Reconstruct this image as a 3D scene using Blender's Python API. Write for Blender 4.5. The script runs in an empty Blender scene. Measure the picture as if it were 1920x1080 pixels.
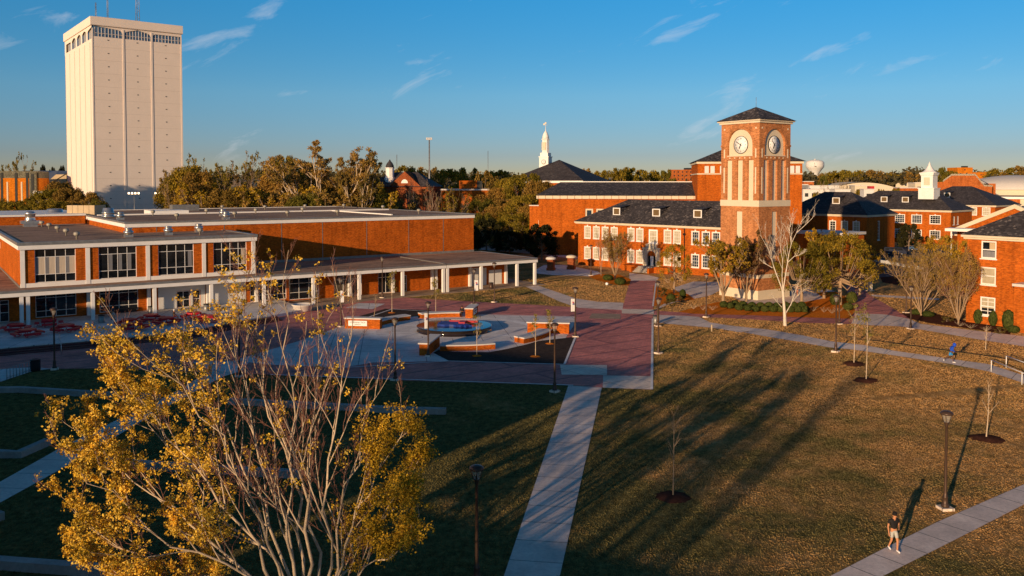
import bpy, bmesh, math, random
import numpy as np
from mathutils import Vector, Matrix
from mathutils.geometry import tessellate_polygon
R = math.radians
SC = bpy.context.scene
COL = SC.collection
# ------------------------------------------------------------------ camera model (ground survey helpers)
CF, CX, CY, CH, CT = 1600., 960., 398., 17., math.radians(2)
cc, cs = math.cos(CT), math.sin(CT)
def ray(px, py):
    x = (px-CX)/CF; y = -(py-CY)/CF
    return (x, cc+y*cs, -cs+y*cc)
CREST = None
def zt(x, y):
    """terrain height: a low bank whose crest follows the curved walk on the right"""
    if CREST is None: return 0.
    best = 1e9; sd = 0.; tt = 0.
    n = len(CREST)-1
    for i in range(n):
        ax, ay = CREST[i]; bx, by = CREST[i+1]
        dx, dy = bx-ax, by-ay; L2 = dx*dx+dy*dy
        t = ((x-ax)*dx+(y-ay)*dy)/L2
        tc = min(1., max(0., t))
        qx, qy = ax+dx*tc, ay+dy*tc
        d = math.hypot(x-qx, y-qy)
        if d < best:
            best = d; sd = d if (dx*(y-ay)-dy*(x-ax)) > 0 else -d
            tt = (i+tc)/n
    amp = 1.05*min(1., max(0., (tt-0.16)/0.3))
    if tt <= 0 or tt >= 1: amp *= math.exp(-(best/14.)**2)
    if sd < 0:
        k = max(0., 1+sd/20.); return amp*k*k*(3-2*k)
    k = max(0., 1-sd/6.5); return amp*k*k*(3-2*k)
def G(px, py, z=None):
    d = ray(px, py); h = 0. if z is None else z
    for _ in range(6 if z is None else 1):
        t = (h-CH)/d[2]; x, y = d[0]*t, d[1]*t
        if z is None: h = zt(x, y)
    return Vector((x, y, h))
def At(px, py, Y):
    d = ray(px, py); t = Y/d[1]
    return Vector((d[0]*t, Y, CH+d[2]*t))
def PX(p):
    z = p[2]-CH; f = p[1]*cc-z*cs; u = p[1]*cs+z*cc
    return (CX+CF*p[0]/f, CY-CF*u/f)
class Fr:
    def __init__(s, o, deg):
        s.o = o; s.a = R(deg); s.u = (math.cos(s.a), math.sin(s.a)); s.v = (-math.sin(s.a), math.cos(s.a))
    def L(s, p):
        x, y = p[0]-s.o[0], p[1]-s.o[1]
        return (x*s.u[0]+y*s.u[1], x*s.v[0]+y*s.v[1], p[2])
    def W(s, x, y, z=0.):
        return Vector((s.o[0]+x*s.u[0]+y*s.v[0], s.o[1]+x*s.u[1]+y*s.v[1], z))
    def ony(s, px, py, y0):
        d = ray(px, py); on = (s.o[0]*s.v[0]+s.o[1]*s.v[1])+y0; t = on/(d[0]*s.v[0]+d[1]*s.v[1])
        return s.L((d[0]*t, d[1]*t, CH+d[2]*t))
CREST = None
_c = [(1250,596),(1330,605),(1440,618),(1560,640.5),(1680,658.5),(1766,670.5),(1852,683),(1920,705),(1990,728)]
CREST = [tuple(G(*p, z=0.5 if i>2 else .15)[:2]) for i, p in enumerate(_c)]
# ------------------------------------------------------------------ materials
MATS = {}
def node(nt, typ, **kw):
    n = nt.nodes.new(typ)
    for k, v in kw.items():
        if k in n.inputs: n.inputs[k].default_value = v
        else: setattr(n, k, v)
    return n
def newmat(name):
    m = bpy.data.materials.new(name); m.use_nodes = True
    nt = m.node_tree; nt.nodes.clear()
    out = nt.nodes.new('ShaderNodeOutputMaterial')
    b = nt.nodes.new('ShaderNodeBsdfPrincipled')
    nt.links.new(b.outputs[0], out.inputs[0])
    MATS[name] = m
    return m, nt, b, out
def rgba(c): return (c[0], c[1], c[2], 1.)
def setin(b, k, v):
    if k in b.inputs: b.inputs[k].default_value = v
def ramp(nt, fac, stops):
    r = nt.nodes.new('ShaderNodeValToRGB'); e = r.color_ramp.elements
    while len(e) < len(stops): e.new(.5)
    for i, (p, c) in enumerate(stops): e[i].position = p; e[i].color = rgba(c)
    nt.links.new(fac, r.inputs[0]); return r.outputs[0]
def coords(nt, kind='Object', scale=(1,1,1)):
    t = nt.nodes.new('ShaderNodeTexCoord'); mp = nt.nodes.new('ShaderNodeMapping')
    mp.inputs['Scale'].default_value = scale
    nt.links.new(t.outputs[kind], mp.inputs[0]); return mp.outputs[0]
def noise(nt, vec, scale, detail=4, rough=.6, out='Fac'):
    n = node(nt, 'ShaderNodeTexNoise', Scale=scale, Detail=detail, Roughness=rough)
    if vec is not None: nt.links.new(vec, n.inputs['Vector'])
    return n.outputs[out]
def mix(nt, fac, a, b, typ='MIX'):
    m = nt.nodes.new('ShaderNodeMix'); m.data_type = 'RGBA'; m.blend_type = typ
    for s, v in ((0, fac), (6, a), (7, b)):
        if hasattr(v, 'links') or hasattr(v, 'is_linked'): nt.links.new(v, m.inputs[s])
        elif s == 0: m.inputs[0].default_value = v
        else: m.inputs[s].default_value = rgba(v)
    return m.outputs[2]
def bump(nt, b, h, strength=.4, dist=.05):
    n = node(nt, 'ShaderNodeBump', Strength=strength, Distance=dist)
    nt.links.new(h, n.inputs['Height']); nt.links.new(n.outputs[0], b.inputs['Normal'])
def m_plain(name, c, rough=.7, var=.18, scale=1.2, metal=0., spec=.3, kind='Object', bmp=0., fine=None, stretch=(1,1,1)):
    m, nt, b, o = newmat(name)
    v = coords(nt, kind, stretch)
    f = noise(nt, v, scale, 5)
    lo = tuple(x*(1-var) for x in c); hi = tuple(min(1, x*(1+var)) for x in c)
    colr = ramp(nt, f, [(.3, lo), (.7, hi)])
    if fine:
        f2 = noise(nt, v, fine, 3)
        colr = mix(nt, .5, colr, ramp(nt, f2, [(.3, lo), (.7, hi)]))
        if bmp: bump(nt, b, f2, bmp, .02)
    elif bmp: bump(nt, b, f, bmp, .02)
    nt.links.new(colr, b.inputs['Base Color'])
    setin(b, 'Roughness', rough); setin(b, 'Metallic', metal); setin(b, 'Specular IOR Level', spec)
    return m
def m_brick(name, c1, c2, mortar, bw=.22, bh=.075, big=.16):
    m, nt, b, o = newmat(name)
    t = nt.nodes.new('ShaderNodeTexCoord'); s = nt.nodes.new('ShaderNodeSeparateXYZ')
    nt.links.new(t.outputs['Object'], s.inputs[0])
    ad = nt.nodes.new('ShaderNodeMath'); ad.operation = 'ADD'
    nt.links.new(s.outputs[0], ad.inputs[0]); nt.links.new(s.outputs[1], ad.inputs[1])
    cb = nt.nodes.new('ShaderNodeCombineXYZ')
    nt.links.new(ad.outputs[0], cb.inputs[0]); nt.links.new(s.outputs[2], cb.inputs[1])
    br = node(nt, 'ShaderNodeTexBrick', Scale=1.)
    br.inputs['Color1'].default_value = rgba(c1); br.inputs['Color2'].default_value = rgba(c2)
    br.inputs['Mortar'].default_value = rgba(mortar); br.inputs['Mortar Size'].default_value = .008
    br.inputs['Brick Width'].default_value = bw; br.inputs['Row Height'].default_value = bh
    br.inputs['Bias'].default_value = 0.
    nt.links.new(cb.outputs[0], br.inputs['Vector'])
    # courses of odd darker and paler bricks, plus broad weather staining
    sc = nt.nodes.new('ShaderNodeMapping'); sc.inputs['Scale'].default_value = (2.2, 6, 1)
    nt.links.new(cb.outputs[0], sc.inputs[0])
    vo = node(nt, 'ShaderNodeTexVoronoi', Scale=1.6); nt.links.new(sc.outputs[0], vo.inputs['Vector'])
    sp = nt.nodes.new('ShaderNodeSeparateColor'); nt.links.new(vo.outputs['Color'], sp.inputs[0])
    k1 = ramp(nt, sp.outputs[0], [(0., (.72,)*3), (.5, (1.,)*3), (1., (1.22,)*3)])
    k2 = ramp(nt, noise(nt, t.outputs['Object'], .35, 4), [(.3, (1-big,)*3), (.7, (1+big,)*3)])
    c = mix(nt, 1., br.outputs[0], k1, 'MULTIPLY'); c = mix(nt, 1., c, k2, 'MULTIPLY')
    wx = nt.nodes.new('ShaderNodeMapping'); wx.inputs['Scale'].default_value = (1.1,.11,1); nt.links.new(cb.outputs[0], wx.inputs[0])
    c = mix(nt, 1., c, ramp(nt, noise(nt, wx.outputs[0], 1.3, 5, .65), [(.3, (.72,.7,.72)), (.5, (1.,)*3), (.75, (1.1,1.12,1.15))]), 'MULTIPLY')
    nt.links.new(c, b.inputs['Base Color']); setin(b, 'Roughness', .9); setin(b, 'Specular IOR Level', .06)
    bump(nt, b, br.outputs['Fac'], .25, .01)
    return m
def m_glass(name, c=(.012,.014,.018), rough=.04, spec=.6):
    m, nt, b, o = newmat(name)
    v = coords(nt); f = noise(nt, v, .8, 2)
    nt.links.new(ramp(nt, f, [(.3, tuple(x*.5 for x in c)), (.7, tuple(x*1.6 for x in c))]), b.inputs['Base Color'])
    setin(b, 'Roughness', rough); setin(b, 'Specular IOR Level', spec)
    bump(nt, b, noise(nt, v, .5, 1), .06, .05)
    return m
def m_leaf(name, cols, trans=.3, pos=None):
    """leaf clumps: hue from a random per leaf, large light/dark drift from position"""
    m, nt, b, o = newmat(name)
    g = nt.nodes.new('ShaderNodeNewGeometry')
    n = len(cols)
    c = ramp(nt, g.outputs['Random Per Island'], [(i/(n-1), cols[i]) for i in range(n)])
    oi = nt.nodes.new('ShaderNodeObjectInfo')
    c = mix(nt, 1., c, ramp(nt, oi.outputs['Random'], [(0, (.78,.82,.8)), (1, (1.15,1.08,1.05))]), 'MULTIPLY')
    v = coords(nt, 'Object')
    c = mix(nt, 1., c, ramp(nt, noise(nt, v, pos or 3., 3), [(.35, (.62,.66,.62)), (.65, (1.2,1.15,1.1))]), 'MULTIPLY')
    nt.links.new(c, b.inputs['Base Color']); setin(b, 'Roughness', .75); setin(b, 'Specular IOR Level', .1)
    tr = nt.nodes.new('ShaderNodeBsdfTranslucent'); nt.links.new(c, tr.inputs[0])
    ms = nt.nodes.new('ShaderNodeMixShader'); ms.inputs[0].default_value = trans
    nt.links.new(b.outputs[0], ms.inputs[1]); nt.links.new(tr.outputs[0], ms.inputs[2]); nt.links.new(ms.outputs[0], o.inputs[0])
    return m
def m_slate(name, c, spot, amount=.62):
    m, nt, b, o = newmat(name)
    v = coords(nt, 'Object', (3.2, 3.2, 5.))
    vo = node(nt, 'ShaderNodeTexVoronoi', Scale=1.); nt.links.new(v, vo.inputs['Vector'])
    sp = nt.nodes.new('ShaderNodeSeparateColor'); nt.links.new(vo.outputs['Color'], sp.inputs[0])
    k = ramp(nt, sp.outputs[0], [(0, tuple(x*.55 for x in c)), (amount, c), (amount+.22, tuple(x*1.5 for x in c)), (.97, spot)])
    k = mix(nt, 1., k, ramp(nt, noise(nt, coords(nt), .5, 5), [(.3, (.7,)*3), (.7, (1.2,)*3)]), 'MULTIPLY')
    nt.links.new(k, b.inputs['Base Color']); setin(b, 'Roughness', .7); setin(b, 'Specular IOR Level', .3)
    return m
def m_gravel(name, c, dark, rot=0.):
    m, nt, b, o = newmat(name)
    v = coords(nt, 'Object', (.12, .5, .3))
    k = ramp(nt, noise(nt, v, 1., 6, .7), [(.3, dark), (.5, c), (.75, tuple(x*1.35 for x in c))])
    f2 = noise(nt, coords(nt), 3., 4)
    k = mix(nt, 1., k, ramp(nt, f2, [(.3, (.75,)*3), (.7, (1.2,)*3)]), 'MULTIPLY')
    nt.links.new(k, b.inputs['Base Color']); setin(b, 'Roughness', .95); setin(b, 'Specular IOR Level', .1)
    bump(nt, b, noise(nt, coords(nt), 9., 3), .5, .05)
    return m
def grass_color(nt, v):
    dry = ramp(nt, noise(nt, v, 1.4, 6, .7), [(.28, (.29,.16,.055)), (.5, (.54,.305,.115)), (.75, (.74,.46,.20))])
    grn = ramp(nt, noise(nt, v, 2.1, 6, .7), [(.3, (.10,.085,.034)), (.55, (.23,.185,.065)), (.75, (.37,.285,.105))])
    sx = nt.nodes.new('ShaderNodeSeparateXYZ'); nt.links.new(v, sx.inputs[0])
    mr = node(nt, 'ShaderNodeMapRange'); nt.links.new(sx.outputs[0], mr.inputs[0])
    mr.inputs[1].default_value = -2.; mr.inputs[2].default_value = 28.; mr.inputs[3].default_value = .2; mr.inputs[4].default_value = -.05  # darker green leftward: green turf, plus that lawn's shade put into the colour
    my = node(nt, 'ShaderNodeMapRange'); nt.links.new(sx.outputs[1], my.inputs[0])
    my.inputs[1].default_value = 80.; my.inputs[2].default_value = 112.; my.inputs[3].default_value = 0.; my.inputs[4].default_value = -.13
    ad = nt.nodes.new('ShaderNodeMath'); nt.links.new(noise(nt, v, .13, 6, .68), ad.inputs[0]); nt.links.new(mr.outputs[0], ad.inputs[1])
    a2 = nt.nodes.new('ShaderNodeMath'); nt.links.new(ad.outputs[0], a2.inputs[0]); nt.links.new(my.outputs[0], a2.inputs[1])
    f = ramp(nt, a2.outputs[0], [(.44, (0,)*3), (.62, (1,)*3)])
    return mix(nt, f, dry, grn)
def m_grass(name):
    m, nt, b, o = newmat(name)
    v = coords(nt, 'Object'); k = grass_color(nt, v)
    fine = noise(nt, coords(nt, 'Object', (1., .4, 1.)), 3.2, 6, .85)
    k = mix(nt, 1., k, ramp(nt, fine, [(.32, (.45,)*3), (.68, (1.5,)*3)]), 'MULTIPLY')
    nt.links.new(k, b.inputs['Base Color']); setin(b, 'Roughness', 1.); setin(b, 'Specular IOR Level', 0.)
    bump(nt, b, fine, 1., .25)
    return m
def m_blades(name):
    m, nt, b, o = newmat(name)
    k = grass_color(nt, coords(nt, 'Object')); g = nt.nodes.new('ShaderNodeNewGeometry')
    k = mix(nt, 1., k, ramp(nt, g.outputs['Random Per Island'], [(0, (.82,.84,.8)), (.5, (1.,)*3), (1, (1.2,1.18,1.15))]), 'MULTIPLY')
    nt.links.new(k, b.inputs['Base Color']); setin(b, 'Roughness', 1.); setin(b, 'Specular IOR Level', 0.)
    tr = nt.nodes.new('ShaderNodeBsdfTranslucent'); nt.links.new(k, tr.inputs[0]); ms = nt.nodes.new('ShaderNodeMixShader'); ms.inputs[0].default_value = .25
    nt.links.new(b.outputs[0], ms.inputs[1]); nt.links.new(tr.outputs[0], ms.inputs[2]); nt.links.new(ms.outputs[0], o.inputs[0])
def m_paver(name, c1, c2, mortar, ang=35., bw=.42, bh=.2):
    m, nt, b, o = newmat(name)
    t = nt.nodes.new('ShaderNodeTexCoord'); mp = nt.nodes.new('ShaderNodeMapping')
    mp.inputs['Rotation'].default_value = (0, 0, R(-ang)); nt.links.new(t.outputs['Object'], mp.inputs[0])
    br = node(nt, 'ShaderNodeTexBrick', Scale=1.)
    br.inputs['Color1'].default_value = rgba(c1); br.inputs['Color2'].default_value = rgba(c2); br.inputs['Mortar'].default_value = rgba(mortar)
    br.inputs['Mortar Size'].default_value = .018; br.inputs['Brick Width'].default_value = bw; br.inputs['Row Height'].default_value = bh
    nt.links.new(mp.outputs[0], br.inputs['Vector'])
    k = mix(nt, 1., br.outputs[0], ramp(nt, noise(nt, t.outputs['Object'], .5, 6, .7), [(.3, (.75,)*3), (.7, (1.25,)*3)]), 'MULTIPLY')
    # header courses every 4 m
    wv = node(nt, 'ShaderNodeTexBrick', Scale=1.); wv.inputs['Brick Width'].default_value = 30.; wv.inputs['Row Height'].default_value = 3.2
    wv.inputs['Mortar Size'].default_value = .15
    wv.inputs['Color1'].default_value = (1,1,1,1); wv.inputs['Color2'].default_value = (1,1,1,1); wv.inputs['Mortar'].default_value = (.62,.62,.66,1)
    nt.links.new(mp.outputs[0], wv.inputs['Vector'])
    k = mix(nt, 1., k, wv.outputs[0], 'MULTIPLY')
    nt.links.new(k, b.inputs['Base Color']); st_ = ramp(nt, noise(nt, t.outputs['Object'], .16, 6, .7), [(.35, (.72,.74,.8)), (.5, (1.,)*3), (.68, (1.2,1.15,1.12))])
    k2 = mix(nt, 1., k, st_, 'MULTIPLY'); nt.links.new(k2, b.inputs['Base Color']); setin(b, 'Roughness', .8); setin(b, 'Specular IOR Level', .25)
    bump(nt, b, noise(nt, t.outputs['Object'], 18., 3), 1., .035)
    return m
def m_concrete(name, c, joint=1.8, ang=0., jw=.035, stain=.26, bmp=.5, jx=None, jy=None):
    m, nt, b, o = newmat(name)
    t = nt.nodes.new('ShaderNodeTexCoord'); mp = nt.nodes.new('ShaderNodeMapping')
    mp.inputs['Rotation'].default_value = (0, 0, R(-ang)); nt.links.new(t.outputs['Object'], mp.inputs[0])
    k = ramp(nt, noise(nt, t.outputs['Object'], .45, 7, .7), [(.28, tuple(x*(1-stain) for x in c)), (.55, c), (.8, tuple(min(1, x*(1+stain)) for x in c))])
    if joint:
        br = node(nt, 'ShaderNodeTexBrick', Scale=1.); br.offset = 0.
        br.inputs['Brick Width'].default_value = jx or joint; br.inputs['Row Height'].default_value = jy or joint; br.inputs['Mortar Size'].default_value = jw
        br.inputs['Color1'].default_value = (.93,.93,.93,1); br.inputs['Color2'].default_value = (1.07,1.06,1.05,1); br.inputs['Mortar'].default_value = (.38,.37,.36,1)
        nt.links.new(mp.outputs[0], br.inputs['Vector'])
        k = mix(nt, 1., k, br.outputs[0], 'MULTIPLY')
    k = mix(nt, 1., k, ramp(nt, noise(nt, t.outputs['Object'], 5., 4), [(.3, (.88,)*3), (.7, (1.1,)*3)]), 'MULTIPLY')
    nt.links.new(k, b.inputs['Base Color']); setin(b, 'Roughness', .85); setin(b, 'Specular IOR Level', .25)
    bump(nt, b, noise(nt, t.outputs['Object'], 20., 3), bmp, .035)
    return m
m_grass('grass'); m_blades('grass_blades')
m_brick('brick', (.55,.118,.007), (.40,.074,.005), (.43,.15,.035))
m_brick('brick_tower', (.55,.21,.07), (.43,.145,.045), (.52,.29,.15))
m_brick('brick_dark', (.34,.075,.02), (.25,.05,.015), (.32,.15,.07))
m_brick('brick_far', (.52,.14,.03), (.42,.10,.02), (.46,.22,.10), .5, .2)
m_brick('brick_orange', (.68,.20,.012), (.58,.16,.01), (.6,.25,.04), .5, .2)
m_slate('slate', (.066,.056,.054), (.20,.165,.145), .66)
m_slate('slate_dark', (.058,.049,.05), (.10,.088,.085), .7)
m_slate('shingle_green', (.16,.15,.10), (.25,.22,.15), .7)
m_gravel('gravel_roof', (.40,.25,.165), (.10,.068,.05))
m_plain('white_paint', (.86,.83,.78), .6, .05, .8)
m_plain('white_wall', (.72,.70,.66), .7, .05, .6)
m_plain('grey_metal', (.30,.29,.27), .45, .2, 2., .5)
m_plain('silver_metal', (.62,.60,.56), .3, .15, 3., .85)
m_plain('vent_patina', (.36,.33,.27), .6, .25, 3., .2)
m_plain('dark_metal', (.025,.021,.019), .4, .3, 4., .3)
m_plain('bronze_metal', (.085,.05,.034), .4, .25, 4., .3)
m_plain('limestone', (.72,.61,.44), .8, .08, .7, fine=6.)
m_plain('precast', (.85,.73,.63), .8, .05, .25, fine=1.5)
m_plain('precast_seam', (.60,.51,.43), .8, .1, 1.)
m_plain('cream_stone', (.70,.60,.44), .8, .07, 1.)
m_plain('louvre_dark', (.03,.033,.033), .6, .3, 3.)
m_plain('screen_tan', (.56,.42,.25), .7, .08, 1.)
m_plain('clock_white', (.95,.94,.90), .5, .03, 1.)
m_plain('black', (.012,.012,.013), .5, .3, 3.)
m_plain('black_gloss', (.022,.014,.010), .08, .3, 1., 0., .5)  # brownish base: reflection of the brick walls put into the colour
m_plain('cap_stone', (.66,.61,.55), .75, .1, 1.5, fine=9.)
m_plain('mulch_black', (.075,.055,.045), 1., .5, 2., 0, 0, 'Object', .8, 14.)
m_plain('mulch_orange', (.80,.20,.022), 1., .45, 1.5, 0, 0, 'Object', 1., 6.)
m_plain('mulch_brown', (.10,.04,.025), 1., .5, 2., 0, 0, 'Object', .8, 9.)
m_plain('asphalt', (.055,.052,.05), .9, .25, .5, fine=8., bmp=.3)
m_plain('red_metal', (.62,.018,.03), .45, .15, 2.)
m_plain('blue_gel', (.012,.04,.24), .45, .2, 2.)
m_plain('red_gel', (.50,.03,.035), .45, .15, 2.)
m_plain('curtain', (.60,.50,.38), .9, .12, 4., stretch=(4,4,.2))
m_plain('curtain_grey', (.22,.22,.23), .9, .2, 4., stretch=(4,4,.2))
m_plain('blind', (.46,.40,.28), .5, .16, 1.5)
m_plain('bark_pale', (.56,.43,.29), .85, .45, 3., 0, .1, 'Object', .4, 22.)
m_plain('bark_white', (.70,.60,.47), .8, .3, 1.5, 0, .1, 'Object', .3, 12.)
m_plain('bark_brown', (.30,.215,.15), .9, .3, 3., 0, .1)
m_plain('bark_tan', (.38,.26,.155), .9, .3, 3., 0, .1)
m_plain('shutter_brown', (.15,.095,.04), .8, .15, 2.)
m_plain('twig_grey', (.36,.24,.15), .9, .3, 2., 0, .1)
m_plain('twig_red', (.26,.125,.09), .9, .3, 2., 0, .1)
m_glass('glass_dark'); m_glass('glass_blue', (.03,.05,.075)); m_glass('glass_warm', (.10,.085,.06), .12)
m_plain('glass_sky', (.11,.19,.30), .15, .25, .3, 0, .5)  # blue sky reflection put into the pane's base colour
m_plain('glass_haze', (.40,.38,.35), .2, .15, .2, 0, .5)
m_glass('glass_tan', (.30,.26,.19), .15, .5)
m_leaf('leaf_gold', [(.60,.33,.02), (.85,.54,.05), (.90,.66,.14), (.76,.43,.025)], .14, 1.0)
m_leaf('leaf_ochre', [(.28,.18,.015), (.55,.33,.025), (.72,.46,.04), (.36,.25,.025)], .14, 1.0)
m_leaf('leaf_olive', [(0.120,0.103,0.014), (0.276,0.200,0.022), (0.384,0.269,0.029), (0.168,0.138,0.022)], 0.22, 5.)
m_leaf('leaf_bronze', [(0.158,0.095,0.025), (0.326,0.184,0.036), (0.416,0.255,0.054), (0.214,0.147,0.036)], 0.22, 5.)
m_leaf('leaf_green', [(0.076,0.079,0.016), (0.178,0.164,0.023), (0.268,0.214,0.032), (0.089,0.100,0.018)], 0.22, 5.)
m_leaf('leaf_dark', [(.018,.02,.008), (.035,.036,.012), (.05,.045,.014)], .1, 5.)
m_leaf('leaf_street', [(0.180,0.120,0.015), (0.405,0.247,0.024), (0.630,0.375,0.038), (0.270,0.188,0.019)], 0.22, 5.)
m_leaf('leaf_haze', [(.24,.14,.05), (.38,.24,.07), (.46,.30,.06), (.27,.19,.05)], .2, 5.)
m_leaf('leaf_rust', [(.14,.06,.03), (.24,.12,.05), (.29,.17,.06), (.16,.11,.03)], .25, 5.)
m_leaf('leaf_yellow', [(.30,.22,.04), (.42,.33,.08), (.25,.22,.05)], .3, 5.)
m_leaf('leaf_box', [(.04,.055,.012), (.075,.095,.02), (.11,.12,.03)], .15, 5.)
m_leaf('leaf_shrub', [(.10,.07,.02), (.18,.12,.035), (.12,.10,.03)], .15, 5.)
m_leaf('leaf_far', [(.07,.058,.028), (.115,.09,.042), (.15,.115,.055), (.085,.075,.038)], .1, .05)
m_leaf('grass_tuft', [(.10,.085,.025), (.22,.15,.05), (.30,.2,.075)], .2, .3)
m_paver('paver', (.74,.25,.20), (.56,.175,.145), (.42,.2,.165))
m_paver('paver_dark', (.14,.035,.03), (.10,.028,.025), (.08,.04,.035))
m_concrete('concrete_walk', (.84,.68,.57), 2.2, -40., jx=2.2, jy=90.)
m_concrete('concrete_walk_a', (.84,.68,.57), 2.2, -8.7, jx=90., jy=2.2)
m_concrete('concrete_walk_b', (.84,.68,.57), 2.2, -2.5, jx=90., jy=2.4)
m_concrete('concrete_walk_c', (.84,.68,.57), 2.2, 36., jx=2., jy=90.)
m_concrete('concrete_plaza', (.78,.71,.65), 3.2, 8.)
m_concrete('concrete_ring', (.86,.80,.74), 0)
m_concrete('concrete_pad', (.86,.70,.55), 3., 35.)
m_concrete('concrete_curb', (.40,.35,.30), 0, stain=.3)
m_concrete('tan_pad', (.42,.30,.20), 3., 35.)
def m_lampglass():
    m, nt, b, o = newmat('lamp_glass')
    setin(b, 'Base Color', (.5,.45,.38,1)); setin(b, 'Roughness', .15)
    tr = nt.nodes.new('ShaderNodeBsdfTransparent'); ms = nt.nodes.new('ShaderNodeMixShader'); ms.inputs[0].default_value = .35
    nt.links.new(tr.outputs[0], ms.inputs[1]); nt.links.new(b.outputs[0], ms.inputs[2]); nt.links.new(ms.outputs[0], o.inputs[0])
m_lampglass()
# ------------------------------------------------------------------ mesh helpers
class MB:
    def __init__(s): s.v = []; s.f = []; s.m = []; s.smooth = []
    def add(s, vs, fs, mi=0, sm=False):
        o = len(s.v); s.v += [tuple(p) for p in vs]
        for f in fs: s.f.append([i+o for i in f]); s.m.append(mi); s.smooth.append(sm)
        return s
    def box(s, x0, x1, y0, y1, z0, z1, mi=0):
        return s.add([(x0,y0,z0),(x1,y0,z0),(x1,y1,z0),(x0,y1,z0),(x0,y0,z1),(x1,y0,z1),(x1,y1,z1),(x0,y1,z1)],
                     [(3,2,1,0),(4,5,6,7),(0,1,5,4),(1,2,6,5),(2,3,7,6),(3,0,4,7)], mi)
    def quad(s, a, b, c, d, mi=0): return s.add([a,b,c,d], [(0,1,2,3)], mi)
    def poly(s, pts, mi=0): return s.add(pts, [tuple(range(len(pts)))], mi)
    def prism(s, pts, z0, z1, mi=0):
        n = len(pts)
        return s.add([(p[0],p[1],z0) for p in pts]+[(p[0],p[1],z1) for p in pts],
                     [tuple(range(n-1,-1,-1)), tuple(range(n,2*n))]+[(i,(i+1)%n,n+(i+1)%n,n+i) for i in range(n)], mi)
    def tube(s, pts, rad, n=6, mi=0, cap=True, sm=True):
        pts = [Vector(p) for p in pts]
        if not hasattr(rad, '__len__'): rad = [rad]*len(pts)
        vs = []; k = len(pts); up = None
        for i, p in enumerate(pts):
            t = (pts[min(i+1,k-1)]-pts[max(i-1,0)])
            if t.length < 1e-9: t = Vector((0,0,1))
            t.normalize()
            if up is None: up = Vector((0,0,1)) if abs(t.z) < .9 else Vector((1,0,0))
            a = t.cross(up)
            if a.length < 1e-6: a = t.orthogonal()
            a.normalize(); b2 = t.cross(a); up = -b2 if False else up
            for j in range(n):
                an = 2*math.pi*j/n; vs.append(p+(a*math.cos(an)+b2*math.sin(an))*rad[i])
        fs = [(i*n+j, i*n+(j+1)%n, (i+1)*n+(j+1)%n, (i+1)*n+j) for i in range(k-1) for j in range(n)]
        fs = [f[::-1] for f in fs]
        if cap: fs += [tuple(range(n)), tuple(range(k*n-1, (k-1)*n-1, -1))]
        return s.add(vs, fs, mi, sm)
    def lathe(s, prof, n=16, c=(0,0,0), mi=0, sm=True, cap=True, rot=0.):
        vs = [(c[0]+r*math.cos(2*math.pi*j/n+rot), c[1]+r*math.sin(2*math.pi*j/n+rot), c[2]+z) for r, z in prof for j in range(n)]
        k = len(prof)
        fs = [(i*n+j, i*n+(j+1)%n, (i+1)*n+(j+1)%n, (i+1)*n+j) for i in range(k-1) for j in range(n)]
        if cap: fs += [tuple(range(n-1,-1,-1)), tuple(range((k-1)*n, k*n))]
        return s.add(vs, fs, mi, sm)
    def wall(s, p0, p1, z0, z1, ops=(), depth=.15, mi=0, mr=None):
        """vertical wall from p0 to p1 (outside on the right hand) with real openings (s0,s1,za,zb)"""
        mr = mi if mr is None else mr
        p0 = Vector((p0[0],p0[1],0)); p1 = Vector((p1[0],p1[1],0)); L = (p1-p0).length; u = (p1-p0)/L
        n = Vector((u.y,-u.x,0))
        ss = sorted({0., L}|{x for o in ops for x in (o[0],o[1])}); zs = sorted({z0, z1}|{x for o in ops for x in (o[2],o[3])})
        P = lambda a, z, d=0.: p0+u*a-n*d+Vector((0,0,z))
        # merge rows: one strip per column between openings
        for i in range(len(ss)-1):
            a, b = ss[i], ss[i+1]; mid = (a+b)/2
            solid = []
            for j in range(len(zs)-1):
                zm = (zs[j]+zs[j+1])/2
                if not any(o[0] < mid < o[1] and o[2] < zm < o[3] for o in ops):
                    if solid and abs(solid[-1][1]-zs[j]) < 1e-6: solid[-1][1] = zs[j+1]
                    else: solid.append([zs[j], zs[j+1]])
            for za, zb in solid: s.quad(P(a,za), P(b,za), P(b,zb), P(a,zb), mi)
        for a, b, za, zb in ops:
            s.quad(P(a,za,depth), P(b,za,depth), P(b,za), P(a,za), mr) if za > z0+1e-6 else None
            s.quad(P(a,zb), P(b,zb), P(b,zb,depth), P(a,zb,depth), mr)
            s.quad(P(a,za,depth), P(a,za), P(a,zb), P(a,zb,depth), mr)
            s.quad(P(b,za), P(b,za,depth), P(b,zb,depth), P(b,zb), mr)
        return s
    def mesh(s, name, mats):
        me = bpy.data.meshes.new(name); me.from_pydata(s.v, [], s.f)
        for m in ([mats] if isinstance(mats, str) else mats): me.materials.append(MATS[m])
        me.polygons.foreach_set('material_index', s.m); me.polygons.foreach_set('use_smooth', s.smooth)
        me.update(); return me
    def build(s, name, mats, parent=None, loc=None, rot=None):
        return link(name, s.mesh(name, mats), parent, loc, rot)
def link(name, data, parent=None, loc=None, rot=None):
    o = bpy.data.objects.new(name, data); COL.objects.link(o)
    if parent is not None: o.parent = parent
    if loc is not None: o.location = loc
    if rot is not None: o.rotation_euler = (0,0,rot) if not hasattr(rot, '__len__') else rot
    return o
def tag(o, label, cat, group=None, kind=None):
    if label: o['label'] = label
    if cat: o['category'] = cat
    if group: o['group'] = group
    if kind: o['kind'] = kind
    return o
def thing(name, label, cat, loc=(0,0,0), rot=0., group=None):
    o = link(name, None, None, loc, rot); o.empty_display_size = .5
    return tag(o, label, cat, group)
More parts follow.
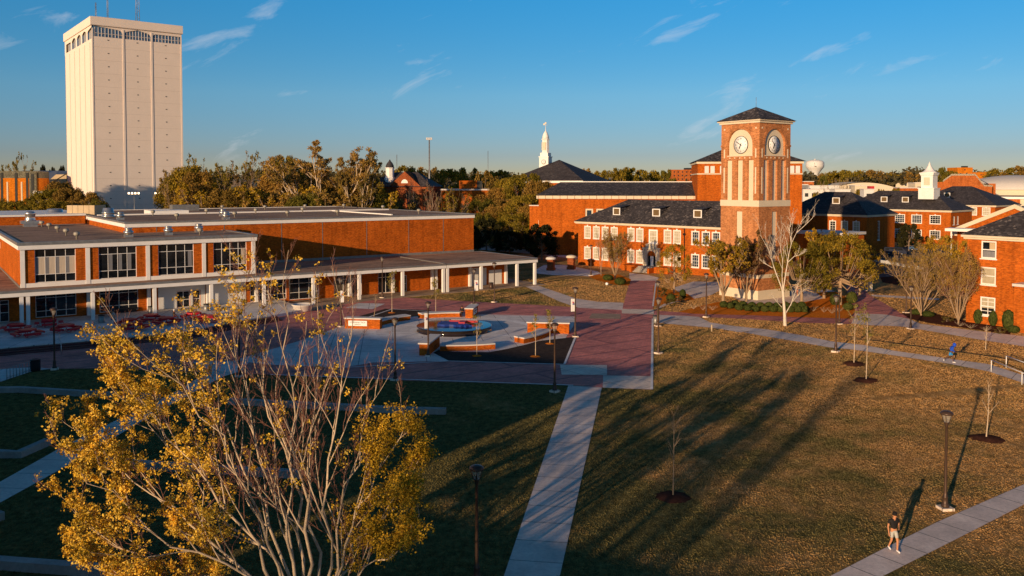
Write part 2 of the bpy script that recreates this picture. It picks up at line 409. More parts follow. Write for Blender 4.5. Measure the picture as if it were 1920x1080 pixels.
def struct(o):
    o['kind'] = 'structure'; return o
def dup(o, loc=None, rot=None, label=None, parent=None, scale=None):
    c = o.copy(); COL.objects.link(c)
    if parent is not None: c.parent = parent
    if loc is not None: c.location = loc
    if rot is not None: c.rotation_euler = (0,0,rot)
    if scale is not None: c.scale = scale
    if label: c['label'] = label
    for ch in list(o.children): dup(ch, parent=c)
    return c
ORD = ['first','second','third','fourth','fifth','sixth','seventh','eighth','ninth','tenth','eleventh','twelfth','thirteenth','fourteenth',
       'fifteenth','sixteenth','seventeenth','eighteenth','nineteenth','twentieth','twenty-first','twenty-second','twenty-third','twenty-fourth',
       'twenty-fifth','twenty-sixth','twenty-seventh','twenty-eighth','twenty-ninth','thirtieth']
# windows: a frame mesh (part) with its panes (sub-part); meshes shared between copies
WIN = {}
def win_mesh(w, h, nx, ny, fw=.06, mw=.035, frame='white_paint', glass='glass_dark', sash=False, sill=True, key=False, dep=.1, zs=None):
    k = (w,h,nx,ny,fw,mw,frame,glass,sash,sill,key,dep,str(zs))
    if k in WIN: return WIN[k]
    m = MB(); y0, y1 = dep-.05, dep+.02
    m.box(-w/2, -w/2+fw, y0, y1, 0, h); m.box(w/2-fw, w/2, y0, y1, 0, h)
    m.box(-w/2+fw, w/2-fw, y0, y1, 0, fw); m.box(-w/2+fw, w/2-fw, y0, y1, h-fw, h)
    for i in range(1, nx): x = -w/2+w*i/nx; m.box(x-mw/2, x+mw/2, y0+.012, y1-.01, fw, h-fw)
    rows = zs if zs else [h*j/ny for j in range(1, ny)]
    for z in rows:
        t = mw*(1.7 if sash and abs(z-h/2) < .05 else 1.)
        m.box(-w/2+fw, w/2-fw, y0+.016, y1-.006, z-t/2, z+t/2)
    if sill: m.box(-w/2-.12, w/2+.12, -.09, .06, -.13, -.002)
    if key:
        m.box(-.14, .14, -.06, .0, h+.02, h+.34); m.box(-w/2-.03, w/2+.03, -.035, .0, h-.002, h+.1)
        m.box(-w/2-.11, -w/2-.002, -.03, 0., 0, h+.1); m.box(w/2+.002, w/2+.11, -.03, 0., 0, h+.1)
    f = m.mesh('window', frame)
    g = MB(); g.quad((-w/2+.01,dep,.01),(w/2-.01,dep,.01),(w/2-.01,dep,h-.01),(-w/2+.01,dep,h-.01)); gm = g.mesh('pane', glass)
    WIN[k] = (f, gm); return WIN[k]
def put_win(parent, x, y, z, rot=0., name='window', **kw):
    f, g = win_mesh(**kw)
    a = link(name, f, parent, (x,y,z), rot); link('pane', g, a); return a
def hip_roof(mb, x0, x1, y0, y1, z0, zr, oh=.6, mi=0, gable=False, inset=None):
    X0, X1, Y0, Y1 = x0-oh, x1+oh, y0-oh, y1+oh; ym = (y0+y1)/2; i = (Y1-Y0)/2*(0. if gable else 1.) if inset is None else inset
    a, b, c, d = (X0,Y0,z0),(X1,Y0,z0),(X1,Y1,z0),(X0,Y1,z0); e, f = (X0+i,ym,zr),(X1-i,ym,zr)
    mb.quad(a,b,f,e,mi); mb.quad(c,d,e,f,mi); mb.poly([b,c,f],mi); mb.poly([d,a,e],mi); mb.quad(d,c,b,a,mi)
    return mb
def cloud(centers, radii, counts, size, rng, squash=.8, shape=.6):
    """numpy leaf cloud: little rhombic leaves scattered in the given clumps -> verts, faces"""
    C = []
    for (c, r, n) in zip(centers, radii, counts):
        d = rng.normal(size=(n,3)); d /= np.linalg.norm(d, axis=1)[:,None]
        q = rng.random(n)**.45
        C.append(np.array(c)+d*(q*r)[:,None]*np.array([1,1,squash]))
    C = np.concatenate(C); n = len(C)
    a = rng.normal(size=(n,3)); a /= np.linalg.norm(a, axis=1)[:,None]
    b = np.cross(a, rng.normal(size=(n,3))); b /= (np.linalg.norm(b, axis=1)[:,None]+1e-9)
    s = (size*(.6+.8*rng.random(n)))[:,None]
    v = np.empty((n,4,3)); v[:,0] = C-a*s*.5; v[:,1] = C+b*s*.5*shape; v[:,2] = C+a*s*.5; v[:,3] = C-b*s*.5*shape
    return v.reshape(-1,3)
def cloud_mesh(name, v, mat):
    n = len(v)//4; me = bpy.data.meshes.new(name)
    me.vertices.add(n*4); me.vertices.foreach_set('co', v.astype(np.float32).ravel())
    me.loops.add(n*4); me.loops.foreach_set('vertex_index', np.arange(n*4, dtype=np.int32))
    me.polygons.add(n); me.polygons.foreach_set('loop_start', np.arange(n, dtype=np.int32)*4)
    me.materials.append(MATS[mat]); me.update(calc_edges=True); me.validate(); return me
# ------------------------------------------------------------------ ground and paving
PAVED = []
def build_ground():
    xs = sorted(set([-2500,-1500,-900,-500,-300,-200,-140]+list(range(-110,-9,10))+list(range(-8,100,2))+[105,115,130,160,220,320,500,900,1500,2500]))
    ys = sorted(set([-600,-300,-150,-80,-40,0,15,25]+list(range(30,132,2))+[136,142,150,160,180,210,260,330,420,560,750,1000,1500,2300,4000]))
    vs = [(x,y,zt(x,y)) for y in ys for x in xs]; nx = len(xs)
    fs = [(j*nx+i, j*nx+i+1, (j+1)*nx+i+1, (j+1)*nx+i) for j in range(len(ys)-1) for i in range(nx-1)]
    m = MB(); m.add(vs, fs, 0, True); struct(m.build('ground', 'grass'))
build_ground()
def sheet(name, px, z, mat, kind='structure', label=None):
    """flat paved sheet whose outline was surveyed on the ground"""
    pts = [G(*p, z=0) for p in px]; PAVED.append([(p.x,p.y) for p in pts])
    if sum((pts[i].x*pts[(i+1)%len(pts)].y-pts[(i+1)%len(pts)].x*pts[i].y) for i in range(len(pts))) < 0: pts = pts[::-1]
    tri = tessellate_polygon([[Vector((p.x,p.y,0)) for p in pts]]); m = MB(); fs = []
    for f in tri:
        a, b, c = (pts[i] for i in f); ar = (b.x-a.x)*(c.y-a.y)-(c.x-a.x)*(b.y-a.y)
        if abs(ar) > 1e-7: fs.append(tuple(f) if ar > 0 else tuple(f[::-1]))
    m.add([(p.x,p.y,z) for p in pts], fs); me = m.mesh(name, mat)
    o = link(name, me); o['kind'] = kind; return o
def resample(pts, n):
    d = [0.]
    for i in range(1, len(pts)): d.append(d[-1]+(pts[i]-pts[i-1]).length)
    out = []
    for k in range(n):
        t = d[-1]*k/(n-1); i = max(j for j in range(len(d)) if d[j] <= t+1e-9); i = min(i, len(pts)-2)
        out.append(pts[i].lerp(pts[i+1], (t-d[i])/max(1e-9, d[i+1]-d[i])))
    return out
def ribbon(name, A, B, mat, off=.03, n=60, w=4):
    a = resample([G(*p) for p in A], n); b = resample([G(*p) for p in B], n); vs = []; PAVED.append([(p.x,p.y) for p in a]+[(p.x,p.y) for p in b[::-1]])
    for p, q in zip(a, b):
        for k in range(w+1):
            r = p.lerp(q, k/w); vs.append((r.x, r.y, zt(r.x, r.y)+off))
    fs = [(i*(w+1)+k, (i+1)*(w+1)+k, (i+1)*(w+1)+k+1, i*(w+1)+k+1) for i in range(n-1) for k in range(w)]
    m = MB(); m.add(vs, fs, 0, True); o = m.build(name, mat)
    if o.data.polygons[0].normal.z < 0: o.data.flip_normals()
    return struct(o)
S = Fr((3.81,141.34), 35.)          # frame of the flat-roofed student building
sheet('brick_paving', [(-260,704),(95,692),(190,691),(507,703),(760,714),(1075,723),(1131,727),(1221,731),(1223,640),(1223.5,598),(1226,560),(1230,526),(1181,526),(1174,552),(1166,581),(1085,577),(990,571),(900,566.5),(800,561),(740,556),(660,556),(560,560),(300,600),(-260,690)], .02, 'paver')
sheet('brick_paving', [(1225,590.5),(1300,594),(1400,598.5),(1500,605.2),(1590,608),(1602,606),(1600,599),(1590,597),(1500,594.5),(1420,591),(1300,587.5),(1225,582.5)], .022, 'paver')
sheet('concrete_apron', [(1050,684.5),(1053,703),(1138,704),(1138,685)], .035, 'concrete_pad')
sheet('concrete_apron', [(1131,704.6),(1130,727.5),(1221.5,731),(1221.5,706)], .035, 'concrete_pad')
sheet('concrete_apron', [(1165.5,579.5),(1166,588),(1226,590),(1226,581)], .035, 'concrete_pad')
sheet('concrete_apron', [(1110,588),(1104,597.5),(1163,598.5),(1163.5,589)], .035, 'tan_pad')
sheet('concrete_apron', [(672,568.5),(648,577.5),(698,580),(722,570)], .035, 'concrete_plaza')
sheet('concrete_walk', [(1226,590.5),(1224,606.5),(1243,606.6),(1262,599),(1300,602),(1332,605),(1310,594.5),(1290,593)], .03, 'concrete_walk')
ribbon('concrete_walk', [(1240,606.3),(1341,615.5),(1440,632),(1500,641.5),(1560,652.5),(1684,668),(1777,682),(1852,696.5),(1925,722),(1990,750)],
       [(1262,598),(1340,606),(1440,618.3),(1500,628.5),(1560,640.8),(1680,658.7),(1766,671),(1852,683),(1925,706),(1990,730)], 'concrete_walk', .03, 90)
ribbon('concrete_walk', [(1540,1090),(1559,1080),(1672,1022),(1759,979),(1920,909),(2050,856)], [(1635,1092),(1658,1080),(1783,1017),(1920,947),(2050,890)][0:5], 'concrete_walk_c', .03, 40)
sheet('concrete_walk', [(930,1110),(1042,1110),(1050,1080),(1128.5,727),(1065.5,723.5),(945,1080)], .028, 'concrete_walk_a')
sheet('concrete_walk', [(-90,955),(105,845),(235,780),(330,735),(395,694),(450,697),(420,706),(300,770),(115,880),(-90,993)], .028, 'concrete_walk_b')
sheet('concrete_walk', [(360,679),(395,695),(452,698),(470,676)], .034, 'concrete_plaza')
sheet('concrete_walk', [(-120,720),(2,716),(62,696),(98,692),(60,689),(-120,700)], .03, 'concrete_plaza')
# walks on the far side of the lawn behind the fountain
sheet('concrete_walk', [(962,528),(1010,548),(1050,566),(1085,577.5),(1167,581.5),(1169,568),(1120,566),(1080,560),(1030,543),(985,527)], .028, 'concrete_walk')
sheet('concrete_walk', [(1000,541),(1012,548),(1090,577),(1080,566)], .031, 'concrete_walk')
sheet('concrete_walk', [(1006,505),(1006,513),(1035,516),(1090,517),(1108,519),(1130,515),(1120,509),(1060,497),(1020,497)], .028, 'concrete_plaza')
sheet('concrete_walk', [(888,461),(900,468),(1000,476),(1080,486),(1084,482),(1000,470),(940,462)], .026, 'concrete_plaza')
sheet('concrete_walk', [(1180,512),(1180,526.5),(1231,526.5),(1236,521),(1215,516)], .034, 'concrete_walk')
sheet('concrete_terrace', [(1226,582),(1262,568),(1330,555),(1350,545),(1400,570),(1470,571),(1560,566),(1580,551),(1545,540),(1400,530),(1300,528),(1262,540),(1290,560),(1245,570)], .024, 'concrete_walk')
# street and paths at the right
sheet('road', [(1600,470),(1560,478),(1610,490),(1625,500),(1640,520),(1700,523),(1780,512),(1860,500),(1960,480),(1960,466),(1700,462)], .02, 'asphalt')
sheet('path', [(1586,541),(1598,580),(1596,606),(1628,610),(1700,613),(1705,597),(1655,567),(1632,555),(1621,543),(1640,523),(1598,515)], .026, 'paver')
ribbon('concrete_walk', [(1596,607),(1627,610),(1691,612.6),(1766,625),(1841,638),(1920,650),(1990,662)], [(1606,588),(1660,590),(1704,598),(1725,607.5),(1841,622),(1920,631),(1990,640)], 'concrete_walk', .032, 50)
sheet('concrete_walk', [(1633,552.5),(1636,556),(1700,560),(1760,563),(1762,560),(1700,556)], .028, 'concrete_walk')
# mulch beds
def bed(px, mat, z=.05): return sheet('mulch_bed', px, z, mat)
bed([(1272,585.5),(1300,589),(1420,592),(1500,595.5),(1592,598),(1604,584),(1590,560),(1567,547),(1530,549),(1545,560),(1500,568),(1420,570),(1345,567),(1310,575)], 'mulch_orange')
bed([(1225,536),(1224,575),(1262,566),(1303,562),(1290,552),(1262,545),(1238,540)], 'mulch_orange')
bed([(1103,519),(1120,526),(1150,534),(1180,536),(1183,524),(1160,515),(1125,514)], 'mulch_orange')
bed([(1690,588),(1705,598),(1740,606),(1841,620),(1893,628),(1900,618),(1850,606),(1800,600),(1760,590),(1715,583)], 'mulch_brown')
bed([(1650,520),(1655,530),(1720,540),(1790,536),(1760,524),(1700,518)], 'mulch_brown', .045)
# circular plaza: concrete field, darker field with ring and rays, black mulch quadrants
FC = (-6.62, 97.5); FROT = R(-8.)
sheet('concrete_plaza', [(640,690.5),(500,684),(440,676),(560,640),(640,612),(735,580.5),(800,584),(884,590),(1080,594.5),(1075,612),(1062,632),(1050,682),(840,677.5),(700,680)], .03, 'concrete_plaza')
def ring(name, r0, r1, z, mat, a0=0, a1=360, n=96):
    m = MB()
    for i in range(n):
        t0 = FROT+R(a0+(a1-a0)*i/n); t1 = FROT+R(a0+(a1-a0)*(i+1)/n)
        P = lambda r, t: (FC[0]+r*math.cos(t), FC[1]+r*math.sin(t), z)
        if r0 > 0: m.quad(P(r0,t0),P(r1,t0),P(r1,t1),P(r0,t1))
        else: m.add([P(0,0),P(r1,t0),P(r1,t1)],[(0,1,2)])
    return struct(m.build(name, mat))
ring('paving_ring', 8.9, 9.9, .036, 'concrete_ring')
ring('paving_ring', 4.2, 5.15, .036, 'concrete_ring')
for k in range(8):
    a = FROT+R(22.5+45*k); m = MB(); c, s_ = math.cos(a), math.sin(a)
    P = lambda r, w: (FC[0]+r*c-w*s_, FC[1]+r*s_+w*c, .036)
    m.quad(P(5.15,-.2),P(8.9,-.2),P(8.9,.2),P(5.15,.2)); struct(m.build('paving_band', 'concrete_ring'))
bed([(812,662),(822,657),(850,660),(917,661),(950,655),(985,647),(1010,640),(1063,634),(1079,632.5),(1058,683.5),(1000,682),(905,679.5),(842,677.5)], 'mulch_black', .045)
bed([(670,594.5),(722,579.5),(770,580.5),(808,582.5),(808,588),(793,592),(768,595),(745,597.5),(718,600),(690,598)], 'mulch_black', .045)
# ------------------------------------------------------------------ low concrete seat walls on the left lawn
def seat_wall(name, label, px, h=.42, w=.5):
    pts = [G(*p, z=0) for p in px]; o = pts[0]; m = MB(); L = []; Rr = []
    for i, p in enumerate(pts):
        d = (pts[min(i+1,len(pts)-1)]-pts[max(i-1,0)]).normalized(); n = Vector((-d.y,d.x,0))*w/2
        L.append(p+n-o); Rr.append(p-n-o)
    for i in range(len(pts)-1):
        a,b,c,d = Rr[i],Rr[i+1],L[i+1],L[i]
        m.quad((a.x,a.y,h),(b.x,b.y,h),(c.x,c.y,h),(d.x,d.y,h)); m.quad((a.x,a.y,-.1),(b.x,b.y,-.1),(b.x,b.y,h),(a.x,a.y,h)); m.quad((c.x,c.y,-.1),(d.x,d.y,-.1),(d.x,d.y,h),(c.x,c.y,h))
    for a, b in ((Rr[0],L[0]),(L[-1],Rr[-1])): m.quad((b.x,b.y,-.1),(a.x,a.y,-.1),(a.x,a.y,h),(b.x,b.y,h))
    ob = m.build(name, 'concrete_curb', None, tuple(o)); tag(ob, label, 'seat wall', 'low concrete seat walls terracing the lawn'); return ob
seat_wall('seat_wall', 'long low concrete seat wall running from the left edge to behind the golden tree', [(-60,736),(40,735),(120,740),(200,745),(300,750)])
seat_wall('seat_wall', 'low concrete seat wall on the lawn emerging right of the golden tree', [(430,757),(520,762),(640,768),(740,774),(836,776)])
seat_wall('seat_wall', 'short bent concrete seat wall at the left edge just above the diagonal walk', [(-40,855),(0,857),(36,858),(90,834)])
seat_wall('seat_wall', 'low concrete seat wall half hidden behind the trunks of the golden tree', [(185,872),(300,880),(420,888),(566,896)])
seat_wall('seat_wall', 'low concrete seat wall crossing the bottom left corner of the lawn', [(-80,1058),(0,1064),(130,1074),(300,1086)])
seat_wall('seat_wall', 'stub of low concrete wall at the far left below the diagonal walk', [(-60,985),(-20,981),(4,973)])
# ------------------------------------------------------------------ fountain plaza: disc, walls, curved benches
fx = lambda r, deg: (FC[0]+r*math.cos(FROT+R(deg)), FC[1]+r*math.sin(FROT+R(deg)))
t = thing('fountain', 'round black polished granite fountain basin in the middle of the plaza', 'fountain', (FC[0],FC[1],.03))
m = MB(); m.lathe([(4.3,0),(4.3,.08),(4.2,.1),(4.2,.5),(4.33,.54),(4.33,.58),(4.27,.6)], 72); m.build('basin', 'black_gloss', t)
m = MB(); m.lathe([(4.26,.601),(4.2,.604),(.01,.606)], 72, cap=False); m.build('water_sheet', 'black_gloss', t)
def emblem():
    # raised emblem lying on the basin: a blue boot-shaped state outline with a red letter across it
    e = thing('emblem', 'raised blue state outline with a red letter lying on the black fountain', 'emblem', (FC[0]+.1,FC[1]+.1,.64), R(-6))
    S_ = [(-1.95,1.25),(.35,1.25),(.45,.75),(.25,.2),(.42,-.25),(1.35,-.25),(1.5,-.6),(1.85,-.75),(1.7,-1.0),(2.1,-1.25),(1.75,-1.35),(1.5,-1.7),(1.2,-1.35),(.95,-1.6),(.65,-1.3),(.3,-1.45),(0,-1.15),(-.5,-1.05),(-1.0,-1.2),(-1.5,-1.0),(-1.85,-1.05),(-1.7,-.5),(-2.0,.1),(-1.75,.5)]
    m = MB(); m.prism([(x*1.02,y*1.05) for x, y in S_], 0, .22); m.build('state_outline', 'blue_gel', e)
    m = MB(); T = [(-.9,1.75),(2.45,1.75),(2.45,1.0),(1.15,1.0),(1.15,-.2),(.4,-.2),(.4,1.0),(-.9,1.0)]
    m.prism(T, .1, .34); m.build('letter', 'red_gel', e)
    m = MB(); m.prism([(-.75,1.62),(2.3,1.62),(2.3,1.5),(-.75,1.5)], .34, .36); m.build('letter_edge', 'white_paint', e)
emblem()
TXT = {}
def text_mesh(s, size, mat, name='lettering', parent=None, loc=(0,0,0), rot=(0,0,0), ext=.006, align='CENTER'):
    k = (s, size, mat, ext, align)
    if k not in TXT:
        c = bpy.data.curves.new('lettering', 'FONT'); c.body = s; c.size = size; c.extrude = ext; c.align_x = align; c.align_y = 'CENTER'
        o = bpy.data.objects.new('lettering', c)
        me = bpy.data.meshes.new_from_object(o); bpy.data.objects.remove(o); bpy.data.curves.remove(c)
        me.materials.clear(); me.materials.append(MATS[mat]); me.name = name; TXT[k] = me
    r = link(name, TXT[k], parent, loc); r.rotation_euler = rot; return r
def plaza_wall(deg, label, r0=8.75, r1=13.1, h=1.12, w=.95, sign=None):
    p = fx((r0+r1)/2, deg); t = thing('brick_wall', label, 'wall', (p[0],p[1],.03), FROT+R(deg), 'brick walls around the fountain'); L = (r1-r0)/2
    m = MB(); m.box(-L,L,-w/2,w/2,0,h); m.build('wall', 'brick', t)
    m = MB(); m.box(-L-.1,L+.1,-w/2-.1,w/2+.1,h,h+.13); m.build('cap', 'cap_stone', t)
    if sign is not None:
        x, side, lines = sign; y = side*(w/2+.02)
        q = MB(); q.box(x-1.12,x+1.12,min(y-.02,y+.02),max(y-.02,y+.02),.32,.93); pl = q.build('sign_plate', 'white_paint', t)
        rz = 0 if side < 0 else math.pi
        for s_, sz, z in lines: text_mesh(s_, sz, 'black', 'lettering', pl, (x, y+side*.025, z), (math.pi/2,0,rz))
    return t
LT = [('LOUISIANA TECH', .235, .72), ('UNIVERSITY', .15, .49)]
plaza_wall(180, 'brick plaza wall with a white lettered sign, left of the fountain', 8.7, 12.9, sign=(.55, 1, LT))
plaza_wall(90, 'brick plaza wall with white cap standing end-on behind the fountain, beside the seated person', 8.9, 12.5, sign=(-.2, -1, LT))
plaza_wall(270, 'brick plaza wall standing end-on in front of the fountain, beside a bannered lamp', 9.6, 14.5)
plaza_wall(0, 'brick plaza wall with white cap right of the fountain, shading the mulch', 8.5, 13.2)
def bench(a0, a1, label, r0=9.75, r1=11.4, h=.5):
    am = (a0+a1)/2; p = fx((r0+r1)/2, am); o = Vector((p[0],p[1],.03)); t = thing('curved_bench', label, 'bench', tuple(o), 0, 'curved brick benches around the fountain')
    def arc(ra, rb, z0, z1, n=16):
        m = MB(); pts = []
        for i in range(n+1): q = fx(rb, a0+(a1-a0)*i/n); pts.append((q[0]-o.x,q[1]-o.y))
        for i in range(n,-1,-1): q = fx(ra, a0+(a1-a0)*i/n); pts.append((q[0]-o.x,q[1]-o.y))
        for i in range(n):
            j = 2*n+1-i; a,b,c,d = pts[i],pts[i+1],pts[j-1],pts[j]
            Q = lambda p, z: (p[0],p[1],z)
            m.quad(Q(d,z1),Q(a,z1),Q(b,z1),Q(c,z1)); m.quad(Q(a,z0),Q(b,z0),Q(b,z1),Q(a,z1)); m.quad(Q(c,z0),Q(d,z0),Q(d,z1),Q(c,z1))
        for i, j in ((0,2*n+1),(n+1,n)): m.quad((*pts[j],z0),(*pts[i],z0),(*pts[i],z1),(*pts[j],z1))
        return m
    arc(r0+.1, r1-.1, 0, h).build('base', 'brick', t); arc(r0, r1, h, h+.12).build('seat', 'cap_stone', t)
bench(137, 176, 'curved brick bench with stone seat beside the lettered sign wall', 9.3, 10.6)
bench(97, 127, 'curved brick bench with stone seat behind the fountain, next to the seated person', 9.5, 10.8)
bench(275, 302, 'curved brick bench with stone seat in front of the fountain', 10.6, 12.2)
bench(-38, -5, 'curved brick bench with stone seat beside the right-hand plaza wall', 9.8, 11.4)

def edging(px0, px1, w=.22, z=.055):
    a, b = G(*px0, z=0), G(*px1, z=0); d = (b-a).normalized(); n = Vector((-d.y,d.x,0))*w/2; m = MB()
    m.quad(*[(p.x,p.y,z) for p in (a-n,b-n,b+n,a+n)]); o = m.build('edging','concrete_ring'); struct(o)
    if o.data.polygons[0].normal.z < 0: o.data.flip_normals()
for a_, b_ in (((1079,632.5),(1058.5,683.5)),((842,677.7),(1058,684)),((1222,731),(1223.7,598)),((1224,575),(1230,528)),((735,580),(884,589.5)),((884,589.5),(1080,594.3)),((640,690.5),(842,677.7)),((735,580),(640,613)),((507,703.3),(1075,723.3))): edging(a_,b_)
# ------------------------------------------------------------------ flat-roofed student building (left)
def student_building():
    t = thing('campus_hall', 'long flat-roofed brick student building with white canopy, columns and window wall', 'building', (S.o[0],S.o[1],0), R(35))
    B = lambda m, n, mats: m.build(n, mats, t)
    # patio floor and steps belong to the ground
    p = MB(); P = lambda x, y: S.W(x, y)
    def poly(name, pts, z0, z1, mat):
        PAVED.append([tuple(S.W(x,y)[:2]) for x, y in pts]); q = MB(); q.prism([tuple(S.W(x,y)[:2]) for x, y in pts], z0, z1); struct(q.build(name, mat))
    poly('patio', [(-100,-14.5),(-76,-14.3),(-60,-15.2),(-54,-11.5),(-48,-9.2),(-42,-6.5),(-42,4.05),(-100,4.05)], -.1, .36, 'concrete_plaza')
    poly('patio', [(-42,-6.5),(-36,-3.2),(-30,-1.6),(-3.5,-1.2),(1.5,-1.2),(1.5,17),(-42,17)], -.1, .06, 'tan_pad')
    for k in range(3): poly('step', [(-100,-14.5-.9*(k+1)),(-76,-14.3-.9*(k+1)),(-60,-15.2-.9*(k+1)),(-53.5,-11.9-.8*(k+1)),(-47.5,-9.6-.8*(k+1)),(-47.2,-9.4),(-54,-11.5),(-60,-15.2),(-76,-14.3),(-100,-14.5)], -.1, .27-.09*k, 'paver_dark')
    ZC = 3.77; ZT = 4.45
    # canopy: roof slab with white fascia
    m = MB()
    for x0, x1, y1, z in ((-96,-74.3,40,0.),(-74.3,-17.25,17,0.),(-17.15,.33,17,.0)):
        ya = -.33
        m.box(x0,x1,ya,ya+.3,ZC,ZT-.22,0); m.box(x0-.0,x1,ya-.06,ya+.3,ZT-.218,ZT+.04,1)
        m.quad((x0,ya+.3,ZC+.02),(x0,y1,ZC+.02),(x1,y1,ZC+.02),(x1,ya+.3,ZC+.02),0)
        m.quad((x0,ya+.3,ZT),(x1,ya+.3,ZT),(x1,y1,ZT),(x0,y1,ZT),2)
    m.box(.03,.33,0,17,ZC,ZT-.22,0); m.box(.03,.4,0,17,ZT-.218,ZT+.04,1); m.box(-1.1,.33,16.9,17.1,ZC,ZT+.04,1)
    m.box(-17.6,-17.25,-.0,17,ZT+.001,ZT+.12,1)
    B(m, 'canopy', ['white_paint','grey_metal','gravel_roof'])
    cm = MB(); cm.box(-.2,.2,-.2,.2,0,ZC+.01); cme = cm.mesh('column', 'white_paint')
    for x in (0,-3.62,-10.6,-16.85,-17.55,-24.59,-31.63,-38.61,-45.63,-52.61,-59.61,-66.68,-73.55,-74.2,-81,-88): link('column', cme, t, (x-.05,0,0))
    for x in (-.05,-6.5,): link('column', cme, t, (x,16.4,0))
    link('column', cme, t, (-.05,8.5,0))
    for x in (-3.1,-10.24,-16.6,-17.3,-24.2,-31.4,-45.4,-52.0,-59.5,-66.6): link('column', cme, t, (x,4.0,0))
    # ground floor wall at y=4.2 with openings
    y = 4.2; gl = []
    op = lambda a, b, z0, z1: gl.append((a,b,z0,z1))
    X0 = -96.
    op(-72.4-X0,-67.95-X0,.55,3.3); op(-65.3-X0,-60.75-X0,.55,3.3)
    op(-94-X0,-90-X0,.36,3.3); op(-87-X0,-83-X0,.36,3.3); op(-80.6-X0,-75.2-X0,.36,2.95)
    op(-46.2-X0,-41.0-X0,.4,3.3); op(-40.6-X0,-36.1-X0,.2,3.3); op(-33.75-X0,-29.3-X0,.1,3.3); op(-26.6-X0,-24.0-X0,.1,3.3); op(-22.8-X0,-21.7-X0,.1,2.6)
    op(-55.97-X0,-54.3-X0,.36,2.55); op(-53.9-X0,-52.95-X0,.36,2.55)
    m = MB(); m.wall((X0,y),(-3.1,y),0,ZC+.01,gl,.15,0); m.wall((-3.1,y),(-3.1,17),0,ZC+.01,(),.1,0); m.wall((-74.1,4.25),(-74.1,4.2),0,ZC,(),.1,0)
    B(m, 'wall', 'brick')
    m = MB(); m.wall((-58.3,y-.05),(-52.3,y-.05),.36,ZC,[(2.3,4.05,.361,2.6),(4.35,5.4,.361,2.6)],.045); B(m, 'white_panel', 'white_wall')
    for a, b, z0, z1 in ((-51.4,-46.8,.36,ZC),(-9.85,-8.3,.06,3.),(-7.6,-6.9,.06,2.9),(-6.4,-3.85,.06,2.45)):
        m = MB(); m.box(a,b,y-.05,y-.005,z0,z1); B(m, 'white_panel', 'white_wall')
    def gw(x0, x1, z0, z1, nx, zs, g='glass_dark', yy=y, name='window', fr='white_paint'):
        return put_win(t, (x0+x1)/2, yy, z0, 0, name, w=x1-x0, h=z1-z0, nx=nx, ny=1, fw=.07, mw=.06, frame=fr, glass=g, sill=False, zs=zs, dep=.11)
    gw(-72.4,-67.95,.55,3.3,4,(.75,2.35)); gw(-65.3,-60.75,.55,3.3,4,(.75,2.35)); gw(-94,-90,.36,3.3,4,(.9,2.2)); gw(-87,-83,.36,3.3,4,(.9,2.2))
    for k in range(3): gw(-80.6+k*1.8,-78.8+k*1.8,.36,2.95,2,(1.1,2.1),name='door')
    gw(-46.2,-41,.4,3.3,4,(.8,2.2)); gw(-40.6,-36.1,.2,3.3,3,(1.,2.3)); gw(-33.75,-29.3,.1,3.3,3,(2.5,),'glass_warm'); gw(-26.6,-24,.1,3.3,2,(2.4,)); gw(-22.8,-21.7,.1,2.6,1,(1.2,),'glass_warm')
    gw(-55.97,-54.3,.36,2.55,2,(1.05,),name='door'); gw(-53.9,-52.95,.36,2.55,1,(1.05,),name='door')
    m = MB(); m.box(-64.,-61.,y-.32,y-.06,.36,.95); B(m, 'banner_sign', 'black')
    # upper floor
    y = 2.7; x0, x1 = -74.1, -46.0; Z0, Z1 = ZT, 9.85
    bays = [(-72.55,-68.12),(-65.58,-61.15),(-58.55,-54.1),(-51.55,-47.1)]
    m = MB(); m.wall((x0,y),(x1,y),Z0,9.02,[(a-x0,b-x0,4.95,8.98) for a, b in bays],.18,0)
    m.wall((x1,y),(x1,17),Z0,9.02,(),.1,0)
    m.wall((x0,49.8),(x0,y),Z0,9.02,[(49.8-a-2.2,49.8-a,7.35,8.3) for a in (30.8,33.4,36.)],.15,0); m.wall((-30,49.8),(x0,49.8),Z0,9.02,(),.1,0)
    B(m, 'upper_wall', 'brick')
    for i, (a, b) in enumerate(bays):
        w = gw(a,b,4.95,8.98,4,(.98,3.07),'glass_dark',y+.06)
        if i == 0:
            q = MB()
            for k in range(4): q.quad((-2.2+k*1.1+.42,.095,1.0),(-2.2+k*1.1+1.07,.095,1.0),(-2.2+k*1.1+1.07,.095,3.05),(-2.2+k*1.1+.42,.095,3.05))
            q.build('curtain', 'curtain', w)
            q = MB()
            for k in range(4): q.quad((-2.2+k*1.1+.05,.093,1.0),(-2.2+k*1.1+.41,.093,1.0),(-2.2+k*1.1+.41,.093,3.05),(-2.2+k*1.1+.05,.093,3.05))
            q.build('curtain', 'curtain_grey', w)
        elif i == 1:
            q = MB()
            for k in (1,2,3): q.quad((-2.2+k*1.1+.1,.095,1.0),(-2.2+k*1.1+.5,.095,1.0),(-2.2+k*1.1+.5,.095,3.05),(-2.2+k*1.1+.1,.095,3.05))
            q.build('curtain', 'curtain_grey', w)
        else:
            q = MB(); q.quad((1.5,.095,1.0),(2.0,.095,1.0),(2.0,.095,3.05),(1.5,.095,3.05)); q.build('curtain', 'curtain' if i == 3 else 'curtain_grey', w)
    for a in (30.8,33.4,36.): put_win(t, x0, a+1.1, 7.35, R(-90), w=2.2, h=.95, nx=4, ny=1, glass='glass_warm', sill=False, dep=.1)
    m = MB()
    for xx in (-73.83,-66.8,-59.82,-52.82,-46.22): m.box(xx-.24,xx+.24,y-.14,y+.3,Z0+.02,9.0,0)
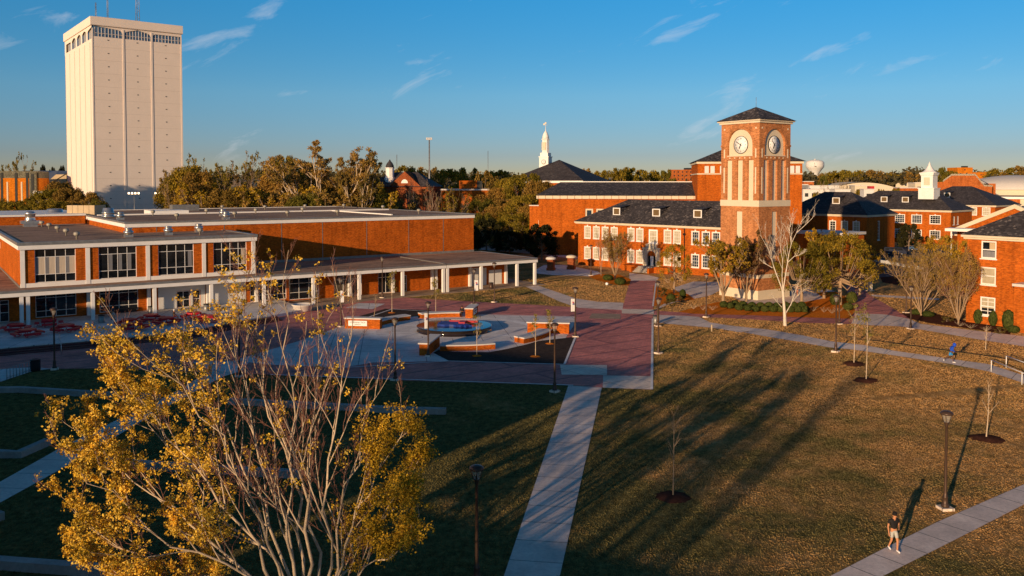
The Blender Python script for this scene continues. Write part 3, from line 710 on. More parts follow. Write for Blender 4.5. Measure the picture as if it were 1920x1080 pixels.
    m.box(x0-.2,x1+.25,y-.32,y+.1,9.0,9.52,0); m.box(x0-.28,x1+.33,y-.4,y+.2,9.522,9.88,1)
    m.box(x1-.1,x1+.25,y+.1,16.98,9.0,9.52,0); m.box(x1-.3,x1+.33,y+.2,16.98,9.522,9.88,1)
    m.box(x0-.2,x0+.1,y+.1,49.9,9.0,9.52,0); m.box(x0-.28,x0+.2,y+.2,49.9,9.522,9.88,1); m.box(x0+.2,-50,49.6,49.9,9.4,9.88,1)
    m.box(x0,x1,y-.1,y-.001,Z0+.001,Z0+.5,0); m.box(x0-.1,x0,y,49.9,Z0+.001,Z0+.25,1)
    B(m, 'fascia', ['white_paint','grey_metal'])
    m = MB(); m.quad((x0,y,9.8),(x1,y,9.8),(x1,17,9.8),(x0,17,9.8)); m.quad((x0,17,9.8),(-59.7,17,9.8),(-59.7,49.8,9.8),(x0,49.8,9.8)); B(m, 'roof', 'gravel_roof')
    # tall windowless block behind
    bx0, bx1, by0, by1 = -59.7, -1.25, 17., 78.
    m = MB(); m.wall((bx0,by0),(bx1,by0),ZT-.4,10.62,(),.1); m.wall((bx1,by0),(bx1,by1),0,10.62,(),.1); m.wall((bx0,by1),(bx0,by0),ZT,10.62,(),.1); m.wall((bx1,by1),(bx0,by1),0,10.62,(),.1)
    B(m, 'hall_wall', 'brick')
    m = MB()
    for k, xx in enumerate((-55.6,-50.1,-45.9,-37.0,-30.2,-22.4,-14.5,-7.6)): m.box(xx-.045,xx+.045,by0-.03,by0-.002,ZT+.3 if xx>-46 else 9.9,10.6)
    B(m, 'expansion_joint', 'grey_metal')
    m = MB(); d = .16
    m.box(bx0-d,bx1+d,by0-d,by0+.3,10.6,11.12,0); m.box(bx0-d-.06,bx1+d+.06,by0-d-.06,by0+.35,11.122,11.36,1)
    m.box(bx1-.3,bx1+d,by0+.3,by1+d,10.6,11.12,0); m.box(bx1-.35,bx1+d+.06,by0+.35,by1+d+.06,11.122,11.36,1)
    m.box(bx0-d,bx0+.3,by0+.3,by1+d,10.6,11.12,0); m.box(bx0-d-.06,bx0+.35,by0+.35,by1+d+.06,11.122,11.36,1)
    m.box(bx0+.3,bx1-.3,by1-.3,by1+d,10.6,11.12,0); m.box(bx0+.35,bx1-.35,by1-.35,by1+d+.06,11.122,11.36,0)
    m.box(-58.5,-3,47.2,47.6,11.25,11.5,0); m.box(-15.8,-15.5,21,47,11.25,11.45,0); m.box(bx0,bx1,by0-.12,by0-.003,ZT+.001,ZT+.38,1)
    B(m, 'parapet', ['white_paint','grey_metal'])
    m = MB(); m.quad((bx0,by0,11.26),(bx1,by0,11.26),(bx1,by1,11.26),(bx0,by1,11.26)); B(m, 'hall_roof', 'gravel_roof')
    # rooftop equipment
    v = MB(); v.lathe([(.1,0),(.1,.42),(.3,.5),(.38,.62),(.36,.85),(.2,.95),(.01,.97)], 10); ve = v.mesh('roof_vent', 'vent_patina')
    h = MB(); h.box(-.5,.5,-.5,.5,0,.35); h.lathe([(.42,.35),(.5,.45),(.62,.55),(.62,.8),(.45,.85),(.42,1.),(.5,1.08),(.46,1.2),(.05,1.25)], 14); he = h.mesh('exhaust_fan', 'silver_metal')
    for x, y_ in ((-67.26,35.2),(-67.36,24.9),(-67.44,15.8),(-67.45,6.5),(-67.3,44.),(-52.24,6.6)): link('roof_vent', ve, t, (x,y_,9.8))
    for x, y_ in ((-61.2,7.3),(-55.8,9.1),(-50.5,13.8)): link('exhaust_fan', he, t, (x,y_,9.8))
    for x, y_ in ((-50.5,42.7),(-50.9,24.7),(-40.8,45.1),(-31.3,68),(-41,27.8),(-32.6,42.6),(-23.9,63),(-32.3,27.1),(-14.2,65.3),(-23.4,43.1),(-23.4,26.7),(-5.7,64),(-3.6,48.8),(-9.2,23)): link('roof_vent', ve, t, (x,y_,11.26))
    for x, y_ in ((-41.3,33.4),(-44.6,20.5),(-58.4,28)): link('exhaust_fan', he, t, (x,y_,11.26))
    b = MB(); b.lathe([(1.7,0),(1.7,.35),(1.45,.4),(1.45,.9),(1.6,1.0),(1.6,1.3),(1.35,1.4),(1.3,2.3),(1.15,2.45),(.1,2.5)], 24)
    bm_ = b.mesh('cooling_fan', 'silver_metal')
    q = S.L(G(103,417,9.8)); link('cooling_fan', bm_, t, (q[0],q[1],9.8)); q = S.L(G(203,407,11.26)); l = link('cooling_fan', bm_, t, (q[0],q[1],11.26)); l.scale = (.62,.62,.62)
    q = S.L(G(57,425,9.8)); h2 = MB(); h2.box(-1.4,1.4,-1.2,1.2,.5,.95); h2.box(-1.,1.,-.8,.8,0,.5); h2.lathe([(.9,.95),(.75,1.2),(.75,2.0),(.95,2.1),(.5,2.5),(.05,2.55)], 18); h2.build('exhaust_hood', 'silver_metal', t, (q[0],q[1],9.8))
    q = S.L(G(346,395,11.26)); h2 = MB(); h2.box(-2.6,2.6,-1.2,1.2,0,1.2); h2.build('air_handler', 'grey_metal', t, (q[0],q[1],11.26))
    q = S.L(G(312,401,11.26)); h2 = MB(); h2.box(-3.2,3.2,-3,3,0,.7); h2.build('roof_curb', 'white_paint', t, (q[0],q[1],11.26))
    # tan equipment screen beyond the lower roof
    A = At(126,417,150); Bp = At(178,417,150); m = MB(); n = 5
    a = S.L(A); b = S.L(Bp); H0 = 9.0; H1 = At(150,385,150).z
    d = Vector((b[0]-a[0],b[1]-a[1],0))
    for k in range(n):
        p0 = Vector((a[0],a[1],0))+d*(k/n); p1 = Vector((a[0],a[1],0))+d*((k+.94)/n)
        m.wall(p0[:2],p1[:2],H0,H1,(),.1)
    nrm = Vector((d.y,-d.x,0)).normalized()*-4.
    p0 = Vector((a[0],a[1],0))+nrm*.02; p1 = p0+d; m.wall(p0[:2],p1[:2],H0,H1-.05,(),.1); m.wall(p1[:2],(p1+nrm)[:2],H0,H1,(),.1); m.wall((p0+nrm)[:2],p0[:2],H0,H1,(),.1)
    B(m, 'equipment_screen', 'screen_tan')
    # brick wing behind on the far left
    m = MB(); m.box(-92,-60,50,75,0,11.3); B(m, 'rear_wing', 'brick'); m = MB(); m.box(-92.2,-59.9,49.8,75.2,11.302,11.6); B(m, 'rear_wing_coping', 'white_paint')
student_building()
# ------------------------------------------------------------------ clock tower
def arch_pts(w, zs, zc, n=14):
    return [(-w/2,zs),(w/2,zs)]+[(w/2*math.cos(math.pi*i/n), zc+w/2*math.sin(math.pi*i/n)) for i in range(n+1)]
def arch_wall(m, L, z0, z1, cx, w, zs, zc, P, depth, mi=0, n=14):
    """wall strip 0..L, z0..z1 in plane P(s,z,d) with one arched recess; returns nothing (adds quads)"""
    m.quad(P(0,z0,0),P(cx-w/2,z0,0),P(cx-w/2,z1,0),P(0,z1,0),mi); m.quad(P(cx+w/2,z0,0),P(L,z0,0),P(L,z1,0),P(cx+w/2,z1,0),mi)
    if zs > z0+1e-6: m.quad(P(cx-w/2,z0,0),P(cx+w/2,z0,0),P(cx+w/2,zs,0),P(cx-w/2,zs,0),mi)
    for sg in (-1,1):
        m.quad(*([P(cx+sg*w/2,zs,0),P(cx+sg*w/2,zs,depth),P(cx+sg*w/2,zc,depth),P(cx+sg*w/2,zc,0)][::sg]),mi)
    m.quad(P(cx-w/2,zs,0),P(cx+w/2,zs,0),P(cx+w/2,zs,depth),P(cx-w/2,zs,depth),mi)
    for i in range(n):
        a0, a1 = math.pi*i/n, math.pi*(i+1)/n
        x0, y0 = cx+w/2*math.cos(a0), zc+w/2*math.sin(a0); x1, y1 = cx+w/2*math.cos(a1), zc+w/2*math.sin(a1)
        m.quad(P(x1,y1,0),P(x0,y0,0),P(x0,z1,0),P(x1,z1,0),mi); m.quad(P(x0,y0,0),P(x1,y1,0),P(x1,y1,depth),P(x0,y0,depth),mi)
ROM = ['XII','I','II','III','IV','V','VI','VII','VIII','IX','X','XI']
def clock_tower():
    c = Vector((35.5,122.7,0)); W = 7.05
    t = thing('clock_tower', 'square brick clock tower with two white clock faces and a slate cap', 'clock tower', tuple(c), R(35))
    f = 0.
    # faces: 0 = right face (y=0), 1 = far right, 2 = back, 3 = left face (x=0)
    def PF(k):
        org = [(0,0),(W,0),(W,W),(0,W)][k]; u = [(1,0),(0,1),(-1,0),(0,-1)][k]; n = (u[1],-u[0])
        return lambda s, z, d=0.: (org[0]+u[0]*s-n[0]*d, org[1]+u[1]*s-n[1]*d, z)
    m = MB()
    Zb, Z1, Z2 = 1.35, 13.5, 14.4
    for k in range(4):
        P = PF(k)
        # lower shaft with slit recess
        cx = W/2; w = 1.05
        m.quad(P(0,Zb),P(cx-w/2,Zb),P(cx-w/2,Z1),P(0,Z1)); m.quad(P(cx+w/2,Zb),P(W,Zb),P(W,Z1),P(cx+w/2,Z1)); m.quad(P(cx-w/2,12.75),P(cx+w/2,12.75),P(cx+w/2,Z1),P(cx-w/2,Z1))
        m.quad(P(cx-w/2,Zb),P(cx+w/2,Zb),P(cx+w/2,4.4),P(cx-w/2,4.4))
        d = .14
        m.quad(P(cx-w/2,4.4,d),P(cx-w/2,4.4),P(cx-w/2,12.75),P(cx-w/2,12.75,d)); m.quad(P(cx+w/2,4.4),P(cx+w/2,4.4,d),P(cx+w/2,12.75,d),P(cx+w/2,12.75)); m.quad(P(cx-w/2,12.75),P(cx+w/2,12.75),P(cx+w/2,12.75,d),P(cx-w/2,12.75,d))
        # upper shaft: three tall recesses between piers
        zt0, zt1 = Z2, 20.3; cs_ = (1.55,3.525,5.5); w = 1.05; d = .3; last = 0.
        for q in cs_:
            m.quad(P(last,zt0),P(q-w/2,zt0),P(q-w/2,zt1),P(last,zt1)); last = q+w/2
            m.quad(P(q-w/2,zt0,d),P(q-w/2,zt0),P(q-w/2,zt1),P(q-w/2,zt1,d)); m.quad(P(q+w/2,zt0),P(q+w/2,zt0,d),P(q+w/2,zt1,d),P(q+w/2,zt1)); m.quad(P(q-w/2,zt1),P(q+w/2,zt1),P(q+w/2,zt1,d),P(q-w/2,zt1,d))
        m.quad(P(last,zt0),P(W,zt0),P(W,zt1),P(last,zt1))
        arch_wall(m, W, 20.3, 25.6, W/2, 4.55, 20.95, 22.55, P, .3)
    for k in range(4):
        P = PF(k)
        # pier capitals / impost blocks and brick arch ring
        a, b = P(-.07,22.25,-.07), P(1.0,22.6,.0)
        m.box(min(a[0],b[0]),max(a[0],b[0]),min(a[1],b[1]),max(a[1],b[1]),22.25,22.55)
        a, b = P(W-1.0,22.25,-.07), P(W-.0,22.6,.0)
        m.box(min(a[0],b[0]),max(a[0],b[0]),min(a[1],b[1]),max(a[1],b[1]),22.25,22.55)
        for i in range(20):
            a0, a1 = math.pi*i/20, math.pi*(i+1)/20; r0, r1 = 2.32, 2.75; D = -.05
            Q = lambda r, a_, d_: P(W/2+r*math.cos(a_), 22.55+r*math.sin(a_), d_)
            m.quad(Q(r1,a0,D),Q(r1,a1,D),Q(r0,a1,D),Q(r0,a0,D)); m.quad(Q(r0,a0,D),Q(r0,a1,D),Q(r0,a1,0),Q(r0,a0,0)); m.quad(Q(r1,a1,D),Q(r1,a0,D),Q(r1,a0,0),Q(r1,a1,0))
    m.build('shaft', 'brick_tower', t)
    m = MB()
    m.box(-.08,W+.08,-.08,W+.08,-.1,Zb-.0)
    m.box(-.07,W+.07,-.07,W+.07,Z1,Z2)
    for k in range(4):
        P = PF(k)
        for zz in (3.1,): m.quad(P(0,zz,-.03),P(W,zz,-.03),P(W,zz+.55,-.03),P(0,zz+.55,-.03))
        m.quad(P(W/2-.525,4.4,.13),P(W/2+.525,4.4,.13),P(W/2+.525,12.75,.13),P(W/2-.525,12.75,.13))
        for q in (1.55,3.525,5.5): m.quad(P(q-.52,Z2,.29),P(q+.52,Z2,.29),P(q+.52,20.3,.29),P(q-.52,20.3,.29))
        for q in (.62,W-.62):
            for za, zb in ((15.4,19.2),(20.6,21.9)):
                a, b = P(q-.11,za,-.04), P(q+.11,zb,.02); m.box(min(a[0],b[0]),max(a[0],b[0]),min(a[1],b[1]),max(a[1],b[1]),za,zb)
            a, b = P(q-.12,24.75,-.04), P(q+.12,25,.02); m.box(min(a[0],b[0]),max(a[0],b[0]),min(a[1],b[1]),max(a[1],b[1]),24.75,24.99)
        for i in range(5):
            q = W/2-1.85+i*.925; a, b = P(q-.09,20.55,-.04), P(q+.09,20.7,.02); m.box(min(a[0],b[0]),max(a[0],b[0]),min(a[1],b[1]),max(a[1],b[1]),20.5,20.7)
        pts = [P(W/2+x, z, .29) for x, z in arch_pts(4.5,20.97,22.55)]; m.poly(pts)
        a, b = P(W/2-2.35,20.85,-.06), P(W/2+2.35,20.97,.1); m.box(min(a[0],b[0]),max(a[0],b[0]),min(a[1],b[1]),max(a[1],b[1]),20.83,20.96)
    m.build('stonework', 'limestone', t)
    m = MB()
    P = PF(0)
    m.box(-.22,W+.22,-.22,W+.22,25.6,25.9); m.box(-.45,W+.45,-.45,W+.45,25.902,26.08); m.build('cornice', 'cream_stone', t)
    m = MB(); o = .62; a = (-o,-o,26.082); b = (W+o,-o,26.082); c_ = (W+o,W+o,26.082); d = (-o,W+o,26.082); e = (W/2,W/2,28.25)
    for x, y in ((a,b),(b,c_),(c_,d),(d,a)): m.add([x,y,e],[(0,1,2)])
    m.quad(d,c_,b,a); m.build('roof', 'slate', t)
    m = MB(); m.tube([(W/2,W/2,28.2),(W/2,W/2,29.7)],.03,5); m.build('lightning_rod', 'grey_metal', t)
    for k, lab in ((3,'clock face on the brightly lit left side of the tower'),(0,'clock face on the dimmer right side of the tower'),(1,None),(2,None)):
        P = PF(k); rz = {0:0,1:90,2:180,3:270}[k]; ctr = P(W/2,22.52,.2)
        cf = MB(); cf.lathe([(1.24,-.02),(1.24,.03),(.01,.035)], 48, cap=False); dial = cf.build('clock_face', 'clock_white', t, ctr); dial.rotation_euler = (math.pi/2,0,R(rz))
        if lab: dial['label'] = lab
        b = MB(); b.lathe([(1.25,.0),(1.25,.06),(1.31,.06),(1.31,-.05)], 48, cap=False); b.build('bezel', 'black', dial)
        n = MB(); n.lathe([(1.14,.04),(1.15,.04)], 48, cap=False)
        n.build('minute_ring', 'black', dial)
        for i, s_ in enumerate(ROM):
            a_ = math.pi/2-2*math.pi*i/12; text_mesh(s_, .3, 'black', 'numeral', dial, (.9*math.cos(a_),.9*math.sin(a_),.045), (0,0,a_-math.pi/2), .002)
        mn, hr = (50,6.83) if k == 3 else (53,6.9)
        for L, w, ang, z in ((1.02,.055,mn/60,.062),(.7,.085,hr/12,.075)):
            a_ = math.pi/2-2*math.pi*ang; ca, sa = math.cos(a_), math.sin(a_); h = MB()
            q = [(-.25,-w*.6),(-.25,w*.6),(L*.7,w),(L,0),(L*.7,-w)]
            h.prism([(x*ca-y*sa,x*sa+y*ca) for x, y in q], z, z+.012); h.build('hand', 'black', dial)
clock_tower()
# ------------------------------------------------------------------ two-storey hall left of the clock tower
def dormer(t, x, y0, zb, roofmat='slate', w=1.6, h=1.45, depth=3.2, glass='glass_tan'):
    d = MB(); d.box(x-w/2,x+w/2,y0,y0+depth,zb-.5,zb+h); r = d.build('dormer', roofmat, t)
    d = MB(); d.quad((x-w/2-.15,y0-.25,zb+h-.02),(x+w/2+.15,y0-.25,zb+h-.02),(x+w/2+.15,y0+depth,zb+h+.42),(x-w/2-.15,y0+depth,zb+h+.42))
    d.quad((x-w/2-.15,y0-.25,zb+h+.06),(x+w/2+.15,y0-.25,zb+h+.06),(x+w/2+.15,y0+depth,zb+h+.5),(x-w/2-.15,y0+depth,zb+h+.5)); d.build('dormer_roof', roofmat, r)
    f = MB(); a = .2
    for bx_ in ((x-w/2,x-w/2+a,zb,zb+h),(x+w/2-a,x+w/2,zb,zb+h),(x-w/2+a,x+w/2-a,zb,zb+a),(x-w/2+a,x+w/2-a,zb+h-a,zb+h)): f.box(bx_[0],bx_[1],y0-.12,y0-.001,bx_[2],bx_[3])
    f.build('dormer_frame', 'white_paint', r); g = MB(); g.quad((x-w/2+a,y0-.03,zb+a),(x+w/2-a,y0-.03,zb+a),(x+w/2-a,y0-.03,zb+h-a),(x-w/2+a,y0-.03,zb+h-a)); g.build('pane', 'shutter_brown' if glass == 'glass_tan' else glass, r)
def hall():
    o = (13.71,176.39); t = thing('brick_hall', 'two-storey brick hall with slate hip roof and white sash windows left of the clock tower', 'building', (o[0],o[1],0), R(-45))
    L, D, H = 33.9, 14., 8.55
    xs = [2.5,4.82,7.1,9.4,13.55,15.67,22.13,24.22,28.22,30.45,32.55]; m = MB(); ops = []
    for x in xs:
        ops += [(x-.75,x+.75,5.6,8.0),(x-.75,x+.75,1.4,3.75)]
    ops += [(17.75,19.85,5.35,8.0),(17.55,19.85,1.0,2.9)]
    m.wall((0,0),(L,0),0,H,ops,.14); m.wall((L,0),(L,D),0,H); m.wall((L,D),(0,D),0,H); m.wall((0,D),(0,0),0,H,[(D-3-.75,D-3+.75,5.6,8.),(D-6.5-.75,D-6.5+.75,5.6,8.),(D-10.,D-8.5,5.6,8.)],.14)
    m.build('wall', 'brick', t)
    for x in xs:
        dk = x > 26
        for z in (5.6,1.4):
            h = 2.4 if z > 3 else 2.35
            put_win(t,x,0,z,0,w=1.5,h=h,nx=3,ny=4,fw=.12,mw=.035,glass='glass_blue' if dk else 'blind',sash=True,key=True)
    for yy in (3,6.5,9.25): put_win(t,0,yy,5.6,R(-90),w=1.5,h=2.4,nx=3,ny=4,fw=.12,glass='glass_dark',sash=True,key=True)
    put_win(t,18.8,0,5.35,0,w=2.1,h=2.65,nx=3,ny=4,fw=.3,glass='blind',sash=True)
    # stone entrance surround with arch
    m = MB(); P = lambda s, z, d=0.: (16.65+s,-.3+d,z); arch_wall(m,3.9,1.0,4.5,1.95,2.0,1.0,2.9,P,.45)
    m.quad((16.65,0,4.5),(16.65,-.3,4.5),(20.55,-.3,4.5),(20.55,0,4.5)); m.wall((16.65,0),(16.65,-.3),0,4.5); m.wall((20.55,-.3),(20.55,0),0,4.5); m.box(17.35,19.85,-.36,-.02,4.502,5.2); m.box(16.55,20.65,-.42,-.31,4.2,4.45)
    for xx in (16.75,20.25): m.box(xx,xx+.25,-.4,-.31,1.,4.2)
    m.build('entrance_surround', 'limestone', t)
    m = MB(); m.quad((17.5,.13,1.0),(19.9,.13,1.0),(19.9,.13,4.4),(17.5,.13,4.4)); m.build('doorway', 'black', t)
    m = MB(); m.box(18.2,18.9,-.0,.1,1.0,2.9); m.build('door', 'white_paint', t)
    # porch walls and stair
    m = MB(); m.box(13.2,16.4,-2.6,-.02,0,1.1); m.box(20.9,24.,-2.6,-.02,0,1.1); m.box(16.4,16.85,-4.2,-.02,0,.95); m.box(20.45,20.9,-4.2,-.02,0,.95); m.build('porch_wall', 'brick', t)
    m = MB()
    for k in range(5): m.box(16.86,20.44,-2.2-.4*k,-.45 if k == 0 else -1.8-.4*k,0,1.0-.2*k)
    m.build('stair', 'concrete_curb', t)
    m = MB(); m.box(25.85,26.0,-.16,-.02,.2,8.5); m.box(25.7,26.15,-.3,-.03,7.2,7.6); m.build('downspout', 'dark_metal', t)
    m = MB(); m.box(-.45,L,-.45,D+.45,H,H+.14); m.box(-.6,L,-.6,D+.6,H+.142,H+.42); m.build('cornice', 'cream_stone', t)
    m = MB(); e = .75; a,b,c,d = (-e,-e,H+.43),(L+6,-e,H+.43),(L+6,D+e,H+.43),(-e,D+e,H+.43); r0, r1 = (7.6,D/2,13.5),(L+6,D/2,13.5)
    m.quad(a,b,r1,r0); m.quad(c,d,r0,r1); m.add([d,a,r0],[(0,1,2)]); m.quad(d,c,b,a); m.build('roof', 'slate', t)
    for x in (8.55,18.2,27.5): dormer(t, x, 1.9, 10.4, w=1.8, h=1.55)
hall()
# ------------------------------------------------------------------ auditorium: long slate roof, stage house, brick entrance block
def auditorium():
    o = At(1010,480,200); t = thing('auditorium', 'brick auditorium with long slate roof and tall square stage house behind the clock tower', 'building', (o.x,o.y,0), R(-8))
    L, D, H = 41., 26., 13.2
    m = MB(); ops = [(10.9+i*2.5,12.7+i*2.5,7.2,10.9) for i in range(4)]
    m.wall((0,0),(L,0),0,H,ops,.25); m.wall((0,D),(0,0),0,H); m.wall((L,0),(L,D),0,H); m.build('wall', 'brick', t)
    for i in range(4): put_win(t,11.8+i*2.5,0,7.2,0,w=1.8,h=3.7,nx=1,ny=2,fw=.36,frame='cream_stone',glass='glass_blue',dep=.15)
    m = MB(); m.box(-.5,L-1.6,-.5,.0,H,H+.75); m.box(-.5,-.0,0,D,H,H+.75)
    m.build('cornice', 'cream_stone', t)
    m = MB()
    for k in range(24): m.box(-.1+k*1.7,-.02+k*1.7,-.53,-.501,H,H+.75)
    m.build('cornice_joint', 'brick_dark', t)
    m = MB(); z0 = H+.76; a,b = (-.7,-.7,z0),(L-1.2,-.7,z0); e,f = (4.2,11,17.1),(L,11,17.1)
    m.quad(a,b,f,e); m.add([(-.7,D,z0),a,e],[(0,1,2)]); m.quad((L,D,z0),(-.7,D,z0),e,f); m.add([b,(L-1.2,11,z0),f],[(0,1,2)]); m.build('roof', 'slate', t)
    m = MB(); m.box(4.2,L,10.9,11.15,17.08,17.25); m.build('ridge_cap', 'white_paint', t)
    # stage house
    s = At(1308,330,188); c = Fr((o.x,o.y), -8); lx, ly, _ = c.L(s)
    w = 22.2; m = MB(); m.wall((lx,ly),(lx+w,ly),0,21.4,(),.1); m.wall((lx,ly+20),(lx,ly),0,21.4); m.wall((lx+w,ly),(lx+w,ly+20),0,21.4); m.wall((lx+w,ly+20),(lx,ly+20),0,21.4); m.build('stage_house_wall', 'brick', t)
    m = MB(); m.box(lx-.12,lx+w+.12,ly-.12,ly+20,18.75,19.0); m.box(lx-.25,lx+w+.25,ly-.25,ly+20.2,21.1,21.6)
    m.build('stage_house_band', 'cream_stone', t)
    m = MB()
    for x in (1.5,2.75,4.8,6.1,17.2,18.4,19.6,20.8): m.box(lx+x,lx+x+.9,ly-.14,ly-.0,19.05,20.6)
    m.build('stage_house_window', 'white_wall', t)
    m = MB(); hip_roof(m, lx, lx+w, ly, ly+20, 21.62, 26.1, .7); m.build('stage_house_roof', 'slate', t)
    # entrance block
    g = G(993,475,0); q = c.L(g); e = Fr((g.x,g.y), -35)
    bx = thing('brick_annex', 'flat-topped brick block with tall stone-framed doorway at the end of the auditorium', 'building', (g.x,g.y,0), R(-35)); H = 11.4
    m = MB(); m.wall((0,0),(8.6,0),0,H,[(3.2,5.6,0.2,7.4)],.3); m.wall((8.6,0),(8.6,7.),0,H); m.wall((0,10),(0,0),0,H); m.wall((8.6,7),(0,10),0,H); m.build('wall', 'brick', bx)
    m = MB(); m.box(2.6,3.2,-.15,.05,0,8.0); m.box(5.6,6.2,-.15,.05,0,8.); m.box(3.2,5.6,-.15,.05,7.4,8.0); m.build('door_surround', 'limestone', bx)
    m = MB(); m.quad((3.2,.28,.2),(5.6,.28,.2),(5.6,.28,7.4),(3.2,.28,7.4)); m.build('doorway', 'glass_dark', bx)
    m = MB(); m.prism([(-.1,-.1),(8.7,-.1),(8.7,7.1),(-.1,10.1)], H, H+.2); m.build('coping', 'cap_stone', bx)
    m = MB(); m.box(4.9,5.05,-.45,-.3,0,H-.3); m.build('downspout', 'dark_metal', bx)
auditorium()
# ------------------------------------------------------------------ right-hand brick buildings
def right_building():
    g = G(1811,604,0); c = Fr((g.x,g.y), -55); t = thing('brick_dormitory', 'three-storey orange brick building cut off by the right edge with white windows and shrubs', 'building', (g.x,g.y,0), R(-55))
    L, D, H = 34., 15., 10.3; ops = []; wins = []
    for px0, px1, pts in ((1841,1868,((452,485),)),(1840,1866,((501,534),)),(1838.5,1864,((557,592),))):
        for y0, y1 in pts:
            a = c.ony(px0,(y0+y1)/2,0); b = c.ony(px1,(y0+y1)/2,0); z1 = c.ony((px0+px1)/2,y0,0)[2]; z0 = c.ony((px0+px1)/2,y1,0)[2]
            wins.append(((a[0]+b[0])/2,b[0]-a[0],z0,z1-z0))
    xc = sum(w[0] for w in wins)/3; ww = 1.75
    for k, w in enumerate(wins):
        for j in range(3):
            if j > 0 and k == 2: continue
            ops.append((xc+j*9.-ww/2, xc+j*9.+ww/2, w[2], w[2]+w[3]))
    m = MB(); m.wall((0,0),(L,0),0,H,ops,.14); m.wall((0,D),(0,0),0,H); m.wall((L,D),(0,D),0,H); m.wall((L,0),(L,D),0,H); m.build('wall', 'brick', t)
    for k, w in enumerate(wins):
        for j in range(3):
            if j > 0 and k == 2: continue
            a = put_win(t, xc+9.*j, 0, w[2], 0, w=ww, h=w[3], nx=1 if k < 2 else 2, ny=2 if k < 2 else 4, fw=.16, mw=.07, glass=('curtain_grey','blind','glass_dark')[k] if k else 'glass_dark', sash=True)
            if k == 0 and j == 0:
                q = MB(); q.quad((.05,.095,w[3]*.5),(ww/2-.2,.095,w[3]*.5),(ww/2-.2,.095,w[3]*.9),(.05,.095,w[3]*.9)); q.build('poster', 'screen_tan', a)
                q = MB(); q.quad((-ww/2+.2,.094,.15),(ww/2-.2,.094,.15),(ww/2-.2,.094,w[3]*.42),(-ww/2+.2,.094,w[3]*.42)); q.build('curtain', 'curtain_grey', a)
            if k == 2:
                q = MB(); q.quad((-ww/2+.18,.095,w[3]*.4),(ww/2-.18,.095,w[3]*.4),(ww/2-.18,.095,w[3]*.94),(-ww/2+.18,.095,w[3]*.94)); q.build('blind', 'blind', a)
    m = MB(); m.box(-.3,L,-.35,0,H-.12,H+.12); m.box(-.5,L,-.6,-.0,H+.122,H+.38); m.box(-.3,0,0,D,H-.12,H+.12); m.box(-.5,0,0,D,H+.122,H+.38); m.build('cornice', 'cream_stone', t)
    m = MB(); hip_roof(m,0,L,0,D,H+.39,H+5.2,.65); m.build('roof', 'slate', t)
    x = c.ony(1913,600,-.6)[0]; m = MB(); m.box(x,x+5,-2.2,-.02,0,5.2); m.build('porch', 'brick', t); m = MB(); m.box(x-.15,x+5.1,-2.4,-.02,5.202,5.5); m.build('porch_coping', 'cap_stone', t)
right_building()
def hip_house(name, label, corner, phi, w, d, H, rise, wins, oh=.6, side=(), frame=.12, wh=2.3, ww=1.5, dorm=(), door=None, brick='brick'):
    """building whose near right-hand corner stands at `corner`; local x runs along the sunlit front"""
    c = Fr((0,0), phi); o = (corner[0]-c.u[0]*w, corner[1]-c.u[1]*w); t = thing(name, label, 'building', (o[0],o[1],0), R(phi))
    ops = [(x-q/2,x+q/2,z,z+wh) for x, q, z, gl in wins]
    sops = [(y-.6,y+.6,z,z+h) for y, z, h in side]
    m = MB(); m.wall((0,0),(w,0),0,H,ops,.14); m.wall((w,0),(w,d),0,H,sops,.14); m.wall((w,d),(0,d),0,H); m.wall((0,d),(0,0),0,H); m.build('wall', brick, t)
    for x, q, z, gl in wins:
        put_win(t,x,0,z,0,w=q,h=wh,nx=4 if q > 2 else 2,ny=4,fw=frame,mw=.3 if q > 2.4 and False else .05,glass=gl,sash=True,key=True)
    for y, z, h in side: put_win(t,w,y,z,R(90),w=1.2,h=h,nx=2,ny=max(2,int(h/.7)),fw=.12,glass='glass_dark',sash=False)
    m = MB(); m.box(-.35,w+.35,-.35,d+.35,H-.35,H-.1); m.box(-.5,w+.5,-.5,d+.5,H-.098,H+.15); m.build('cornice', 'cream_stone', t)
    m = MB(); hip_roof(m,0,w,0,d,H+.16,H+.16+rise,oh); m.build('roof', 'slate_dark', t)
    for x, y, z in dorm: dormer(t,x,y,H+.06+(y+oh)*rise/(d/2+oh),'slate_dark',1.9,1.6,3.)
    if door is not None:
        m = MB(); m.box(door-1.3,door-.9,-.25,-.01,0,3.4); m.box(door+.9,door+1.3,-.25,-.01,0,3.4); m.box(door-1.4,door+1.4,-.3,-.01,3.402,3.8); m.prism([(door-1.4,-.28),(door+1.4,-.28),(door+1.4,-.02),(door-1.4,-.02)],3.802,3.9)
        m.add([(door-1.4,-.3,3.9),(door+1.4,-.3,3.9),(door,-.3,4.6),(door-1.4,-.02,3.9),(door+1.4,-.02,3.9),(door,-.02,4.6)],[(0,1,2),(5,4,3),(0,2,5,3),(2,1,4,5)]); q = m.build('doorway', 'white_paint', t)
        m = MB(); m.quad((door-.9,-.03,0),(door+.9,-.03,0),(door+.9,-.03,3.4),(door-.9,-.03,3.4)); m.build('door', 'black', q)
    return t, o
C2 = At(1625,406,200); hip_house('brick_hall', 'brick hall with dark hip roof and one square dormer right of the clock tower', (C2.x,C2.y), -48, 22., 15., 9.2, 5.3,
    [(13.6,1.5,5.4,'glass_dark'),(16.6,1.5,5.4,'blind'),(19.5,1.5,5.4,'blind'),(16.6,1.5,1.4,'glass_dark'),(19.5,1.5,1.4,'blind')], side=[(6.3,3.2,4.6)], dorm=[(12.8,3.2,10.7)])
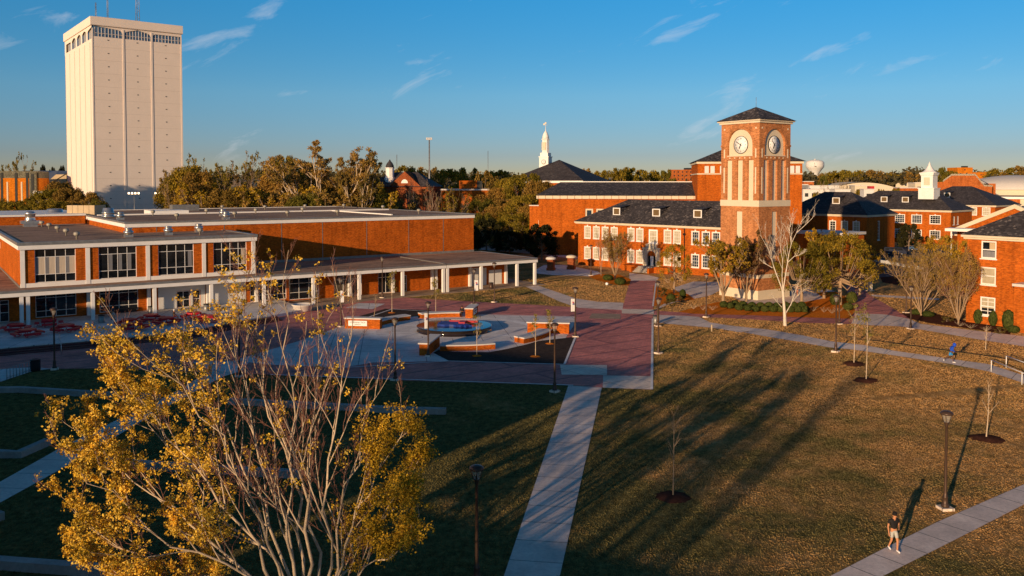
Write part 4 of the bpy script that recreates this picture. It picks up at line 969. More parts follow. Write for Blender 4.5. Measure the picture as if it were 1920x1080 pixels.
C3 = At(1783,398,232); T3, O3 = hip_house('brick_hall', 'wide brick hall with paired white windows and white cupola on its dark roof', (C3.x,C3.y), -48, 31., 15., 9.2, 5.2,
    [(8.6,2.6,5.6,'glass_dark'),(12.6,1.5,5.6,'glass_dark'),(17.2,2.7,5.6,'glass_blue'),(21.9,2.7,5.6,'glass_blue'),(26.9,2.8,5.6,'glass_dark'),(17.2,2.7,1.4,'glass_dark'),(21.9,2.7,1.4,'glass_dark'),(26.9,2.7,1.4,'glass_dark')],
    side=[(2.2,5.4,2.3),(4.8,5.4,2.3)], dorm=[(11.5,2.6,10.5),(17.6,2.6,10.5)], door=9.2)
def cupola():
    q = At(1742,360,240); z = q.z-1.0; t = thing('cupola', 'white square cupola with a curved spire on the dark hip roof', 'cupola', (q.x,q.y,z), R(-48)); k = 240/1600.
    b, w, h0, h1 = 4.2, 3.2, 1.9, 6.1
    m = MB(); m.box(-b/2,b/2,-b/2,b/2,-1,h0); m.box(-b/2-.15,b/2+.15,-b/2-.15,b/2+.15,h0,h0+.25); m.build('base', 'white_paint', t)
    m = MB(); m.box(-w/2,w/2,-w/2,w/2,h0+.25,h1); m.box(-w/2-.35,w/2+.35,-w/2-.35,w/2+.35,h1,h1+.35); m.box(-w/2-.2,w/2+.2,-w/2-.2,w/2+.2,h1-.4,h1-.001); m.build('lantern', 'white_paint', t)
    m = MB(); m.box(-.8,.8,-w/2-.08,-w/2-.01,h0+1.,h1-1.); m.box(-w/2-.08,-w/2-.01,-.8,.8,h0+1.,h1-1.); m.build('louvre', 'cream_stone', t)
    m = MB(); m.lathe([(2.35,h1+.35),(1.75,h1+.6),(1.25,h1+1.05),(.8,h1+1.7),(.42,h1+2.35),(.2,h1+2.9),(.03,h1+3.5)], 8, rot=math.pi/8); m.build('spire', 'white_paint', t)
cupola()
C4 = At(1866,392,268); hip_house('brick_hall', 'brick hall with broad dark hip roof behind the cupola building', (C4.x,C4.y), -48, 28., 22., 9.6, 6.0,
    [(17.5,2.2,6.6,'blind'),(21.5,2.2,6.6,'blind'),(25.4,2.2,6.6,'blind')], wh=2.4, dorm=[(12,4,11.2)])
def porch_wing():
    a = At(1498,433,165); c = Fr((a.x,a.y), -50); t = thing('brick_annex', 'low flat-roofed brick annex with pale coping between the clock tower and the hip-roofed hall', 'building', (a.x,a.y,0), R(-50)); H = a.z-.5
    m = MB(); m.wall((0,0),(9,0),0,H); m.wall((9,0),(9,8),0,H); m.wall((0,8),(0,0),0,H); m.build('wall', 'brick', t)
    m = MB(); m.box(-.4,9.4,-.4,8,H,H+.5); m.build('coping', 'cap_stone', t); m = MB(); m.box(8.2,9.02,-.3,-.02,0,H-.02); m.build('pier', 'brick', t)
porch_wing()
def gable_hall():
    p = At(1903,391,150); c = Fr((0,0), -55); w = 20.; o = (p.x-c.u[0]*w/2, p.y-c.u[1]*w/2); t = thing('gabled_hall', 'brick gable with pale stone raking coping behind the right-hand dormitory', 'building', (o[0],o[1],0), R(-55)); zr = p.z; ze = zr-4.4
    m = MB(); m.wall((0,0),(w,0),0,ze); m.add([(0,0,ze),(w,0,ze),(w/2,0,zr)],[(0,1,2)]); m.wall((0,30),(0,0),0,ze); m.wall((w,0),(w,30),0,ze); m.build('wall', 'brick', t)
    m = MB(); d = .45
    for sx in (0,1):
        x0 = -.4 if sx == 0 else w+.4; z0 = ze-.15
        m.add([(x0,-.15,z0),(w/2,-.15,zr),(w/2,-.15,zr+.75),(x0,-.15,z0+.75),(x0,d,z0),(w/2,d,zr),(w/2,d,zr+.75),(x0,d,z0+.75)],
              [(0,1,2,3) if sx == 0 else (3,2,1,0),(3,2,6,7) if sx == 0 else (7,6,2,3),(7,6,5,4) if sx == 0 else (4,5,6,7),(0,3,7,4) if sx == 0 else (4,7,3,0)])
    m.box(-1.1,-.0,-.2,.9,ze-.9,ze+.35); m.build('raking_coping', 'limestone', t)
    m = MB(); m.quad((-.6,d,ze+.1),(w/2,d,zr+.3),(w/2,30,zr+.3),(-.6,30,ze+.1)); m.quad((w/2,d,zr+.3),(w+.6,d,ze+.1),(w+.6,30,ze+.1),(w/2,30,zr+.3)); m.build('roof', 'shingle_green', t)
    m = MB(); m.box(-.9,-.05,1.,30,ze-.5,ze+.09); m.build('gutter', 'white_paint', t)
    # covered walkway in front of it
    q = At(1785,428,155); k = thing('covered_walkway', 'slim white canopy on posts with a brick pier in front of the gabled hall', 'walkway', (q.x,q.y,0), R(-40)); z = q.z
    m = MB(); m.box(-1,9,-.8,3,z-.5,z); m.build('roof', 'white_paint', k); m = MB(); m.box(2.8,4.2,-.6,.8,0,z-.5); m.build('pier', 'brick', k)
    for x in (0.,5.2,8.6): m = MB(); m.box(x-.12,x+.12,-.5,-.26,0,z-.5); m.build('post', 'white_paint', k)
gable_hall()
# ------------------------------------------------------------------ white library tower
def library_tower():
    w0 = At(171,33,300); t = thing('library_tower', 'tall windowless white concrete tower with arched windows under its roof slab', 'tower', (w0.x,w0.y,0), R(38))
    Wx, Wy = 30.65, 45.8; zt_, zr0, zw0, zw1 = 75., 72.0, 68.2, 71.6
    m = MB()
    # three bays on the right face (y=0) separated by projecting fins; five grooves on the left face (x=0)
    fins = (10.37, 20.0)
    segs = [(0,10.05),(10.69,19.68),(20.32,Wx)]
    pr = lambda a, b, top: [(a,zw0),(b,zw0)]+top
    tops = [[(10.05,70.0),(9.6,70.75),(8.8,71.05),(0,72.0)], [(19.68,69.9),(19.2,70.6),(18.5,70.95),(15.2,71.75),(12.,70.95),(11.1,70.6),(10.69,69.9)], [(Wx,70.9),(21.4,70.95),(20.7,70.6),(20.32,69.9)]]
    m.quad((0,0,6),(Wx,0,6),(Wx,0,zw0),(0,0,zw0))
    m.wall((Wx,0),(Wx,Wy),6,zr0); m.wall((Wx,Wy),(0,Wy),6,zr0)
    # frieze above the arched windows on the right face
    def frieze(P, L, segs, tops):
        last = 0.
        for (a, b), tp in zip(segs, tops):
            if a > last+.01: m.quad(P(last,zw0),P(a,zw0),P(a,zr0),P(last,zr0))
            pts = sorted(tp, key=lambda q: q[0])
            if pts[0][0] > a: pts = [(a,pts[0][1])]+pts
            if pts[-1][0] < b: pts = pts+[(b,pts[-1][1])]
            for i in range(len(pts)-1):
                m.quad(P(pts[i][0],pts[i][1]),P(pts[i+1][0],pts[i+1][1]),P(pts[i+1][0],zr0),P(pts[i][0],zr0))
            last = b
        if last < L-.01: m.quad(P(last,zw0),P(L,zw0),P(L,zr0),P(last,zr0))
    frieze(lambda s, z: (s,0,z), Wx, segs, tops)
    # left face: solid piers with deep vertical slots
    sl = [2.6+i*8.6 for i in range(6)]
    P3 = lambda s, z, d=0.: (d,s,z)     # s measured along +y from the near corner
    last = 0.
    for q in sl:
        a, b = max(0.,q-.4), min(Wy,q+.4)
        m.quad(P3(a,6),P3(last,6),P3(last,66.2),P3(a,66.2)); m.quad(P3(b,6,.6),P3(a,6,.6),P3(a,66.2,.6),P3(b,66.2,.6)); m.quad(P3(a,6,.6),P3(a,6),P3(a,66.2),P3(a,66.2,.6)); m.quad(P3(b,6),P3(b,6,.6),P3(b,66.2,.6),P3(b,66.2)); last = b
        m.box(.15,.55,(a+b)/2-.08,(a+b)/2+.08,6,66.2)
    if last < Wy: m.quad(P3(Wy,6),P3(last,6),P3(last,66.2),P3(Wy,66.2))
    m.quad(P3(Wy,66.2),P3(0,66.2),P3(0,zw0-.9),P3(Wy,zw0-.9))
    lseg = []; 
    for i, (a, b) in enumerate(((.05,6.2),(8.2,14.9),(17.,23.6),(25.8,32.4),(34.6,43.))): lseg.append((a,b))
    last = 0.
    for i, (a, b) in enumerate(lseg):
        m.quad(P3(a,zw0-.9),P3(last,zw0-.9),P3(last,zr0),P3(a,zr0)) if a > last+.06 else None
        mid = (a+b)/2; hh = 71.3
        pts = [(a,70.2),(a+.7,70.7),(mid,hh),(b-.7,70.7),(b,70.2)] if i not in (0,4) else ([(a,71.3),(b-.8,70.6),(b,70.1)] if i == 0 else [(a,70.1),(a+.6,70.5),(b,70.5)])
        for k in range(len(pts)-1): m.quad(P3(pts[k+1][0],pts[k+1][1]),P3(pts[k][0],pts[k][1]),P3(pts[k][0],zr0),P3(pts[k+1][0],zr0))
        last = b
    m.quad(P3(Wy,zw0-.9),P3(last,zw0-.9),P3(last,zr0),P3(Wy,zr0))
    m.build('shaft', 'precast', t)
    m = MB()
    for q in fins: m.box(q-.32,q+.32,-.14,.02,6,zr0-.7)
    m.box(.02,.45,-.1,-.0,6,zr0-1); m.box(Wx-.45,Wx+.03,-.1,-.0,6,zr0-1); m.build('fin', 'precast', t)
    m = MB(); e = .4; m.box(-e,Wx+e,-e,Wy+e,zr0,zt_); m.build('roof_slab', 'precast', t)
    m = MB(); m.box(-e-.02,Wx+e+.02,-e-.02,-e+.1,zr0+.02,zr0+.22); m.box(2.5,17,3,20,zt_,zt_+.7)
    for k in range(13):
        z = 66.9-4.62*k
        for i, (a, b) in enumerate(segs): m.box(a+.3,b-.3,-.03,-.004,z-2.35,z-2.29)
    m.build('panel_joint', 'precast_seam', t)
    m = MB(); m.box(-.27,.27,-.06,-.003,-.14,.14); wo = m.mesh('weep_opening', 'louvre_dark')
    for k in range(14):
        z = 67.2-4.66*k
        for x in (5.4,15.1,24.9): link('weep_opening', wo, t, (x,0,z))
    m = MB(); m.quad((.55,Wy-.1,zw0-.9),(.55,.6,zw0-.9),(.55,.6,zr0),(.55,Wy-.1,zr0)); m.build('window', 'glass_haze', t)
    m = MB(); m.quad((0.1,.3,zw0),(Wx-.1,.3,zw0),(Wx-.1,.3,zr0),(.1,.3,zr0)); g = m.build('window', 'glass_sky', t)
    m = MB()
    for (a, b) in segs:
        for i in range(1,9): x = a+(b-a)*i/9; m.box(x-.06,x+.06,.12,.28,zw0,71.4)
    m.box(.05,Wx-.05,.14,.28,zw0+1.15,zw0+1.27); m.build('mullion', 'precast', g)
    m = MB(); m.box(1.,Wx-1,1.,Wy-1,0,6.05); m.build('base', 'louvre_dark', t)
    m = MB()
    for i in range(9): x = .4+i*3.7; m.box(x-.25,x+.25,.1,.6,0,6.0)
    m.build('pilotis', 'precast', t)
    for px, h in ((180,8.5),(202,16),(258,17)):
        q = At(px,40,318); a = thing('antenna', {180:'short slim mast on the roof of the white tower, nearest its left corner',202:'thin tall mast in the middle of the white tower roof',258:'thick lattice mast on the white tower roof'}[px], 'antenna', (q.x,318.,75.))
        m = MB(); r = .5 if px == 258 else .2
        for k in range(3):
            an = 2*math.pi*k/3; m.tube([(r*math.cos(an)*1.6,r*math.sin(an)*1.6,0),(r*math.cos(an),r*math.sin(an),h)],.09 if px == 258 else .06,4)
        for k in range(int(h/.9)):
            a0, a1 = 2*math.pi*(k%3)/3, 2*math.pi*((k+1)%3)/3; m.tube([(r*1.3*math.cos(a0),r*1.3*math.sin(a0),k*.9),(r*1.3*math.cos(a1),r*1.3*math.sin(a1),k*.9+.9)],.05,4)
        m.build('mast', 'grey_metal', a)
    for px in (252,302):
        q = At(px,383,262); a = thing('floodlight_pole', {252:'pole with four floodlights in front of the white tower, the left one',302:'pole with four floodlights in front of the white tower, the right one'}[px], 'light pole', (q.x,q.y,0), 0, 'floodlight poles before the white tower')
        zt2 = At(px,364,262).z; m = MB(); m.tube([(0,0,0),(0,0,zt2)],[.16,.1],6); m.tube([(-1.6,0,zt2-.1),(1.6,0,zt2-.1)],.07,5); m.build('pole', 'grey_metal', a)
        m = MB()
        for k in range(4): x = -1.5+k; m.box(x-.28,x+.28,-.35,.1,zt2,zt2+.55)
        m.build('floodlight', 'silver_metal', a)
library_tower()
# ------------------------------------------------------------------ far buildings
def block(t, x0, x1, y0, y1, z0, z1, mat, name='wall', roof=None):
    m = MB(); m.box(x0,x1,y0,y1,z0,z1); b = m.build(name, mat, t)
    if roof: m = MB(); m.box(x0-.2,x1+.2,y0-.2,y1+.2,z1+.002,z1+.45); m.build('coping', roof, t)
    return b
def far(name, label, px, py, Y, phi=0., cat='building'):
    q = At(px,py,Y); return thing(name, label, cat, (q.x,q.y,0), R(phi)), q.z
def apartments():
    Y = 320.; k = Y/1600.; t, z = far('apartment_block', 'orange and green apartment block at the far left edge', 72, 321, Y, 14)
    W = 26.; z1 = z
    block(t,-W,-0.,0,14,0,z1-2.6,'brick_orange','wall'); block(t,-W,-0,.1,13.9,z1-2.6,z1,'shingle_green','upper_wall')
    m = MB()
    for x in (-21.5,-12.8,-4.3,-8.,-16.8): m.box(x,x+.8,-.1,-.001,2,z1-.6)
    m.build('recess', 'louvre_dark', t); m = MB()  # raised dark strips; the shade of recesses is put into their colour
    for x in (-19.5,-15.4,-10.8,-6.): m.box(x,x+.5,-.12,-.001,2,z1-4)
    m.build('stone_strip', 'limestone', t); block(t,-2.9,-.5,-1.2,-.001,0,z1-.4,'shingle_green','stair_bay')
    m = MB(); m.box(-2.2,-1.3,-1.32,-1.201,2,z1-1.); m.build('recess', 'louvre_dark', t)  # dark strip on the stair bay, recess shade put into its colour
    u, z = far('metal_roof_hall', 'far hall with grey metal roof and yellow gable between the apartments and white tower', 86, 327, 345, 8)
    m = MB(); m.box(-15,1,0,14,0,z-5); m.build('wall', 'louvre_dark', u); m = MB(); m.quad((-16,-1,z-3.4),(0,-1,z-4.6),(2,8,z+1.6),(-12,8,z+1.6)); m.quad((0,-1,z-4.6),(8,-1,z+.4),(8,12,z+1.4),(2,8,z+1.6)); m.build('roof', 'silver_metal', u)
    m = MB(); m.add([(-1,-.5,0),(8,-.5,0),(8,-.5,z),(4,-.5,z),(-1,-.5,z-4.6)],[(0,1,2,3,4)]); m.build('gable', 'screen_tan', u)
    u, z = far('white_wall', 'white rendered wall end standing among the trees left of the white tower', 61, 358, 250, 4, 'wall'); block(u,0,5,0,.4,0,z,'white_wall')
apartments()
def cupola_hall():
    t, z = far('brick_house', 'dark-roofed brick building with blue-lit white cupola and half-round window', 762, 338, 268, -10)
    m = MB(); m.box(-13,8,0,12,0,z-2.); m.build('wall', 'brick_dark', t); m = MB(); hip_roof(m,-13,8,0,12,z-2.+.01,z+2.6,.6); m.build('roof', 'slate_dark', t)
    m = MB(); m.add([(-6,-.3,z-2.2),(5,-.3,z-2.2),(-.5,-.3,z+2.8),(-6,3,z-2.2),(5,3,z-2.2),(-.5,6,z+2.8)],[(0,1,2),(0,2,5,3),(2,1,4,5)]); g = m.build('gable', 'brick_dark', t)
    m = MB(); m.poly([(-.5+1.1*math.cos(math.pi*i/10),-.36,z-.9+1.2*math.sin(math.pi*i/10)) for i in range(11)]); m.build('window', 'white_paint', g)
    q = At(731,336,272); c = thing('cupola', 'octagonal white cupola with dark dome, seen blue in shade among the trees', 'cupola', (q.x,q.y,q.z-2))
    m = MB(); m.lathe([(1.75,0),(1.75,2.2),(1.6,2.3),(1.6,2.6),(1.35,2.7),(1.3,5.4),(1.5,5.5),(1.5,5.7)], 8, sm=False); m.build('drum', 'white_paint', c); m = MB(); m.lathe([(1.35,5.7),(1.25,6.4),(.9,7.1),(.4,7.7),(.05,8.3)], 12); m.build('dome', 'slate_dark', c)
cupola_hall()
def spire_hall():
    t, z = far('pyramid_roof_hall', 'hall with broad dark pyramid roof under a white steeple', 1042, 343, 300, -25)
    m = MB(); m.box(-15,12,-6,20,0,z); m.build('wall', 'brick', t); m = MB(); m.box(-15.6,12.6,-6.6,20.6,z+.002,z+.8); m.build('cornice', 'white_paint', t)
    zr = At(1030,303,310).z; m = MB(); a,b,c,d = (-16,-7,z+.81),(13,-7,z+.81),(13,21,z+.81),(-16,21,z+.81); e = (-1.5,7,zr+.6)
    for x, y in ((a,b),(b,c),(c,d),(d,a)): m.add([x,y,e],[(0,1,2)])
    m.build('roof', 'slate_dark', t)
    q = At(1023,308,308); s = thing('steeple', 'white steeple with small clock and weathervane on the dark pyramid roof', 'steeple', (q.x,q.y,q.z-.5), R(-25)); k = 308/1600
    m = MB(); m.box(-1.75,1.75,-1.75,1.75,-1,3.0); m.box(-1.95,1.95,-1.95,1.95,3.002,3.3); m.box(-1.5,1.5,-1.5,1.5,3.3,4.6); m.build('base', 'white_paint', s)
    m = MB(); m.lathe([(1.45,4.6),(1.35,5.),(1.3,9.2),(1.55,9.3),(1.55,9.6),(1.25,9.7)], 8, sm=False); m.build('lantern', 'white_paint', s)
    m = MB(); m.lathe([(1.25,9.7),(1.15,10.6),(.85,11.5),(.4,12.2),(.12,12.6),(.04,15.2)], 12); m.build('dome', 'white_paint', s)
    m = MB(); m.box(-.6,.6,-1.34,-1.25,5.6,8.4); m.box(-1.34,-1.25,-.6,.6,5.6,8.4); m.build('louvre', 'cream_stone', s)
    m = MB(); m.lathe([(.75,-.04),(.75,.04)], 20); c_ = m.build('clock_face', 'clock_white', s, (0,-1.8,1.3)); c_.rotation_euler = (math.pi/2,0,0)
    m = MB(); m.lathe([(.75,.0),(.75,.07),(.86,.07),(.86,0)], 20, cap=False); m.prism([(-.04,0),(.04,0),(.04,.5),(-.04,.5)],.05,.07); m.prism([(0,-.04),(.4,-.04),(.4,.04),(0,.04)],.05,.07); m.build('bezel', 'black', c_)
    m = MB(); m.tube([(-.9,0,14.6),(.9,0,14.6)],.05,5); m.box(-.9,-.3,-.03,.03,14.6,15.2); m.box(-.3,.3,-.03,.03,15.,15.6); m.build('weathervane', 'cream_stone', s)
spire_hall()
def others():
    t, z = far('brick_office', 'low flat-roofed brick building in front of the hall with cupola, between trees', 828, 357, 262, 6)
    block(t,0,14.6,0,12,0,z,'brick',roof='cap_stone'); block(t,5.8,11,2,10,z+.46,z+3.0,'brick','penthouse'); block(t,11.05,12.6,2,10,z+.46,z+2.9,'louvre_dark','louvre')
    t, z = far('classroom_block', 'long dark glazed building glimpsed among trees right of the white tower', 430, 336, 292, 0)
    block(t,0,19.5,0,10,0,z,'louvre_dark'); m = MB(); m.box(.3,19.2,-.05,-.002,z-2.6,z-.5); m.build('window', 'glass_blue', t); m = MB(); m.box(-.2,19.7,-.1,0,z-4.5,z-4.1); m.build('band', 'white_wall', t)
    t, z = far('brick_tower_block', 'narrow brick block just right of the white tower behind trees', 340, 319, 330, 0); block(t,0,3.2,0,8,0,z,'brick_orange')
    t, z = far('brick_office', 'distant red brick office with rows of small windows left of the stage house', 1260, 318, 620, 8)
    block(t,0,17,0,10,0,z,'brick_far'); block(t,12,15,1,9,z,z+1.3,'louvre_dark','penthouse'); m = MB()
    for i in range(5):
        for j in range(3): m.box(1.2+i*3.1,2.2+i*3.1,-.05,-.001,z-2.2-j*2.6,z-1.2-j*2.6)
    m.build('window', 'louvre_dark', t); block(t,17.0,21,2,9,0,z-1.5,'louvre_dark','side_wall')
    # water tower
    t, z = far('water_tower', 'white water tower with dark emblem on the skyline right of the clock tower', 1528, 300, 950, 0, 'water tower'); k = 950/1600
    m = MB(); m.lathe([(4.2,0),(4.2,z-16),(5.2,z-14.),(8.4,z-9.6),(9.5,z-8.2),(9.9,z-6.6),(9.8,z-3.),(8.6,z-1.2),(4.,z+.1),(.1,z+.5)], 40); m.build('tank', 'white_wall', t)
    m = MB(); m.lathe([(1.,z+.3),(1.,z+1.2),(.1,z+1.3)], 10); m.build('vent', 'white_wall', t)
    m = MB(); y = -9.95
    m.add([(-5,y+1.6,z-3.2),(-3.4,y+.75,z-3.2),(-3.2,y+.7,z-6.6),(-1.6,y+.22,z-7.2),(-1.9,y+.25,z-8.2),(-4.2,y+1.,z-7.)],[(0,1,2,3,4,5)][0:1]); m.build('emblem', 'louvre_dark', t)
    # town beyond, right
    lay = [('white_storefront','long white low storefront below the water tower',1506,356,420,20,11,5,'white_wall'),('white_storefront','white boxy storefront with dark openings right of the brick stage house',1518,349,460,16,10,6,'white_wall'),
           ('brick_store','small red brick shop among the white stores under the water tower',1507,341,520,6,8,5,'brick_far'),('grey_store','low grey metal-roofed store left of the bare town trees',1500,347,440,4,9,5,'grey_metal'),
           ('cream_store','cream store with flat roof beyond the parking lot trees',1603,349,430,6,9,5,'limestone'),('white_kiosk','little white gabled kiosk in front of the town stores',1620,356,360,4.2,5,5,'white_wall'),
           ('brick_store','brick shop with a pale window band left of the cupola',1688,353,420,9,9,5,'brick_far'),('cream_store','tall cream block directly left of the cupola',1716,344,430,4,9,6,'limestone'),
           ('red_sign_store','store with a red sign panel in the far town',1631,349,470,2.4,6,7,'red_gel'),('white_storefront','flat white shed at the foot of the bare town trees',1566,356,400,7,9,4,'white_wall'),
           ('white_storefront','pale low roofline seen left of the far brick office above the auditorium roof',1085,337,520,9,8,8,'white_wall'),('white_storefront','white vaulted shed just left of the spiky trees above the auditorium roof',1130,335,500,5,8,8,'white_wall'),('white_storefront','long white roof seen above the auditorium ridge near the stage house',1180,340,480,16,8,5,'white_wall')]
    for nm, lb, px, py, Y, w, d, h, mt in lay:
        t, z = far(nm, lb, px, py, Y, -4); block(t,0,w,0,d,0,z,mt,'wall','cap_stone' if mt != 'red_gel' else None)
        m = MB(); n = max(1,int(w/3))
        for i in range(n): m.box(w*(i+.25)/n,w*(i+.75)/n,-.04,-.001,max(.3,z-3.4),max(1.2,z-1.6))
        m.build('opening', 'louvre_dark', t)
    # arched roof hall
    t, z = far('vaulted_hall', 'wide tan vaulted roof in the far town', 1622, 341, 500, -4); m = MB(); pts = []
    n = 20; w = 24.
    A = [(-w+2*w*i/n, z-6.+6.*math.cos((i/n-.5)*math.pi*.9)) for i in range(n+1)]
    for i in range(n): m.quad((A[i][0],0,A[i][1]),(A[i+1][0],0,A[i+1][1]),(A[i+1][0],30,A[i+1][1]),(A[i][0],30,A[i][1]))
    m.build('roof', 'limestone', t); m = MB()
    for i in range(n): m.quad((A[i][0],.1,0),(A[i+1][0],.1,0),(A[i+1][0],.1,A[i+1][1]-.4),(A[i][0],.1,A[i][1]-.4))
    m.build('wall', 'limestone', t); m = MB(); m.poly([(-3+5.*math.cos(math.pi*i/10),.0,z-5+3.*math.sin(math.pi*i/10)) for i in range(11)]); m.build('window', 'louvre_dark', t)
    t, z = far('cut_bank', 'bare tan earth bank at the foot of the far woods right', 1708, 341, 560, -4, 'bank'); m = MB(); m.add([(-12,0,0),(14,0,0),(12,4,z),(-8,4,z-.8)],[(0,1,2,3)]); m.build('slope', 'limestone', t)
    # brick sports buildings, dome, orange tower
    t, z = far('brick_gymnasium', 'red brick gymnasium with clipped pale gable right of the cupola', 1755, 328, 390, -6); k = 390/1600.
    m = MB(); q = [(0,0),(24.5,0),(24.5,z-5.3),(20.5,z-5.0),(13.,z),(2.8,z),(-1,z-3.4)]; q = [(0,0),(24.5,0),(24.5,z-5.4),(21.,z-5.2),(17.,z-.3),(6.8,z-.3),(3.,z-3.2),(0,z-3.3)]
    m.add([(x,0,zz) for x, zz in q],[tuple(range(8))]); m.wall((24.5,0),(24.5,20),0,z-5.4); m.build('wall', 'brick_far', t)
    m = MB(); m.quad((16.2,.1,z-.4),(24.6,.1,z-5.4),(34,20,z-5.4),(25,20,z-.6)); m.build('roof', 'slate_dark', t)
    m = MB()
    for (xa,za),(xb,zb) in ((q[2],q[3]),(q[3],q[4]),(q[4],q[5]),(q[5],q[6])): m.add([(xa,-.2,za),(xb,-.2,zb),(xb,-.2,zb+.8),(xa,-.2,za+.8)],[(0,3,2,1),(0,1,2,3)])
    m.box(1,15,-.3,-.01,z-12,z-10.5); m.build('coping', 'cream_stone', t); m = MB()
    for i in range(5): m.box(3.4+i*2.2,4.6+i*2.2,-.36,-.301,z-11.6,z-11.); m.build('window', 'louvre_dark', t)
    t, z = far('concrete_hall', 'cream hall linking the gymnasium and the domed arena', 1804, 345, 398, -6); block(t,0,8,0,9,0,z,'limestone'); block(t,7.6,14,-2,9,0,z+.2,'brick_far','brick_wall')
    t, z = far('brick_tower_block', 'bright orange brick tower block on the right skyline', 1795, 314, 640, 2)
    block(t,0,11.8,0,14,0,z,'brick_orange'); block(t,11.8,25,2,14,0,z-3.6,'brick_orange','low_wing'); block(t,8,10.4,4,9,z,z+1.2,'louvre_dark','penthouse'); m = MB()
    for x, zz in ((5.4,z-2.2),(2,z-5.2),(15,z-6),(19,z-6.)): m.box(x,x+.8,-.1+(2 if x>11 else 0),-.02+(2 if x>11 else 0),zz,zz+1)
    m.build('window', 'louvre_dark', t)
    t, z = far('domed_arena', 'round cream arena with low grey dome at the right edge', 1905, 328, 440, 0); Rr = 24.; m = MB(); zc = z-7.6
    m.lathe([(Rr,0),(Rr,zc)], 64, cap=False); m.build('wall', 'limestone', t); m = MB(); m.lathe([(Rr+.6,zc),(Rr+.6,zc+.5)]+[(Rr*math.cos(math.pi/2*i/10), zc+.5+7.*math.sin(math.pi/2*i/10)) for i in range(1,10)]+[(.1,zc+7.5)], 64); m.build('dome', 'cap_stone', t)
    m = MB()
    for i in range(12):
        a = -math.pi+i*math.pi/12+.13; c, s_ = math.cos(a), math.sin(a)
        P = lambda w_, zz: ((Rr+.1)*c-w_*s_, (Rr+.1)*s_+w_*c, zz)
        m.quad(P(-2,zc-4.2),P(2,zc-4.2),P(2,zc-3.4),P(-2,zc-3.4))
    m.build('window', 'louvre_dark', t)
    t, z = far('flat_roof_gym', 'long low building with white roof edge, brick panel and glazed front at right edge', 1830, 369, 300, -28); w = 40
    m = MB(); m.box(-22,w,0,45,z-.6,z); m.build('roof', 'gravel_roof', t); m = MB(); m.box(-.3,w,-.4,-.001,z-.7,z+.1); m.build('fascia', 'white_paint', t)
    m = MB(); m.box(0,w,.3,44,0,z-.61); m.build('wall', 'limestone', t); m = MB(); m.box(5.2,13.4,.1,.299,0,z-.62); m.build('brick_panel', 'brick_far', t); m = MB(); m.box(13.6,w,.15,.299,z-6,z-3); m.build('window', 'glass_blue', t)
    m = MB()
    for i in range(8): m.box(13.6+i*2.4,13.8+i*2.4,.05,.149,z-6,z-3)
    m.build('mullion', 'white_paint', t)
    # tall floodlight mast and distant radio masts
    q = G(805,470,0); q = At(805,300,300); t = thing('floodlight_mast', 'tall steel floodlight mast above the trees left of the steeple', 'light mast', (q.x,300,0)); z = At(805,262,300).z
    m = MB(); m.tube([(0,0,0),(0,0,z)],[.38,.22],8); m.build('pole', 'grey_metal', t); m = MB(); m.box(-1.,1.,-.5,.5,z-.1,z+.05)
    for k in range(4):
        for j in range(2): m.box(-1.05+k*.55,-.6+k*.55,-.55+j*.7,-.2+j*.7,z+.05,z+.75)
    m.build('lamp_cluster', 'silver_metal', t)
    for px, top, Y, lb in ((744,290,900,'faint radio mast on the skyline right of the blue-lit cupola'),(915,283,1100,'faint radio mast on the skyline left of the white steeple')):
        q = At(px,top,Y); t = thing('radio_mast', lb, 'radio mast', (q.x,Y,0)); m = MB(); m.tube([(0,0,0),(0,0,q.z)],.3,4); m.build('mast', 'grey_metal', t)
others()
# ------------------------------------------------------------------ trees
def curve(p, d, L, n, rnd, wob=.12, up=.0):
    """gnarled polyline from p along d"""
    pts = [Vector(p)]; d = Vector(d).normalized(); st = L/n
    for i in range(n):
        d = (d+Vector((rnd.uniform(-wob,wob),rnd.uniform(-wob,wob),rnd.uniform(-wob,wob)+up))).normalized(); pts.append(pts[-1]+d*st)
    return pts, d
def side_dir(d, ang, az):
    d = Vector(d).normalized(); a = d.orthogonal().normalized(); b = d.cross(a)
    return (d*math.cos(ang)+(a*math.cos(az)+b*math.sin(az))*math.sin(ang)).normalized()
def branchy(mb, rnd, pts, r0, r1, lev, P, tips):
    """draw one limb and recurse; P: per level dict(n, len, ang, frac0, segs, sides)"""
    k = len(pts); rad = [r0+(r1-r0)*(i/(k-1))**.8 for i in range(k)]
    q = P[lev]; mb.tube(pts, rad, q['sides'], 1 if lev >= 2 else 0, cap=False)
    if lev+1 >= len(P): tips.append((pts[-1], (pts[-1]-pts[-2]).normalized())); return
    c = P[lev+1]; L = sum((pts[i+1]-pts[i]).length for i in range(k-1))
    for i in range(c['n']):
        t = c['f0']+(1-c['f0'])*((i+rnd.random())/c['n']); f = t*(k-1); j = min(int(f),k-2); p = pts[j].lerp(pts[j+1],f-j)
        d = (pts[j+1]-pts[j]).normalized(); r = rad[j]+(rad[j+1]-rad[j])*(f-j)
        nd = side_dir(d, R(c['ang']*rnd.uniform(.65,1.3)), rnd.uniform(0,2*math.pi)); nd.z += c.get('up',.2); nd.normalize()
        l = L*c['len']*rnd.uniform(.6,1.25)*(1.1-.55*t); np_, _ = curve(p, nd, l, c['segs'], rnd, c.get('wob',.12), c.get('trop',.05))
        branchy(mb, rnd, np_, min(r*.75, c.get('rmax',1e9)), max(c['rmin'], r*.22), lev+1, P, tips)
    tips.append((pts[-1], (pts[-1]-pts[-2]).normalized()))
